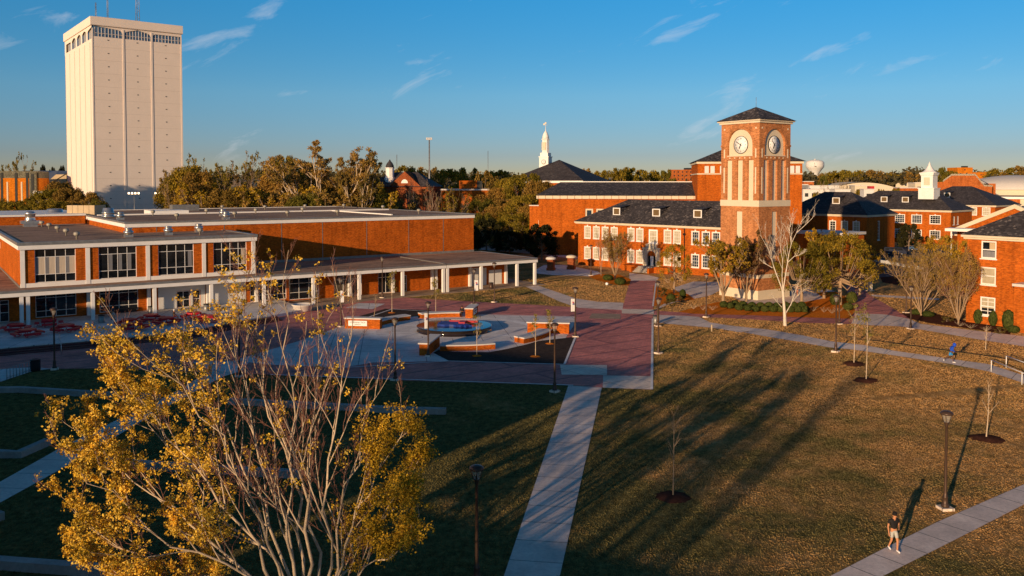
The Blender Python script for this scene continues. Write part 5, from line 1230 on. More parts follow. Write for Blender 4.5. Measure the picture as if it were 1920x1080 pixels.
def tree_obj(name, label, loc, group, trunk, crown, sc=(1,1,1), rot=0., kind='tree', crown_name='crown'):
    t = thing(name, label, kind, loc, rot, group); t.scale = sc
    link('trunk', trunk, t)
    if crown is not None: link(crown_name, crown, t)
    return t
def dense_proto(seed, mat, H=1., W=.55, n=46, per=130, size=.045, base=.12, trunk='bark_brown', k=1.):
    K = k
    """evergreen / leafy crown: irregular clumps around a limbed trunk, unit height"""
    rnd = random.Random(seed); rng = np.random.default_rng(seed); C = []; Rr = []; N = []
    mb = MB(); top = Vector((rnd.uniform(-.03,.03),rnd.uniform(-.03,.03),.72)); mb.tube([(0,0,-.03),(0,0,base+.05),top*.6,top],[.03,.026,.018,.006],7,0,cap=False)
    for i in range(n):
        z = base+.05+(1-base-.12)*rnd.random()**.8; k = (z-base)/(1-base); rr = W*(.55+.45*math.sin(math.pi*min(1,k*.9+.18)))*(1 if k < .7 else 1-.9*(k-.7)**.9*1.4)
        a = rnd.uniform(0,2*math.pi); q = rr*rnd.uniform(.45,1.)**.6; s = rnd.uniform(.075,.15)*(1.1-.35*k)*K
        c = (q*math.cos(a), q*math.sin(a), min(z,1-s*.6)); C.append(c); Rr.append(s); N.append(int(per*rnd.uniform(.6,1.3)))
        if i%3 == 0: mb.tube([(0,0,base+.1*rnd.random()+.25*k), Vector(c)*.5+Vector((0,0,.04)), c],[.011,.007,.003],5,0,cap=False)
    tr = mb.mesh('trunk', trunk); cr = cloud_mesh('crown', cloud(C,Rr,N,size,rng,.8), mat); return tr, cr
def bare_proto(seed, bark, twig, nl=5, spread=30, lean=.5, leaf=None, leafn=0, lsize=.02, r=.02, fork=.08, dens=1., up=.12, stem=False):
    """leafless or thinly leaved tree, unit height: limbs fanning from a low fork, fine twigs"""
    rnd = random.Random(seed); rng = np.random.default_rng(seed); mb = MB(); tips = []
    P = [dict(sides=6), dict(n=int(7*dens),len=.42,ang=34,f0=.3,segs=5,sides=4,rmin=.0022,up=up,wob=.12,trop=.06), dict(n=int(6*dens),len=.42,ang=36,f0=.2,segs=4,sides=3,rmin=.0014,up=up,trop=.05), dict(n=3,len=.5,ang=34,f0=.25,segs=3,sides=3,rmin=.0011,up=up*.6,trop=.04)]
    mb.tube([(0,0,-.02),(0,0,fork*.5),(0,0,fork)],[r*1.35,r*1.1,r],8,0,cap=False)
    for i in range(nl):
        a = 2*math.pi*(i+rnd.uniform(-.3,.3))/nl; sp = R(spread)*rnd.uniform(.45,1.15); d = Vector((math.sin(sp)*math.cos(a),math.sin(sp)*math.sin(a),math.cos(sp)))
        L = rnd.uniform(.72,.92)*(1-fork)/max(.75,math.cos(sp)); pts,_ = curve((0,0,fork*rnd.uniform(.6,.98)),d,L,9,rnd,.07,.03); branchy(mb,rnd,pts,r*rnd.uniform(.6,.8),.003,0,P,tips)
    if stem: pts,_ = curve((0,0,fork*.9),(0,0,1),.9*(1-fork),9,rnd,.05,.02); branchy(mb,rnd,pts,r*.8,.003,0,P,tips)
    mz = max(v[2] for v in mb.v); mb.v = [(x/mz,y/mz,z/mz) for x,y,z in mb.v]
    tr = mb.mesh('trunk', [bark, twig if twig != 'twig' else 'twig_grey']); cr = None
    if leaf:
        T = [t for t in tips if rnd.random() < leafn]; C = [tuple(t[0]/mz) for t in T]
        cr = cloud_mesh('crown', cloud(C,[.03]*len(C),[rnd.randint(4,11) for _ in C],lsize,rng,.9), leaf)
    return tr, cr
def umbrella_oak(seed, mat, bark='bark_pale', size=.02):
    """big spreading oak: sinuous pale limbs with tufts of foliage at their ends"""
    rnd = random.Random(seed); rng = np.random.default_rng(seed); mb = MB(); tips = []
    P = [dict(sides=7), dict(n=6,len=.45,ang=42,f0=.4,segs=6,sides=5,rmin=.003,up=.25,wob=.2,trop=.08), dict(n=5,len=.5,ang=45,f0=.3,segs=5,sides=4,rmin=.0018,up=.3,wob=.2,trop=.06), dict(n=3,len=.5,ang=40,f0=.3,segs=3,sides=3,rmin=.0014,up=.3)]
    mb.tube([(0,0,-.02),(.0,0,.1),(.01,0,.2)],[.024,.02,.017],9,0,cap=False)
    for i in range(7):
        a = 2*math.pi*(i+rnd.uniform(-.2,.2))/7; sp = R(rnd.uniform(18,66)); d = Vector((math.sin(sp)*math.cos(a),math.sin(sp)*math.sin(a),math.cos(sp)))
        pts,_ = curve((0,0,rnd.uniform(.12,.2)),d,rnd.uniform(.6,.78),9,rnd,.14,.07); branchy(mb,rnd,pts,.011,.003,0,P,tips)
    mz = max(v[2] for v in mb.v)*1.02; mb.v = [(x/mz,y/mz,z/mz) for x,y,z in mb.v]
    C = []; N = []
    for p, d in tips:
        if rnd.random() < .95: C.append(tuple(p/mz)); N.append(rnd.randint(16,34))
    return mb.mesh('trunk', [bark,'twig_grey']), cloud_mesh('crown', cloud(C,[rnd.uniform(.018,.042) for _ in C],N,size*.8,rng,.5), mat)
def halfwidth(me):
    a = np.empty(len(me.vertices)*3,np.float32); me.vertices.foreach_get('co',a); a = a.reshape(-1,3); return float(np.percentile(np.hypot(a[:,0],a[:,1]),96))
def place(name, label, proto, px, ptop, Y, wpx, group=None, uw=.55, rot=None, seed=0, zb=0.):
    if name == 'spreading_oak': uw = halfwidth(proto[1])
    """tree standing at depth Y whose top shows at ptop and whose crown spans wpx"""
    q = At(px,ptop,Y); H = q.z-zb; w = wpx*Y/CF; s = w/(2*uw)
    return tree_obj(name, label, (q.x,Y,zb), group, proto[0], proto[1], (s,s,H), rot if rot is not None else random.Random(px*7+Y).uniform(0,6.28))
D_OL = [dense_proto(11,'leaf_olive'), dense_proto(12,'leaf_olive',W=.5), dense_proto(13,'leaf_bronze'), dense_proto(14,'leaf_green',W=.5), dense_proto(15,'leaf_bronze',W=.5)]
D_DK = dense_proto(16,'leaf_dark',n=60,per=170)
D_BIG = [dense_proto(31,'leaf_olive',n=90,per=230,size=.026), dense_proto(32,'leaf_bronze',n=90,per=230,size=.026), dense_proto(33,'leaf_green',n=80,per=230,size=.026)]
B_BR = [bare_proto(21,'bark_tan','twig_grey',5,26,leaf='leaf_bronze',leafn=.12,lsize=.03), bare_proto(22,'bark_brown','twig_grey',4,22,stem=True), bare_proto(23,'twig_grey','twig_grey',6,32,leaf='leaf_olive',leafn=.25,lsize=.03)]
HZ = [bare_proto(24,'bark_tan','twig_grey',7,34,leaf='leaf_haze',leafn=.85,lsize=.03,dens=1.1), bare_proto(25,'bark_tan','twig_grey',6,30,leaf='leaf_ochre',leafn=.6,lsize=.026,dens=1.1)]
OAK = umbrella_oak(5,'leaf_haze'); OAK2 = umbrella_oak(8,'leaf_haze')
W_DENSE, W_BARE = .55, .42
def woods():
    g = 'trees behind the flat-roofed hall'
    place('spreading_oak','huge pale-limbed spreading oak towering over the flat roof in the middle of the tree row',OAK,606,262,226,225,g,.5,1.0)
    place('spreading_oak','second pale-limbed oak, right of the huge one, with drooping arched limbs',OAK2,672,283,222,108,g,.5,2.2)
    for px,pt,Y,w,lb in ((455,282,270,55,'thin open-crowned skyline tree right of the white tower, farthest right of its three'),(441,285,262,60,'rounded bare-topped tree on the skyline right of the white tower'),(403,291,262,62,'leafy-topped slim tree on the skyline nearest the white tower')):
        place('open_tree',lb,B_BR[2] if px != 455 else B_BR[0],px,pt,Y,w*1.25,g,W_BARE,px*.1)
    lst = [(330,322,246,60,3),(352,306,238,85,0),(372,318,232,70,1),(392,340,225,95,0),(425,352,222,90,2),(462,348,224,88,0),(500,356,222,80,1),(520,322,240,90,2),(545,345,226,95,0),(578,360,219,80,3),(612,352,221,90,0),(650,345,226,95,2),(680,352,226,80,1),(715,362,228,70,3),(742,372,232,60,1),(690,322,262,60,0),(655,312,262,80,2),(560,300,262,90,2),(530,288,256,70,0)]
    for i,(px,pt,Y,w,k) in enumerate(sorted(lst)):
        place('leafy_tree','olive-gold leafy tree, %s from the left in the row behind the flat roof'%ORD[i],D_BIG[(0,1,1,2,0)[k]] if i%3 else HZ[i%2],px,pt,Y,w*1.3,g,.55 if i%3 else .45)
    for i,(px,pt,Y,w,k) in enumerate(sorted(((322,318,232,75,0),(470,330,238,70,1),(435,338,232,60,2),(772,330,236,60,1),(812,335,232,62,1),(846,352,236,60,2),(870,362,240,50,1),(790,352,246,70,0)))):
        place('bare_tree','grey-brown bare tree, %s of the leafless ones behind the flat-roofed hall'%ORD[i],B_BR[k],px,pt,Y,w,g,W_BARE)
    g = 'trees left of the white tower'
    for i,(px,pt,Y,w,k) in enumerate(sorted(((-8,372,235,70,3),(25,374,228,75,0),(58,386,222,60,3),(86,352,226,72,0),(112,338,236,60,1),(132,350,222,70,2),(160,358,216,70,2),(182,372,210,45,3),(100,372,208,75,4),(40,398,205,70,0)))):
        place('leafy_tree','olive leafy tree, %s from the left in the clump left of the white tower'%ORD[i],D_BIG[(0,1,1,2,0)[k]],px,pt,Y,w*1.3,g)
    place('bare_tree','wispy purplish bare tree above the apartment block at the far left',B_BR[2],30,286,345,52,g,W_BARE)
    for px,w,lb in ((80,16,'small dark pine crown on the skyline above the metal roof'),(116,20,'small dark rounded tree on the skyline touching the white tower'),(98,20,'low dark bush crown on the skyline between the two dark trees')):
        place('dark_tree',lb,D_DK,px,{80:307,116:309,98:312}[px],420,w,g)
    g = 'trees between the halls'
    for i,(px,pt,Y,w,k) in enumerate(sorted(((905,372,250,70,3),(930,350,262,80,2),(955,330,272,75,0),(985,322,262,85,0),(1010,336,250,70,2),(950,372,226,85,2),(985,362,222,80,0),(1012,400,214,45,4),(968,398,213,70,0),(905,398,222,50,3),(1000,380,216,60,2)))):
        place('leafy_tree','gold-green leafy tree, %s from the left between the flat roof and the auditorium'%ORD[i],D_BIG[(0,1,1,2,0)[k]],px,pt,Y,w*1.3,g)
    place('tall_tree','tall leafy tree outside the left edge shading the foot of the white tower',D_BIG[0],-262,250,236,120,g); place('tall_tree','second tall leafy tree outside the left edge, shading the white tower',D_BIG[1],-190,262,240,110,g)
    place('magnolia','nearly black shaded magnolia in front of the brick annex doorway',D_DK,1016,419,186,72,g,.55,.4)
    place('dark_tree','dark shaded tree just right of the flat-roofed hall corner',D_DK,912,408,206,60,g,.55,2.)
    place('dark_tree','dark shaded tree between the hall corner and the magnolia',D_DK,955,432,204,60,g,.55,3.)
    # middle distance skyline trees, individually visible
    g = 'skyline trees in the middle distance'
    rnd = random.Random(4); i = 0
    for px,pt,w,Y,k in sorted(((760,307,40,520,0),(800,312,44,540,2),(840,314,48,520,0),(880,312,46,500,1),(905,318,40,480,2),(935,316,44,540,0),(1085,318,30,480,3),(1098,314,26,470,4),(1118,320,34,500,2),(1126,316,26,460,0),(1160,312,34,430,0),(1180,311,38,440,1),(1190,318,30,450,2),(1215,315,40,470,0),(1240,320,34,470,1),(1250,318,28,500,3))):
        place('skyline_tree','rounded skyline tree, %s from the left between the light mast and stage house'%ORD[i],D_OL[k],px,pt,Y,w*1.7,g); i += 1
    for i,(px,pt,w,Y,k) in enumerate(sorted(((1548,322,34,600,4),(1542,328,20,520,3),(1568,318,44,560,0),(1597,316,44,600,0),(1622,318,40,640,2),(1640,317,36,620,4),(1668,322,50,660,0),(1690,320,46,660,2),(1715,322,40,620,4),(1770,313,26,560,3),(1785,318,34,560,0),(1880,312,50,620,0),(1915,310,60,600,2),(1850,320,40,700,4)))):
        place('skyline_tree','rounded brown-green tree, %s from the left along the skyline right of the clock tower'%ORD[i],D_OL[k],px,pt,Y,w*1.7,'skyline trees right of the clock tower')
    for i,(px,pt,w,Y) in enumerate(sorted(((1552,338,46,420),(1575,332,48,430),(1588,336,40,430)))):
        place('bare_tree','brown bare town tree, %s of three before the white stores'%ORD[i],B_BR[1],px,pt,Y,w,'bare town trees',W_BARE)
    for i,(px,pt,w,Y) in enumerate(sorted(((1611,352,22,380),(1652,352,24,380),(1680,350,24,390),(1530,357,18,360)))):
        place('round_tree','small round yellow-green parking lot tree, %s of four'%ORD[i]+' from the left',D_OL[0],px,pt,Y,w,'parking lot trees')
    # far wood
    rng = np.random.default_rng(2); C = []; Rr = []; N = []
    for j in range(1500):
        px = rng.uniform(-250,2200); Y = rng.uniform(560,1150); top = np.interp(px,[-300,100,700,1000,1300,1500,1700,2200],[318,320,316,318,325,320,318,312])+4*math.sin(px*.021)+3*math.sin(px*.057+1)+rng.uniform(-2,7)
        q = At(px,top,Y); H = q.z; r = H*.3
        for k in range(3): C.append((q.x+rng.uniform(-.25,.25)*H,Y+rng.uniform(-5,5),H*(.2+.27*k))); Rr.append(r*(1.05-.12*k)); N.append(34)
    struct_ = cloud_mesh('far_wood', cloud(C,Rr,N,2.3,rng,.9,.8), 'leaf_far'); o = link('far_wood', struct_); tag(o,'brown-green far wood forming the skyline','wood',None,'stuff')
woods()
# trees and shrubs on the campus itself
ST = [dense_proto(41,'leaf_street',W=.5,n=75,per=80,size=.026,base=.2,trunk='bark_tan',k=.72), dense_proto(42,'leaf_street',W=.5,n=70,per=80,size=.026,base=.24,trunk='bark_tan',k=.72), dense_proto(43,'leaf_olive',W=.52,n=105,per=90,size=.024,base=.2,trunk='bark_tan',k=.68)]
TH = bare_proto(51,'bark_tan','twig',6,30,leaf='leaf_street',leafn=.85,lsize=.03,r=.022,fork=.2)
TH2 = bare_proto(52,'bark_tan','twig',6,32,leaf='leaf_rust',leafn=.6,lsize=.028,r=.022,fork=.18)
CR = [bare_proto(61,'bark_tan','twig_red',10,31,r=.0145,fork=.05,dens=1.7,up=.25,leaf='leaf_haze',leafn=.5,lsize=.014), bare_proto(62,'bark_tan','twig_grey',10,33,r=.0145,fork=.04,dens=1.7,up=.25,leaf='leaf_haze',leafn=.45,lsize=.013)]
def campus_trees():
    def at(name,label,proto,px,py,ptop,wpx,uw,rot,grp=None):
        g = G(px,py); q = At(px,ptop,g.y); H = q.z-g.z; s = wpx*g.y/CF/(2*uw); return tree_obj(name,label,tuple(g),grp,proto[0],proto[1],(s,s,H),rot)
    at('street_oak','yellow-green leafy tree in the mulch bed at the hall end of the brick path',ST[0],1264,550,452,66,.5,.5)
    at('street_oak','thin leafy tree with olive leaves left of the tower foot, branches reaching over the hall',TH,1356,572,446,120,.45,1.)
    at('street_oak','russet-leaved tree in front of the clock tower stone base',TH2,1399,566,430,100,.45,2.2)
    at('street_oak','broad olive tree directly right of the white-barked tree',ST[2],1503,575,446,108,.5,.3)
    at('street_oak','dense dark-olive tree nearest the street lamp beside the purple path',ST[2],1575,572,428,125,.5,3.)
    at('street_oak','yellowing bushy tree behind the others by the road bend',ST[1],1612,556,452,85,.5,2.)
    at('street_oak','fine-branched brown tree behind the broad olive tree',TH,1545,560,430,95,.45,1.5)
    at('street_oak','yellow leafy tree standing by the road behind the crape myrtles',ST[0],1762,548,436,85,.5,.8)
    at('street_oak','green-gold tree touching the corner of the right-hand dormitory',ST[1],1808,560,446,70,.5,1.8)
    g = 'crape myrtles'
    at('crape_myrtle','bare many-stemmed crape myrtle with a reddish haze in front of the hall windows',CR[0],1153,523,424,84,.5,.4,g)
    at('crape_myrtle','bare fan-shaped crape myrtle, the left one of the pair by the dormitory',CR[1],1727,592,452,128,.5,1.1,g)
    at('crape_myrtle','bare fan-shaped crape myrtle, the right one of the pair, against the dormitory wall',CR[0],1797,608,456,130,.5,2.6,g)
    at('bare_tree','slim single-trunk bare tree just left of the reddish crape myrtle',B_BR[1],1127,517,432,34,W_BARE,1.)
    at('bare_tree','small bare tree at the foot of the second hip-roofed hall',B_BR[0],1535,520,430,50,W_BARE,1.)
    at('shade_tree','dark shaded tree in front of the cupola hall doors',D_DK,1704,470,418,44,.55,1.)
    # white-barked tree, limbs placed after the photograph
    b = G(1472,611); rnd = random.Random(9); t = thing('white_bark_tree','leafless white-barked tree with long forked limbs in front of the clock tower','tree',tuple(b)); mb = MB(); tips = []
    W_ = lambda px, py, dy=0.: At(px,py,b.y+dy)-b
    P = [dict(sides=7), dict(n=7,len=.42,ang=34,f0=.3,segs=6,sides=4,rmin=.009,up=.3,wob=.16,rmax=.035), dict(n=5,len=.42,ang=36,f0=.2,segs=4,sides=3,rmin=.006,up=.2,rmax=.016), dict(n=4,len=.5,ang=35,f0=.2,segs=3,sides=3,rmin=.005,up=.12,rmax=.009)]
    mb.tube([(0,0,-.1),W_(1471,585),W_(1469,560),W_(1468,545)],[.22,.17,.145,.13],9,0,cap=False)
    for pl, r in (([(1468,548),(1462,530),(1452,505),(1446,480),(1438,462),(1425,440)],.085),([(1468,548),(1472,520),(1477,490),(1482,460),(1494,435),(1507,405)],.085),([(1477,492),(1490,480),(1500,478),(1512,470)],.06),([(1448,502),(1436,495),(1424,487)],.05),([(1468,545),(1466,520),(1468,490),(1462,462),(1466,425)],.06),([(1473,588),(1482,572),(1490,560),(1502,548),(1512,540)],.06),([(1482,573),(1488,558),(1494,540),(1502,522)],.06),([(1466,576),(1457,566),(1446,554)],.04),([(1484,458),(1480,430),(1486,400)],.06),([(1494,436),(1512,420),(1530,402)],.05)):
        pts = [W_(x,y,rnd.uniform(-.5,.5)*k*.5) for k,(x,y) in enumerate(pl)]; branchy(mb,rnd,resample(pts,9),r,.012,0,P,tips)
    mb.build('trunk',['bark_white','bark_white'],t)
    # young trees with mulch rings
    def sapling(label, px, py, ptop, bend=0., leaf='leaf_yellow', ln=.7, ring='mulch_brown', wpx=40, seed=1, rr=.95, bark='bark_pale'):
        g = G(px,py); H = At(px,ptop,g.y).z-g.z; rnd = random.Random(seed); rng = np.random.default_rng(seed)
        t = thing('young_tree',label,'young tree',tuple(g),0,'young trees'); mb = MB(); tips = []; r = .05
        P = [dict(sides=6), dict(n=10,len=.3,ang=38,f0=.42,segs=4,sides=4,rmin=.007,up=.3), dict(n=4,len=.5,ang=36,f0=.25,segs=3,sides=3,rmin=.005,up=.2)]
        pts = [Vector((bend*math.sin(i/8*2.2)*.5,0,H*i/8)) for i in range(9)]; branchy(mb,rnd,pts,r,.012,0,P,tips); mb.build('trunk',[bark,'twig_grey'],t)
        if leaf:
            T = [q[0] for q in tips if rnd.random() < ln]; link('crown',cloud_mesh('crown',cloud(T,[.22]*len(T),[rnd.randint(5,14) for _ in T],.15,rng),leaf),t)
        if ring:
            m = MB(); n = 26; rad = [rr*(1+.12*rnd.uniform(-1,1)) for _ in range(n)]
            vs = [(g.x,g.y,g.z+.13)]+[(g.x+.55*rad[i]*math.cos(2*math.pi*i/n),g.y+.55*rad[i]*math.sin(2*math.pi*i/n),g.z+.10) for i in range(n)]
            for i in range(n): x,y = g.x+rad[i]*math.cos(2*math.pi*i/n), g.y+rad[i]*math.sin(2*math.pi*i/n); vs.append((x,y,zt(x,y)+.01))
            m.add(vs,[(0,1+i,1+(i+1)%n) for i in range(n)]+[(1+i,1+n+i,1+n+(i+1)%n,1+(i+1)%n) for i in range(n)],0,True); struct(m.build('mulch_ring',ring))
    sapling('yellow-green young tree on the lawn bank, front one of two by the street lamp',1624,713,590,.1,seed=2,rr=1.0)
    sapling('thin young tree behind the yellow-green one on the lawn bank, close to the street lamp',1601,682,585,.1,ln=.35,seed=3,rr=1.0)
    sapling('leafless young tree with squarish mulch patch in the middle of the dark lawn',1262,932,775,.05,None,0,'mulch_brown',seed=4,rr=.95,bark='bark_tan')
    sapling('pale whip-thin bare young tree at the right edge of the lawn near the tall lamp',1849,822,722,.25,None,0,'mulch_brown',seed=5,rr=1.05)
    sapling('young tree with orange mulch ring, nearest the middle of the black mulch bed',1004,669,598,.03,ln=.3,ring='mulch_orange',seed=6,rr=.62)
    sapling('young tree with orange mulch ring, close behind a lamp right of the fountain',1031,645,588,.03,ln=.6,ring='mulch_orange',seed=7,rr=.6)
    sapling('young tree in front of the fountain bench, thin leaves at its top',894,668,600,.03,ln=.4,ring='mulch_orange',seed=8,rr=.55)
    sapling('yellow-leaved young tree in the black mulch behind the lettered sign wall',735,587,517,.0,ln=1.,ring='mulch_orange',seed=9,rr=.6)
    sapling('yellow-leaved young tree behind the curved bench back of the fountain',817,586,530,.03,ln=1.,ring=None,seed=10)
    sapling('crooked leafless young tree directly behind the lettered sign wall',701,594,553,.5,None,0,None,seed=11,bark='bark_tan')
    sapling('slender bare young tree on the strip before the dormitory shrubs',1848,656,612,.05,None,0,None,seed=12)
campus_trees()
def shrubs():
    rng = np.random.default_rng(77); me = []
    for k in range(4):
        d = rng.normal(size=(900,3)); d /= np.linalg.norm(d,axis=1)[:,None]; q = d*(.92+.1*rng.random((900,1)))*np.array([1,1,.86]); n = 900
        a = np.cross(d, rng.normal(size=(n,3))); a /= np.linalg.norm(a,axis=1)[:,None]; b = np.cross(d,a)+d*.5*rng.normal(size=(n,1)); s = .15*(.6+.8*rng.random((n,1)))
        v = np.empty((n,4,3)); v[:,0] = q-a*s; v[:,1] = q+b*s*.7; v[:,2] = q+a*s; v[:,3] = q-b*s*.7; v = v.reshape(-1,3); v[:,2] += .8; me.append(cloud_mesh('shrub', v, 'leaf_box'))
    core = MB(); core.lathe([(.3,.02),(.7,.2),(.85,.6),(.85,.95),(.65,1.35),(.3,1.58),(.02,1.62)],10); cm = core.mesh('stems','leaf_dark')
    front = [(1357,577,'b'),(1369,579,'f'),(1386,582,'f'),(1402,583.5,'f'),(1417,585,'f'),(1434,585,'f'),(1450,585.5,'f'),(1464,585.5,'f'),(1482,586,'f'),(1496,586,'f'),(1510,586,'f'),(1378,575,'b'),(1393,576.5,'b'),(1410,578,'b'),(1426,578.5,'b'),(1442,579,'b'),(1457,579,'b'),(1473,578,'b'),(1488,577.5,'b'),(1503,578,'b')]
    nf = nb = 0
    for i,(px,py,r) in enumerate(front):
        g = G(px,py,0); s = .52+.05*random.Random(i).random()
        if r == 'f': lb = 'round clipped green boxwood, %s from the left in the front row of the orange mulch'%ORD[nf]; nf += 1
        else: lb = 'round clipped green boxwood, %s added in the back row behind the front boxwoods'%ORD[nb]; nb += 1
        t = thing('boxwood_shrub',lb.replace(' added',' one'),'shrub',(g.x,g.y,.02),i*.7,'clipped boxwoods below the clock tower'); t.scale = (s,s,s*.95); link('foliage',me[i%4],t); link('stems',cm,t)
    for px,py,h,w,lb in ((1834,607,1.7,.85,'tall clipped hedge shrub under the lowest dormitory window, left one'),(1862,611,1.7,.8,'tall clipped hedge shrub right of the lowest dormitory window'),(1891,620,2.3,1.1,'largest clipped shrub at the right edge by the dormitory porch'),(1900,624,.8,1.1,'low spreading green shrub at the foot of the largest clipped shrub'),
        (1258,566,1.1,1.1,'dark green mound shrub right of the yellow-green tree by the path'),(1280,560,1.3,.8,'upright green shrub in the bed beside the tower walk'),(1163,534,1.1,1.6,'dense brown-green shrub at the foot of the reddish crape myrtle, right one'),(1140,526,1.,1.5,'dense brown-green shrub at the foot of the reddish crape myrtle, left one'),(1566,572,1.5,1.2,'rounded rust-lit shrub under the dense olive tree'),(1597,568,1.5,1.2,'leafy shrub beside the purple path edge'),(1590,582,1.,1.1,'yellowish low shrub at the corner of the orange mulch'),(1720,590,.7,1.3,'low dark shrub between the crape myrtle trunks'),(1740,594,.7,1.2,'low green shrub right of the left crape myrtle')):
        g = G(px,py,0); t = thing('hedge_shrub',lb,'shrub',(g.x,g.y,.02),px*.3); t.scale = (w*.6,w*.6,h*.62); link('foliage',me[px%4],t); link('stems',cm,t)
    # straggly low plants along the beds
    low = [dense_proto(91,'leaf_shrub',W=.7,n=22,per=60,size=.13,base=.02), bare_proto(92,'bark_pale','twig',9,45,r=.02,fork=.02,dens=.7)]
    for i,(px,py,h,k) in enumerate(sorted(((1300,580,.8,1),(1318,582,.8,1),(1336,582,.8,1),(1244,556,1.2,0),(1256,574,.9,0),(1270,566,.9,0),(1525,584,.8,1),(1545,586,.8,1),(1560,588,.8,1),(1573,585,.8,1),(1775,604,.6,0),(1800,612,.6,1),(1820,616,.6,1),(1850,621,.6,1),(1875,625,.6,0)))):
        g = G(px,py,0); pr = low[k]; tree_obj('low_shrub','straggly low shrub, %s from the left among those along the mulch beds on the right'%ORD[i],(g.x,g.y,.02),'low bed shrubs',pr[0],pr[1],(1.1,1.1,h) if k else (1.3,1.3,h*1.1),i*.9,'shrub','foliage')
shrubs()
# ------------------------------------------------------------------ the golden tree in the foreground
def golden_tree():
    Y = 30.; b = Vector((-7.3,Y,0)); rnd = random.Random(17); rng = np.random.default_rng(17)
    t = thing('golden_tree','large many-stemmed foreground tree, pale bare limbs with golden leaf clusters mostly on its left','tree',tuple(b)); mb = MB(); tips = []
    W_ = lambda px, py, dy: At(px,py,Y+dy)-b
    P = [dict(sides=7), dict(n=10,len=.30,ang=30,f0=.3,segs=6,sides=5,rmin=.008,up=.22,wob=.15,trop=.05,rmax=.036), dict(n=7,len=.42,ang=32,f0=.2,segs=5,sides=4,rmin=.0055,up=.18,wob=.18,trop=.05,rmax=.015), dict(n=5,len=.45,ang=34,f0=.2,segs=4,sides=3,rmin=.0042,up=.12,wob=.2,rmax=.008)]
    L = [([(545,1100),(470,1010),(380,900),(290,790),(215,700)],.12,-1.),([(540,1100),(430,1040),(330,960),(230,890),(140,800)],.11,2.),([(535,1105),(420,1060),(300,1010),(200,930),(140,860)],.10,-3.),([(530,1108),(400,1085),(280,1050),(190,1010),(130,940)],.09,1.),
         ([(560,1095),(500,960),(440,840),(390,740),(330,630)],.12,2.5),([(565,1095),(530,950),(480,820),(455,710),(418,600)],.12,-2.),([(575,1095),(560,940),(520,800),(490,680),(478,570)],.13,1.),([(580,1095),(585,950),(545,800),(540,670),(528,545)],.13,-1.5),
         ([(590,1095),(580,900),(590,760),(600,660),(592,570)],.12,3.),([(600,1095),(610,950),(635,800),(650,690),(660,600)],.11,-3.),([(605,1098),(635,960),(670,850),(690,770),(705,710)],.11,1.5),([(610,1100),(650,990),(700,900),(735,840),(755,785)],.10,-1.),
         ([(612,1102),(665,1030),(710,980),(745,930),(775,870)],.10,2.5),([(615,1106),(680,1070),(730,1040),(765,1000),(785,950)],.08,-2.5),([(520,1110),(400,1110),(290,1100),(210,1080),(150,1040)],.08,-1.),([(556,1098),(470,930),(400,800),(300,700),(250,640)],.11,-4.),([(570,1096),(540,880),(500,740),(440,660),(440,580)],.1,4.5),([(560,1100),(520,1040),(420,980),(330,860),(260,760)],.1,4.)]
    mb.tube([(0,0,-.2),(0,0,.25),(.02,0,.6)],[.5,.42,.36],12,0,cap=False)
    for pl, r, dy in L:
        pl = [(560+(pl[0][0]-572)*1.9,pl[0][1])]+pl[1:]; n = len(pl); pts = [Vector((rnd.uniform(-.25,.25),rnd.uniform(-.25,.25),.3+rnd.random()*.5))]+[W_(x,y,dy*((k+1)/n)) for k,(x,y) in enumerate(pl)]
        sm = resample(pts,13); sm = [p+Vector((rnd.uniform(-.07,.07),rnd.uniform(-.07,.07),rnd.uniform(-.05,.05)))*min(i,3) for i,p in enumerate(sm)]
        branchy(mb,rnd,sm,r*.68,.009,0,P,tips)
    mb.build('trunk',['bark_pale','twig_red'],t)
    G_, O_ = [], []
    for p, d in tips:
        x, y = PX(p+b)
        if x < 96 or y < 470: continue
        left = 1.0 if x < 290 else max(0.,1-(x-290)/150.)
        edge = min(1.,max(0.,(y-590)/60.)); pl = left*edge*.95
        if 330 < x < 600 and y < 620: pl = max(pl,.16)
        pl = max(pl,.025)
        pr = 0.
        if x > 655 and y > 750: pr = .95*min(1.,(x-655)/60.)*min(1.,(y-750)/50.)
        if x > 838: continue
        if 440 < x < 700 and y > 960: pr = max(pr,.22)
        if x < 440 and y > 950: pl = max(pl,.8)
        u = rnd.random()
        if u < pr: O_.append(p)
        elif u < pl: (G_ if rnd.random() < .9 else O_).append(p)
    jit = lambda p: p+Vector((rnd.gauss(0,.22),rnd.gauss(0,.22),rnd.gauss(0,.18)))
    G_ += [jit(p) for p in G_ if rnd.random() < .4]; O_ += [jit(p) for p in O_ if rnd.random() < .7]
    def leaves(pts, mat, size, r, lo, hi):
        link('foliage', cloud_mesh('foliage', cloud(pts,[r*rnd.uniform(.7,1.4) for _ in pts],[max(3,int(rnd.uniform(lo,hi)*rnd.choice((.5,1,1)))) for _ in pts],size,rng,.85,.75), mat), t)
    leaves(G_,'leaf_gold',.082,.16,12,28); leaves(O_,'leaf_ochre',.075,.18,12,24)
    print('golden tips', len(tips), len(G_), len(O_))
golden_tree()

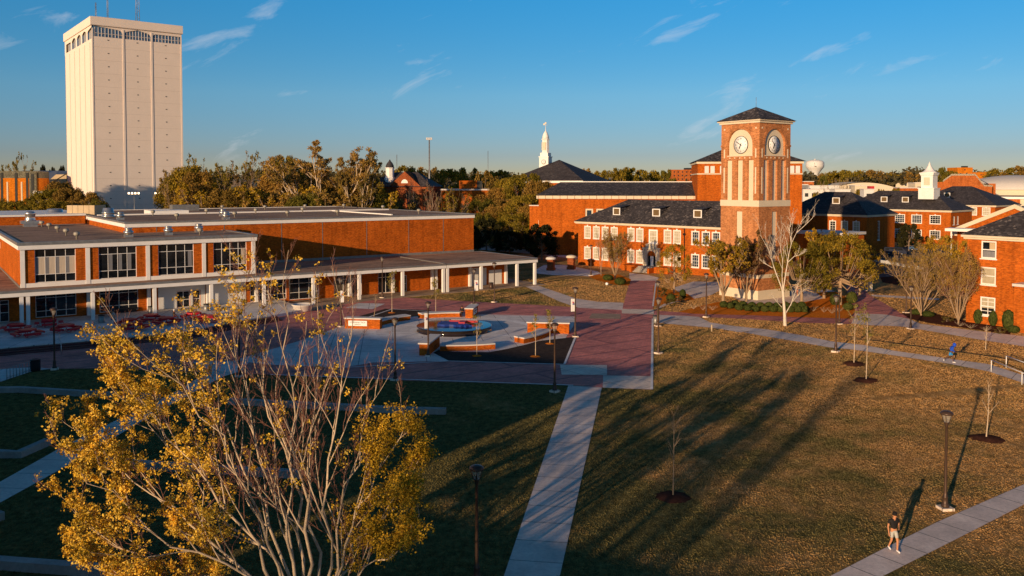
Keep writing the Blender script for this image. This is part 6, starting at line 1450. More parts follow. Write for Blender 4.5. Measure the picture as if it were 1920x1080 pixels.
def inside(P, poly):
    x, y = P[:,0], P[:,1]; r = np.zeros(len(P),bool); n = len(poly)
    for i in range(n):
        (x0,y0),(x1,y1) = poly[i],poly[(i+1)%n]
        if y0 == y1: continue
        c = ((y0 > y) != (y1 > y)); r ^= c & (x < (x1-x0)*(y-y0)/(y1-y0)+x0)
    return r
def lawn():
    rng = np.random.default_rng(3); out = []
    for (x0,x1,y0,y1,den,w,h) in ((-38,42,36,62,130,.055,.042),(-40,8,62,80,60,.07,.045),(8,58,62,84,95,.07,.05),(10,62,84,106,55,.085,.055),(-40,40,106,150,26,.12,.06),(62,80,84,130,16,.12,.06),(40,62,106,130,16,.12,.06)):
        n = int((x1-x0)*(y1-y0)*den); P = np.stack([rng.uniform(x0,x1,n),rng.uniform(y0,y1,n)],1)
        P = P[np.abs(P[:,0]) < .66*P[:,1]+2]
        m = np.zeros(len(P),bool); J = P+rng.normal(0,.05,P.shape)
        for poly in PAVED:
            q = np.array(poly); bb = (J[:,0] > q[:,0].min()) & (J[:,0] < q[:,0].max()) & (J[:,1] > q[:,1].min()) & (J[:,1] < q[:,1].max())
            if bb.any(): idx = np.nonzero(bb)[0]; m[idx] |= inside(J[idx],poly)
        P = P[~m]; n = len(P); near = (P[:,0] > 5) & (P[:,1] > 55)
        z = np.array([zt(*p) if c else 0. for p, c in zip(P,near)])
        # clumpy height: worn and lush patches
        c = .75+.22*np.sin(P[:,0]*.9+2*np.sin(P[:,1]*.35))*np.sin(P[:,1]*.7+1.7*np.sin(P[:,0]*.4))+.35*rng.random(n); H = h*c*(.6+.7*rng.random(n)); a = rng.uniform(0,2*math.pi,n); W = w*(.6+.8*rng.random(n))
        d = np.stack([np.cos(a),np.sin(a),np.zeros(n)],1)*W[:,None]*.5; b = np.stack([P[:,0],P[:,1],z-.01],1); l = np.stack([rng.normal(0,.5,n),rng.normal(0,.5,n),np.ones(n)],1)*H[:,None]
        v = np.empty((n,4,3)); v[:,0] = b-d; v[:,1] = b+d; v[:,2] = b+d*.7+l; v[:,3] = b-d*.7+l; out.append(v.reshape(-1,3))
    o = link('grass', cloud_mesh('grass', np.concatenate(out), 'grass_blades')); tag(o,'short dormant lawn grass with tan and green patches','grass',None,'stuff'); print('blades', len(o.data.polygons))
lawn()
# ------------------------------------------------------------------ street lamps and banners
def make_lamp():
    H = 5.2; M_ = {}
    m = MB(); m.box(-.32,.32,-.32,.32,-.3,.14); M_['footing'] = m.mesh('footing','concrete_pad')
    m = MB(); m.lathe([(.2,.14),(.2,.24),(.15,.3),(.13,.62),(.15,.66),(.11,.72),(.085,.9),(.062,4.35),(.085,4.4),(.085,4.46),(.13,4.56),(.15,4.6)],16); M_['pole'] = m.mesh('pole','bronze_metal')
    m = MB(); m.lathe([(.12,4.6),(.24,5.0)],16,cap=False); M_['lantern_glass'] = m.mesh('lantern_glass','lamp_glass')
    m = MB()
    for k in range(4):
        a = math.pi/4+k*math.pi/2; m.tube([(.14*math.cos(a),.14*math.sin(a),4.58),(.27*math.cos(a),.27*math.sin(a),5.02)],.018,5)
    m.lathe([(.05,4.6),(.05,4.72),(.02,4.76)],8); M_['lantern_cage'] = m.mesh('lantern_cage','bronze_metal')
    m = MB(); m.lathe([(.30,5.0),(.325,5.03),(.31,5.1),(.22,5.17),(.1,5.2),(.01,5.21)],20); M_['cap'] = m.mesh('cap','bronze_metal')
    return M_
LM = make_lamp()
def lamp(label, px, py, ptop, foot=True, zb=None):
    g = G(px,py); H = At(px,ptop,g.y).z-g.z; t = thing('street_lamp',label,'street lamp',tuple(g),(px*.37)%1.5,'black street lamps')
    s = H/5.2; t.scale = (1,1,s)
    for k, me in LM.items():
        if k != 'footing' or foot: link(k,me,t)
    return t, g, H
LAMPS = {}
for key,(lb,px,py,pt) in dict(
    A=('nearest tall lamp on the right lawn, its long shadow crossing the grass',1772,955,770),
    B=('lamp on a square footing at the corner of the lawn and brick paving',1040,735,605),
    C=('lamp between the lawn and the brick paving, left of the mulch',741,713,595),
    D=('lamp with pale footing beside the curved walk, near two young trees',1567,660,553),
    E=('lamp at the lawn edge of the brick path, its base on the grass',1234.5,663,558),
    K=('lamp in the dark foreground lawn right of the golden tree',894,1092,872),
    F=('bannered lamp directly in front of the fountain',803,668,565),
    J=('bannered lamp at the left end of the lettered sign wall',639,613,520),
    M=('bannered lamp at the right corner of the fountain plaza',1078.5,632,538),
    N=('bannered lamp on the grass behind the seated person',889,571,504),
    O=('lamp on the grass in front of the portico end bays',927,567,492),
    Q=('lamp standing before the canopy at the edge of the brick band',717,559,481),
    Rr=('lamp with pale footing in the orange mulch strip left of the round shrubs',1324,595,512),
    T=('lamp behind the bin at the far edge of the brick path',1233,612,527),
    U=('dark lamp on the shaded grass at the foot of the patio steps',102.5,693,577),
    V=('lamp on the walk in front of the two-storey hall left corner',1108,517,459),
    W=('lamp beside the lower right walk near the purple path',1707.5,617,536),
    X=('lamp standing in the mulch before the left crape myrtle',1699,587,508),
    Y=('lamp half hidden behind the thin leafy trees of the orange mulch',1573.5,608,540),
    Z=('lamp half hidden by golden tree branches at the lawn corner',449,706,585)).items():
    LAMPS[key] = lamp(lb,px,py,pt)
def banner(label, key, px0, px1, y0, y1):
    t, g, H = LAMPS[key]; q0 = At(px0,y0,g.y-.02); q1 = At(px1,y1,g.y-.02); w = abs(q1.x-q0.x); z0, z1 = q1.z, q0.z; x0 = min(q0.x,q1.x)
    b = thing('banner',label,'banner',(x0+w/2,g.y-.02,z0),0,'white lamp banners'); h = z1-z0
    m = MB()
    n = 8
    for i in range(n): xa, xb = -w/2+w*i/n, -w/2+w*(i+1)/n; f = lambda x: .05*math.sin(x/w*3.); m.quad((xa,f(xa),0),(xb,f(xb),0),(xb,f(xb),h),(xa,f(xa),h))
    m.build('cloth','white_paint',b)
    s = w/.62; c = (0,-.075,h*.62)
    m = MB(); m.prism([(-.17*s,.30*s),(.12*s,.30*s),(.10*s,.02*s),(-.02*s,.02*s),(-.02*s,.19*s),(-.12*s,.19*s)],-.004,.004); r = m.build('red_letter','red_gel',b,c); r.rotation_euler = (math.pi/2,0,0)
    m = MB(); m.prism([(-.10*s,.0),(.05*s,-.02*s),(.19*s,.08*s),(.18*s,-.18*s),(.05*s,-.12*s),(-.02*s,-.2*s),(-.06*s,-.1*s)],-.004,.004); r = m.build('blue_mark','blue_gel',b,c); r.rotation_euler = (math.pi/2,0,0)
    m = MB(); x = -w/2-.1 if px0 > LAMPS_PX[key] else w/2+.1
    m.tube([(-w/2-.08,0,h+.01),(w/2+.08,0,h+.01)],.018,5); m.tube([(-w/2-.08,0,-.01),(w/2+.08,0,-.01)],.018,5); m.build('bracket','bronze_metal',b)
LAMPS_PX = dict(F=803,J=639,M=1078.5,N=889)
banner('white banner with red and blue mark on the lamp in front of the fountain','F',796,802.3,587,616)
banner('white banner with red and blue mark on the lamp by the lettered sign wall','J',638.5,644.5,545,567)
banner('white banner with red and blue mark on the lamp at the right plaza corner','M',1070.5,1077.8,560,584)
banner('white banner with red and blue mark on the lamp behind the seated person','N',889.5,896.5,525,545)
def sign_post(label, px, py, pt, w, h, mark='blue_gel'):
    g = G(px,py,0); z = At(px,pt,g.y).z; t = thing('sign_post',label,'sign',tuple(g)); m = MB(); m.tube([(0,0,0),(0,0,z)],.05,6); m.build('post','dark_metal',t)
    m = MB(); m.box(-w/2,w/2,-.08,-.05,z-h,z); p = m.build('panel','white_paint',t); m = MB(); m.box(-w*.3,w*.3,-.095,-.081,z-h*.65,z-h*.25); m.build('mark',mark,p)
sign_post('small white sign with a dark mark on a post in the shade behind the portico',948,457,428,.9,1.9)
# ------------------------------------------------------------------ people
def skin(name, joints, edges, mats, parent, sub=1, paint=None, root=0):
    me = bpy.data.meshes.new(name); me.from_pydata([j[0] for j in joints],edges,[]); o = bpy.data.objects.new(name,me); COL.objects.link(o)
    o.modifiers.new('s','SKIN'); sk = me.skin_vertices[0].data
    for i, j in enumerate(joints):
        r = j[1]; sk[i].radius = r if hasattr(r,'__len__') else (r,r); sk[i].use_root = (i == root)
    m = o.modifiers.new('d','SUBSURF'); m.levels = sub; m.render_levels = sub
    dg = bpy.context.evaluated_depsgraph_get(); out = bpy.data.meshes.new_from_object(o.evaluated_get(dg)); bpy.data.objects.remove(o); bpy.data.meshes.remove(me)
    out.materials.clear()
    for k in mats: out.materials.append(MATS[k])
    out.polygons.foreach_set('use_smooth',[True]*len(out.polygons))
    return link(name,out,parent)
for n_, c_ in (('skin_tan',(.56,.25,.12)),('skin_dark',(.13,.06,.035)),('hair_black',(.012,.010,.009)),('cloth_black',(.016,.014,.014)),('cloth_grey',(.46,.45,.40)),('cloth_blue',(.015,.08,.55)),('cloth_lightblue',(.03,.28,.62)),('cloth_navy',(.02,.025,.05)),('cloth_white',(.78,.77,.76)),('cloth_denim',(.05,.10,.19)),('cloth_pink',(.62,.24,.16)),('cloth_red',(.4,.03,.03))): m_plain(n_,c_,.8,.12,6.)
def person(label, loc, rot, J, top, legs, shoes, hair='hair_black', skin_m='skin_tan', H=1.78, long_sleeve=False, long_leg=False, hood=False, fingers=True, hat=None, name='person'):
    """J: joint positions in metres for a 1.78 m body facing -y; limbs named L/R"""
    t = thing('person',label,'person',loc,rot); k = H/1.78; t.scale = (k,k,k); V = Vector
    names = ['pelvis','waist','chest','neck','chin','head','crown','hipL','kneeL','ankL','toeL','hipR','kneeR','ankR','toeR','shL','elL','wrL','haL','shR','elR','wrR','haR']
    rad = dict(pelvis=(.135,.105),waist=(.125,.095),chest=(.15,.105),neck=.058,chin=.072,head=.092,crown=.07,hipL=.085,kneeL=.058,ankL=.038,toeL=.03,hipR=.085,kneeR=.058,ankR=.038,toeR=.03,shL=.058,elL=.042,wrL=.03,haL=(.034,.02),shR=.058,elR=.042,wrR=.03,haR=(.034,.02))
    ed = [('pelvis','waist'),('waist','chest'),('chest','neck'),('neck','chin'),('chin','head'),('head','crown')]
    for s in 'LR': ed += [('pelvis','hip'+s),('hip'+s,'knee'+s),('knee'+s,'ank'+s),('ank'+s,'toe'+s),('chest','sh'+s),('sh'+s,'el'+s),('el'+s,'wr'+s),('wr'+s,'ha'+s)]
    idx = {n: i for i, n in enumerate(names)}; jt = [(J[n],rad[n]) for n in names]; e = [(idx[a],idx[b]) for a, b in ed]
    if fingers:
        for s in 'LR':
            h = V(J['ha'+s]); w = V(J['wr'+s]); d = (h-w).normalized(); a = d.cross(V((0,1,0))); a = a.normalized() if a.length > .1 else V((1,0,0)); c = d.cross(a)
            for i, (off, ln) in enumerate(((-.028,.062),(-.010,.075),(.010,.08),(.028,.07))):
                p1 = h+a*off+d*.035; p2 = p1+d*ln*.55+c*.012; p3 = p2+d*ln*.35+c*.03; n = len(jt)
                jt += [(tuple(p1),.010),(tuple(p2),.009),(tuple(p3),.008)]; e += [(idx['ha'+s],n),(n,n+1),(n+1,n+2)]
            n = len(jt); p1 = h-d*.02+a*.035; jt += [(tuple(p1),.011),(tuple(p1+d*.035+a*.025+c*.01),.010)]; e += [(idx['ha'+s],n),(n,n+1)]
    skin('body',jt,e,[skin_m],t,1)
    lerp = lambda a, b, f: tuple(V(J[a]).lerp(V(J[b]),f))
    # shirt
    f = 1. if long_sleeve else .62; g = .016
    sj = [(tuple(V(J['pelvis'])+V((0,0,.02))),(.155,.122)),(J['waist'],(.145,.115)),(J['chest'],(.172,.126)),(lerp('chest','neck',.75),(.085,.075))]; se = [(0,1),(1,2),(2,3)]
    for s in 'LR':
        n = len(sj)
        if long_sleeve: sj += [(J['sh'+s],.078),(J['el'+s],.06),(J['wr'+s],.047)]; se += [(2,n),(n,n+1),(n+1,n+2)]
        else: sj += [(J['sh'+s],.078),(lerp('sh'+s,'el'+s,f),.066)]; se += [(2,n),(n,n+1)]
    skin('shirt',sj,se,[top],t,1)
    if hood:
        c = V(J['head']); m = MB(); m.lathe([(.1,-.17),(.135,-.1),(.142,0),(.12,.09),(.06,.135),(.01,.145)],14,tuple(c+V((0,.018,.0)))); m.build('hood',top,t)
    # shorts or trousers
    bj = [(tuple(V(J['pelvis'])+V((0,0,.06))),(.14,.11)),(J['pelvis'],(.155,.122))]; be = [(0,1)]
    for s in 'LR':
        n = len(bj); bj += [(J['hip'+s],.104),(lerp('hip'+s,'knee'+s,.5),.092)]; be += [(1,n),(n,n+1)]
        if long_leg: bj += [(J['knee'+s],.074),(J['ank'+s],.056)]; be += [(n+1,n+2),(n+2,n+3)]
        else: bj += [(lerp('hip'+s,'knee'+s,.78),.088)]; be += [(n+1,n+2)]
    skin('trousers' if long_leg else 'shorts',bj,be,[legs],t,1,root=1)
    for s in 'LR':
        a = V(J['ank'+s]); b_ = V(J['toe'+s]); d = b_-a; d.z = 0; d = d.normalized() if d.length > .02 else V((0,-1,0)); z = min(a.z,b_.z)
        skin('shoe',[(tuple(a-d*.06+V((0,0,-.035))),.04),(tuple(a+V((0,0,-.02))),.047),(tuple(b_),.043),(tuple(b_+d*.06+V((0,0,-.004))),.032)],[(0,1),(1,2),(2,3)],[shoes],t,1)
    c = V(J['head']); face = V((J['crown'][0]-J['neck'][0],-1,0)) if False else V((0,-1,0))
    if not hood:
        m = MB(); m.lathe([(.1,-.02),(.107,.03),(.102,.08),(.07,.125),(.02,.14)],14,tuple(c+V((0,.016,.015)))); m.build('hair' if not hat else 'cap',hat or hair,t)
    m = MB(); m.tube([tuple(c+V((0,-.085,-.005))),tuple(c+V((0,-.115,-.045))),tuple(c+V((0,-.09,-.05)))],[.008,.016,.01],6)
    for sx in (-1,1): m.lathe([(.006,-.03),(.016,-.01),(.016,.015),(.006,.03)],6,tuple(c+V((sx*.095,.005,-.02))))
    m.build('face',skin_m,t)
    m = MB()
    for sx in (-1,1): m.lathe([(.002,-.009),(.011,0),(.002,.009)],6,tuple(c+V((sx*.034,-.088,.0))))
    m.box(c.x-.022,c.x+.022,c.y-.094,c.y-.086,c.z-.083,c.z-.077); m.build('eyes','black',t)
    return t
WALK = dict(pelvis=(0,0,.95),waist=(0,-.005,1.1),chest=(0,-.005,1.32),neck=(0,-.02,1.5),chin=(0,-.045,1.57),head=(0,-.04,1.66),crown=(0,-.03,1.73),
    hipL=(.09,0,.9),kneeL=(.09,-.16,.5),ankL=(.08,-.16,.09),toeL=(.08,-.3,.045),hipR=(-.09,0,.9),kneeR=(-.08,.02,.5),ankR=(-.08,.22,.14),toeR=(-.08,.12,.045),
    shL=(.2,0,1.42),elL=(.27,.02,1.15),wrL=(.14,-.2,1.08),haL=(.09,-.24,1.09),shR=(-.2,0,1.42),elR=(-.27,.03,1.14),wrR=(-.29,-.06,.9),haR=(-.29,-.08,.82))
def vary(b, **kw): d = dict(b); d.update(kw); return d
def ground_at(px, py): g = G(px,py); g.z += .035; return tuple(g)
person('person in black t-shirt and pale grey shorts walking on the lower right walk, looking down',ground_at(1675,1034),R(12),vary(WALK,chin=(-.0,-.07,1.565),head=(.01,-.06,1.65),crown=(.01,-.055,1.72)),'cloth_black','cloth_grey','cloth_white',H=1.82)
RUN = vary(WALK,pelvis=(0,0,.92),waist=(0,-.06,1.06),chest=(0,-.15,1.27),neck=(0,-.24,1.43),chin=(0,-.29,1.49),head=(0,-.3,1.57),crown=(0,-.31,1.64),kneeL=(.09,-.2,.52),ankL=(.08,-.22,.09),toeL=(.08,-.36,.045),kneeR=(-.08,.14,.52),ankR=(-.08,.5,.3),toeR=(-.08,.52,.16),
    shL=(.19,-.14,1.37),elL=(.24,.02,1.14),wrL=(.2,-.2,1.06),haL=(.19,-.27,1.08),shR=(-.19,-.14,1.37),elR=(-.25,-.12,1.1),wrR=(-.2,-.3,.98),haR=(-.19,-.36,.96))
g_ = G(1782,681); person('person jogging along the curved walk in a bright blue hooded top and light blue shorts',(g_.x,g_.y,g_.z+.035),R(72),RUN,'cloth_blue','cloth_lightblue','cloth_white',skin_m='skin_dark',long_sleeve=True,hood=True,H=1.88)
person('person in dark shirt striding past the bin under the white canopy',tuple(Vector(G(212,600,.36))),R(75),vary(WALK),'cloth_navy','cloth_grey','cloth_black',H=1.78,fingers=False)
SIT = dict(pelvis=(0,0,.52),waist=(0,.02,.68),chest=(0,0,.9),neck=(0,-.03,1.07),chin=(0,-.06,1.13),head=(0,-.06,1.22),crown=(0,-.05,1.29),hipL=(.1,-.05,.5),kneeL=(.14,-.45,.52),ankL=(.13,-.46,.1),toeL=(.13,-.6,.045),hipR=(-.1,-.05,.5),kneeR=(-.14,-.45,.52),ankR=(-.13,-.42,.1),toeR=(-.13,-.56,.045),
    shL=(.2,0,.99),elL=(.26,-.08,.74),wrL=(.12,-.3,.7),haL=(.07,-.35,.71),shR=(-.2,0,.99),elR=(-.26,-.08,.74),wrR=(-.12,-.3,.7),haR=(-.07,-.35,.71))
p_ = fx(10.2,98); person('person in black sitting on the curved bench behind the fountain beside the end wall',(p_[0]+.3,p_[1]-.3,.08),R(-12),SIT,'cloth_black','cloth_black','cloth_black',long_sleeve=True,long_leg=True,fingers=False)
q_ = Vector(G(326,601,.36)); person('person with white cap seated at a red table on the patio',tuple(q_),R(100),SIT,'cloth_black','cloth_red','cloth_black',fingers=False,hat='cloth_white')
person('person in dark top and jeans standing by the stone base of the clock tower',tuple(G(1481.5,554,.03)),R(20),vary(WALK),'cloth_navy','cloth_denim','cloth_black',fingers=False,long_sleeve=True,long_leg=True)
person('person in salmon pink clothes walking near the clock tower base',tuple(G(1495,555,.03)),R(-40),vary(WALK),'cloth_pink','cloth_pink','cloth_white',fingers=False)
person('person in black with pale legs walking away down the purple path',tuple(G(1606,549,.03)),R(170),vary(WALK),'cloth_black','cloth_black','cloth_white',fingers=False,long_sleeve=True)
# ------------------------------------------------------------------ patio furniture, bins, rails
def red_table():
    m = MB(); s = .62; pts = [(s,-s*.55),(s,s*.55),(s*.55,s),(-s*.55,s),(-s,s*.55),(-s,-s*.55),(-s*.55,-s),(s*.55,-s)]; m.prism(pts,.64,.78); top = m.mesh('table_top','red_metal')
    m = MB(); m.box(-.62,.62,-.19,.19,.42,.48); m.box(-.62,.62,-.2,-.17,.28,.42); m.box(-.62,.62,.17,.2,.28,.42); seat = m.mesh('seat','red_metal')
    m = MB(); m.tube([(-.35,-.55,.7),(-.35,-.35,.2),(-.35,-.6,.03),(-.35,-.95,.1),(-.35,-.98,.43)],.03,6); leg = m.mesh('leg','red_metal'); return top, seat, leg
TBL = red_table()
RED = [(29,621,20),(52,631,50),(92,612,30),(124,622,70),(242,611,40),(252,619,75),(283,602,10),(312,608,60),(364,598,35),(391,604,80)]
for i,(px,py,a) in enumerate(sorted(RED)):
    g = G(px,py,.36); t = thing('picnic_table','red metal picnic table with attached benches, %s from the left on the patio'%ORD[i],'picnic table',tuple(g),R(a),'red picnic tables on the patio'); t.scale = (1.25,1.25,1.05)
    link('table_top',TBL[0],t)
    for k in range(4):
        an = k*math.pi/2; link('seat',TBL[1],t,(-.98*-math.sin(an),-.98*math.cos(an),0),an); link('leg',TBL[2],t,(0,0,0),an); 
def bin_(label, px, py, z, mat='grey_metal', r=.36, h=.95, name='litter_bin'):
    g = G(px,py,z); t = thing(name,label,'bin',tuple(g)); m = MB(); m.lathe([(r*.9,0),(r,.08),(r,h-.1)],18); m.build('body',mat,t); m = MB(); m.lathe([(r*1.06,h-.1),(r*1.06,h-.02),(r*.7,h),(r*.6,h-.04),(.02,h-.05)],18); m.build('rim','dark_metal',t)
bin_('grey slatted bin under the canopy beside the striding person',190.5,605,.36); bin_('grey-green bin beside the white door panel and a column',283,588,.36); bin_('grey bin by the white doors right of the door column',387,583,.36)
bin_('dark bin standing on the lawn strip behind the blue railing',66.5,695,.02,'cloth_black',.42,1.05); bin_('bin in front of the portico doors at the grass edge',921,541,.06,'bronze_metal',.36,.98); bin_('slatted bin beside the lamp at the end of the brick path',1229.5,606,.03,'grey_metal',.33,.95)
g = G(1631,545,.03); t = thing('utility_pedestal','leaning pale grey pedestal box on a footing beside the purple path','pedestal',tuple(g),.3); m = MB(); m.prism([(-.28,-.25),(.28,-.25),(.28,.25),(-.28,.25)],.08,1.35); m.build('box','cap_stone',t); m = MB(); m.box(-.5,.5,-.45,.45,-.05,.1); m.build('footing','concrete_pad',t)
g = G(568,583,.06); t = thing('planter','wide round grey planter at the edge of the patio behind the golden tree top','planter',tuple(g)); m = MB(); m.lathe([(1.0,0),(1.15,.1),(1.35,.75),(1.45,.8),(1.45,.92),(1.3,.92),(1.25,.8),(.02,.78)],24); m.build('bowl','cap_stone',t)
g = G(1334.5,622); t = thing('marker_post','short yellow marker post standing on the lawn edge below the curved walk','post',tuple(g)); m = MB(); m.lathe([(.09,0),(.09,.75),(.06,.8),(.01,.82)],10); m.build('post','leaf_yellow' if False else 'screen_tan',t)
g = G(1138,535,0); t = thing('ground_light','small round white globe light at the edge of the mulch by the hall lawn','light',tuple(g)); m = MB(); m.lathe([(.05,0),(.2,.08),(.26,.25),(.2,.42),(.02,.5)],14); m.build('globe','clock_white',t)
def rail(name, label, pts, h, r=.028, mat='grey_metal', posts=None, mid=False, cat='handrail'):
    o = pts[0]; t = thing(name,label,cat,tuple(o)); m = MB(); q = [p-o for p in pts]
    m.tube([tuple(p+Vector((0,0,h))) for p in q],r,6); m.build('top_rail',mat,t)
    if mid: m = MB(); m.tube([tuple(p+Vector((0,0,h*.18))) for p in q],r*.8,5); m.build('bottom_rail',mat,t)
    P = posts or q
    for p in (q if posts is None else [p-o for p in posts]): m = MB(); m.tube([(p.x,p.y,p.z),(p.x,p.y,p.z+h)],r,6); m.build('post',mat,t)
rail('handrail','white tubular handrail at the right edge on the lawn side of the curved walk',[G(1858.5,697),G(1916,722),G(1960,742)],1.0,.04,'white_paint')
rail('handrail','white tubular handrail at the right edge on the far side of the curved walk',[G(1886.5,690),G(1950,715)],1.05,.04,'white_paint')
rail('handrail','pale handrail on the patio steps in front of the tables',[Vector(G(111,640,.36)),Vector(G(115,663,.05))],.85,.035,'silver_metal')
rail('handrail','pale handrail on the patio steps nearest the golden leaves',[Vector(G(203,630,.36)),Vector(G(209,650,.05))],.85,.035,'silver_metal')
pp = resample([G(13,712,.02),G(60,696,.02)],9)
rail('bike_railing','blue-grey metal railing with uprights at the left edge of the lawn',pp,.95,.03,'grey_metal',None,True,'railing')
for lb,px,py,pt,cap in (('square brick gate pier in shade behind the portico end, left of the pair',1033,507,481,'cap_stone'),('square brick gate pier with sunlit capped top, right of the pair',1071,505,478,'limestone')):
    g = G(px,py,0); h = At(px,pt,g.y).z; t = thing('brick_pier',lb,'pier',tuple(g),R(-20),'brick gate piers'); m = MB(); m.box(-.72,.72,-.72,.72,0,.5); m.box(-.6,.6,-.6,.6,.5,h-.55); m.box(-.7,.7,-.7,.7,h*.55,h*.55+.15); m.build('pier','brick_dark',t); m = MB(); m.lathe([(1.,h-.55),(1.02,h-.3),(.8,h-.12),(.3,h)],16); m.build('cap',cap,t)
# low barrier wall along the road
A_, B_ = G(1637,490,0), G(1735,508,0); t = thing('barrier_wall','low white panelled barrier wall along the road bend','wall',tuple(A_),math.atan2(B_.y-A_.y,B_.x-A_.x)); L_ = (B_-A_).length
m = MB(); m.box(0,L_,-.12,.12,0,.62); m.build('panel','white_wall',t); m = MB()
for i in range(8): x = L_*i/7; m.box(x-.14,x+.14,-.16,.16,0,.72)
m.build('post','cap_stone',t)
def car(label, px, py, rot, body, kind='sedan', name='parked_car'):
    g = G(px,py,.03); t = thing(name,label,'car',tuple(g),rot,'vehicles parked by the cupola hall')
    if kind == 'van': prof = [(-2.4,.35),(2.4,.35),(2.45,.9),(2.1,1.15),(1.55,1.75),(-2.3,1.8),(-2.42,1.2)]; win = [(-2.2,1.15),(1.75,1.15),(1.4,1.65),(-2.15,1.68)]
    else: prof = [(-2.25,.32),(2.25,.32),(2.3,.7),(1.9,.92),(1.0,1.0),(.45,1.42),(-1.0,1.45),(-1.65,1.02),(-2.2,.95)]; win = [(-1.45,1.02),(.85,1.02),(.4,1.36),(-.95,1.38)]
    m = MB(); n = len(prof); w = .88
    m.add([(x,-w if z < 1.05 else -w*.86,z) for x,z in prof]+[(x,w if z < 1.05 else w*.86,z) for x,z in prof],[tuple(range(n)),tuple(range(2*n-1,n-1,-1))]+[(i,n+i,n+(i+1)%n,(i+1)%n) for i in range(n)]); m.build('body',body,t)
    for s in (-1,1):
        m = MB(); m.add([(x,s*(w*(1.0 if z < 1.1 else .885)+.004),z) for x,z in win],[(0,1,2,3) if s < 0 else (3,2,1,0)]); m.build('side_window','glass_dark',t)
    m = MB(); (xa,za),(xb,zb) = (prof[3],prof[4]) if kind == 'van' else (prof[4],prof[5]); q = .8
    m.quad((xa-.02,-w*q,za+.03),(xa-.02,w*q,za+.03),(xb+.02,w*q,zb-.02),(xb+.02,-w*q,zb-.02)); m.build('windscreen','glass_dark',t)
    wl = MB(); wl.tube([(0,-.11,0),(0,.11,0)],.33,16); wm = wl.mesh('wheel','black')
    for x in (-1.45,1.45):
        for s in (-1,1): a = link('wheel',wm,t,(x,s*.8,.33)); r = MB(); r.tube([(0,-.12,0),(0,.12,0)],.19,10); r.build('rim','silver_metal',a)
    for s in (-1,1):
        m = MB(); m.box(2.27,2.33,s*.6-.18,s*.6+.18,.62,.78); m.build('headlight','clock_white',t)
car('dark van parked on the shaded road below the white entrance door of the cupola hall',1678,478,R(-20),'cloth_navy','van'); car('blue car half hidden behind the yellow tree on the shaded road',1722,470,R(-25),'cloth_denim'); car('dark car parked deeper in the shade under the dark tree',1700,462,R(-15),'cloth_black')
# ------------------------------------------------------------------ behind the camera: what casts the long shadows over the lawn
SUN_D = Vector((math.cos(R(58)),math.sin(R(58)),0)); SUN_P = Vector((SUN_D.y,-SUN_D.x,0))
def st(s, t): return SUN_P*s+SUN_D*t
SH = [bare_proto(71,'bark_brown','twig_grey',4,15,r=.012,fork=.42,dens=.9,up=.3,stem=True), bare_proto(72,'bark_brown','twig_grey',5,19,r=.011,fork=.5,dens=.8,up=.3), bare_proto(73,'bark_brown','twig_grey',3,13,r=.011,fork=.36,dens=1.,up=.35,stem=True)]
def casters():
    def slab(label, s0, s1, t0, t1, h):
        p = st(s0,t0); a = math.atan2(SUN_P.y,SUN_P.x); t = thing('residence_hall',label,'building',tuple(p),a); W, D = s1-s0, t1-t0
        ops = [(2+i*4,3.6+i*4,1.2+j*3.4,3.2+j*3.4) for i in range(int(W/4)-1) for j in range(max(1,int(h/3.6)))]
        m = MB(); m.wall((0,0),(W,0),0,h); m.wall((W,0),(W,D),0,h); m.wall((W,D),(0,D),0,h,ops,.15); m.wall((0,D),(0,0),0,h); m.quad((0,0,h),(W,0,h),(W,D,h),(0,D,h)); m.build('wall','brick',t)
        for o in ops: put_win(t,W-(o[0]+o[1])/2,D,o[2],math.pi,w=1.6,h=2.,nx=2,ny=2,fw=.1)
    slab('brick residence hall outside the frame behind the left lawn', *CAST['A'])
    slab('low brick wing outside the frame behind the camera', *CAST['B'])
    for i,(s,t,h,w) in enumerate(CAST['D']):
        p = st(s,t); tree_obj('leafy_tree','rounded leafy tree outside the frame behind the camera, %s of its row'%ORD[i],tuple(p),'leafy trees behind the camera',ST[i%3][0],ST[i%3][1],(w,w,h),i*1.7)
    for i,(s,t,h,k) in enumerate(CAST['T']):
        p = st(s,t); pr = SH[k]; tree_obj('bare_tree','tall bare tree outside the frame behind the camera, %s of its row'%ORD[i],tuple(p),'bare trees behind the camera',pr[0],pr[1],(h*.62,h*.62,h),i*1.3)
CAST = dict(D=[], A=(-150,-31.4,-32,-14,13.9), B=(-30.9,-11.5,-20,-8,7.), T=[(-24.4, -26.4, 12.9, 0), (-22.6, -21.8, 14.5, 0), (-21.3, -21.7, 12.9, 2), (-20.2, -23.0, 17.9, 1), (-19.2, -26.6, 12.0, 2), (-17.8, -21.9, 18.3, 0), (-16.7, -22.5, 18.4, 0), (-15.5, -27.7, 15.0, 2), (-14.0, -22.3, 18.3, 0), (-12.1, -27.3, 13.2, 1), (-10.8, -27.6, 13.0, 1)])
casters()
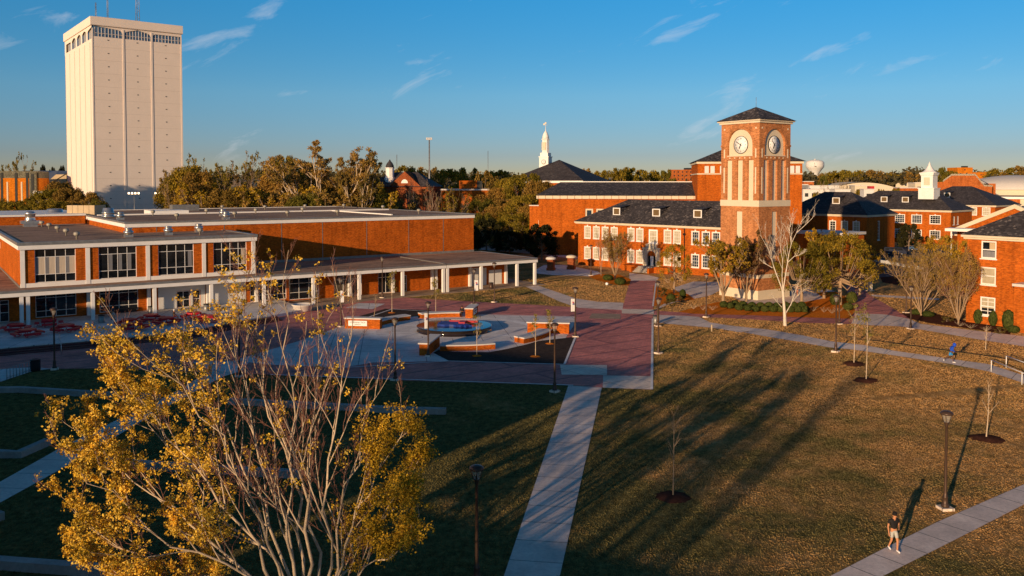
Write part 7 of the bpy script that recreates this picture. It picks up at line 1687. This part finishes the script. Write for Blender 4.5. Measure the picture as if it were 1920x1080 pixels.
# ------------------------------------------------------------------ sky, sun, camera
def world():
    w = bpy.data.worlds.new('World'); SC.world = w; w.use_nodes = True; nt = w.node_tree; nt.nodes.clear()
    out = nt.nodes.new('ShaderNodeOutputWorld'); bg = nt.nodes.new('ShaderNodeBackground'); nt.links.new(bg.outputs[0],out.inputs[0])
    sky = nt.nodes.new('ShaderNodeTexSky'); sky.sky_type = 'NISHITA'; sky.sun_disc = False; sky.sun_elevation = R(SUN_EL); sky.sun_rotation = R(SUN_ROT); sky.altitude = 60; sky.air_density = 1.; sky.dust_density = .6; sky.ozone_density = 3.
    tc = nt.nodes.new('ShaderNodeTexCoord'); sep = nt.nodes.new('ShaderNodeSeparateXYZ'); nt.links.new(tc.outputs['Generated'],sep.inputs[0])
    # steeper sky gradient: look a little higher in the sky dome
    mr = node(nt,'ShaderNodeMapRange'); nt.links.new(sep.outputs[2],mr.inputs[0]); mr.inputs[1].default_value = 0; mr.inputs[2].default_value = .25; mr.inputs[3].default_value = SKY_MAP[0]; mr.inputs[4].default_value = SKY_MAP[1]; mr.clamp = False
    cb = nt.nodes.new('ShaderNodeCombineXYZ'); nt.links.new(sep.outputs[0],cb.inputs[0]); nt.links.new(sep.outputs[1],cb.inputs[1]); nt.links.new(mr.outputs[0],cb.inputs[2])
    nm = nt.nodes.new('ShaderNodeVectorMath'); nm.operation = 'NORMALIZE'; nt.links.new(cb.outputs[0],nm.inputs[0]); nt.links.new(nm.outputs[0],sky.inputs[0])
    hs = nt.nodes.new('ShaderNodeHueSaturation'); hs.inputs['Saturation'].default_value = SKY_SAT; hs.inputs['Value'].default_value = 2.; nt.links.new(sky.outputs[0],hs.inputs['Color'])
    # paler, slightly warm haze towards the horizon
    tint = ramp(nt,sep.outputs[2],[(0.,SKY_T[0]),(.03,SKY_T[0]),(.1,SKY_T[1]),(.21,SKY_T[2]),(.42,SKY_T[3])])
    skyc = mix(nt,1.,hs.outputs[0],tint,'MULTIPLY')
    # wispy clouds: stretched noise, only in a band above the horizon
    mp = nt.nodes.new('ShaderNodeMapping'); mp.inputs['Scale'].default_value = (3.4,3.4,13.); mp.inputs['Location'].default_value = CLOUD_LOC
    m0 = nt.nodes.new('ShaderNodeMapping'); m0.inputs['Rotation'].default_value = (0,R(24),0); nt.links.new(tc.outputs['Generated'],m0.inputs[0]); nt.links.new(m0.outputs[0],mp.inputs[0])
    n1 = node(nt,'ShaderNodeTexNoise',Scale=3.2,Detail=7.,Roughness=.62,Distortion=.6); nt.links.new(mp.outputs[0],n1.inputs['Vector'])
    n2 = node(nt,'ShaderNodeTexNoise',Scale=1.1,Detail=2.); nt.links.new(mp.outputs[0],n2.inputs['Vector'])
    mu = nt.nodes.new('ShaderNodeMath'); mu.operation = 'MULTIPLY'; nt.links.new(n1.outputs['Fac'],mu.inputs[0]); nt.links.new(n2.outputs['Fac'],mu.inputs[1])
    cf = ramp(nt,mu.outputs[0],[(.335,(0,)*3),(.52,(.5,)*3)])
    c = mix(nt,cf,skyc,CLOUD_COL)
    nt.links.new(c,bg.inputs[0]); bg.inputs[1].default_value = SKY_STR
SUN_EL = 9.2; SUN_ROT = 212.; SKY_MAP = (.02,.55); SKY_SAT = 1.25; SKY_STR = .15; SKY_T = [(.46,.32,.31),(.78,.6,.5),(.6,.82,.75),(.36,.37,.37)]; CLOUD_LOC = (2.1,.4,.2); CLOUD_COL = (5.,5.,5.2)
world()
ld = bpy.data.lights.new('Sun','SUN'); ld.energy = 5.; ld.angle = R(.5); ld.color = (1.,.70,.42); sun = bpy.data.objects.new('Sun',ld); COL.objects.link(sun)
e_ = R(SUN_EL); dirv = Vector((SUN_D.x*math.cos(e_),SUN_D.y*math.cos(e_),-math.sin(e_))); sun.rotation_euler = dirv.to_track_quat('-Z','Y').to_euler(); sun.location = (-60,-90,60)
cd = bpy.data.cameras.new('Camera'); cam = bpy.data.objects.new('Camera',cd); COL.objects.link(cam); cam.location = (0,0,CH); cam.rotation_euler = (math.pi/2-CT,0,0)
cd.sensor_width = 36.; cd.lens = CF/1920*36.; cd.shift_y = -(540-CY)/1920.; cd.clip_start = .5; cd.clip_end = 8000.; SC.camera = cam
SC.view_settings.view_transform = 'Standard'; SC.view_settings.look = 'None'; SC.view_settings.exposure = 0.; SC.view_settings.gamma = 1.
SC.cycles.max_bounces = 6; SC.cycles.diffuse_bounces = 3; SC.cycles.transparent_max_bounces = 8
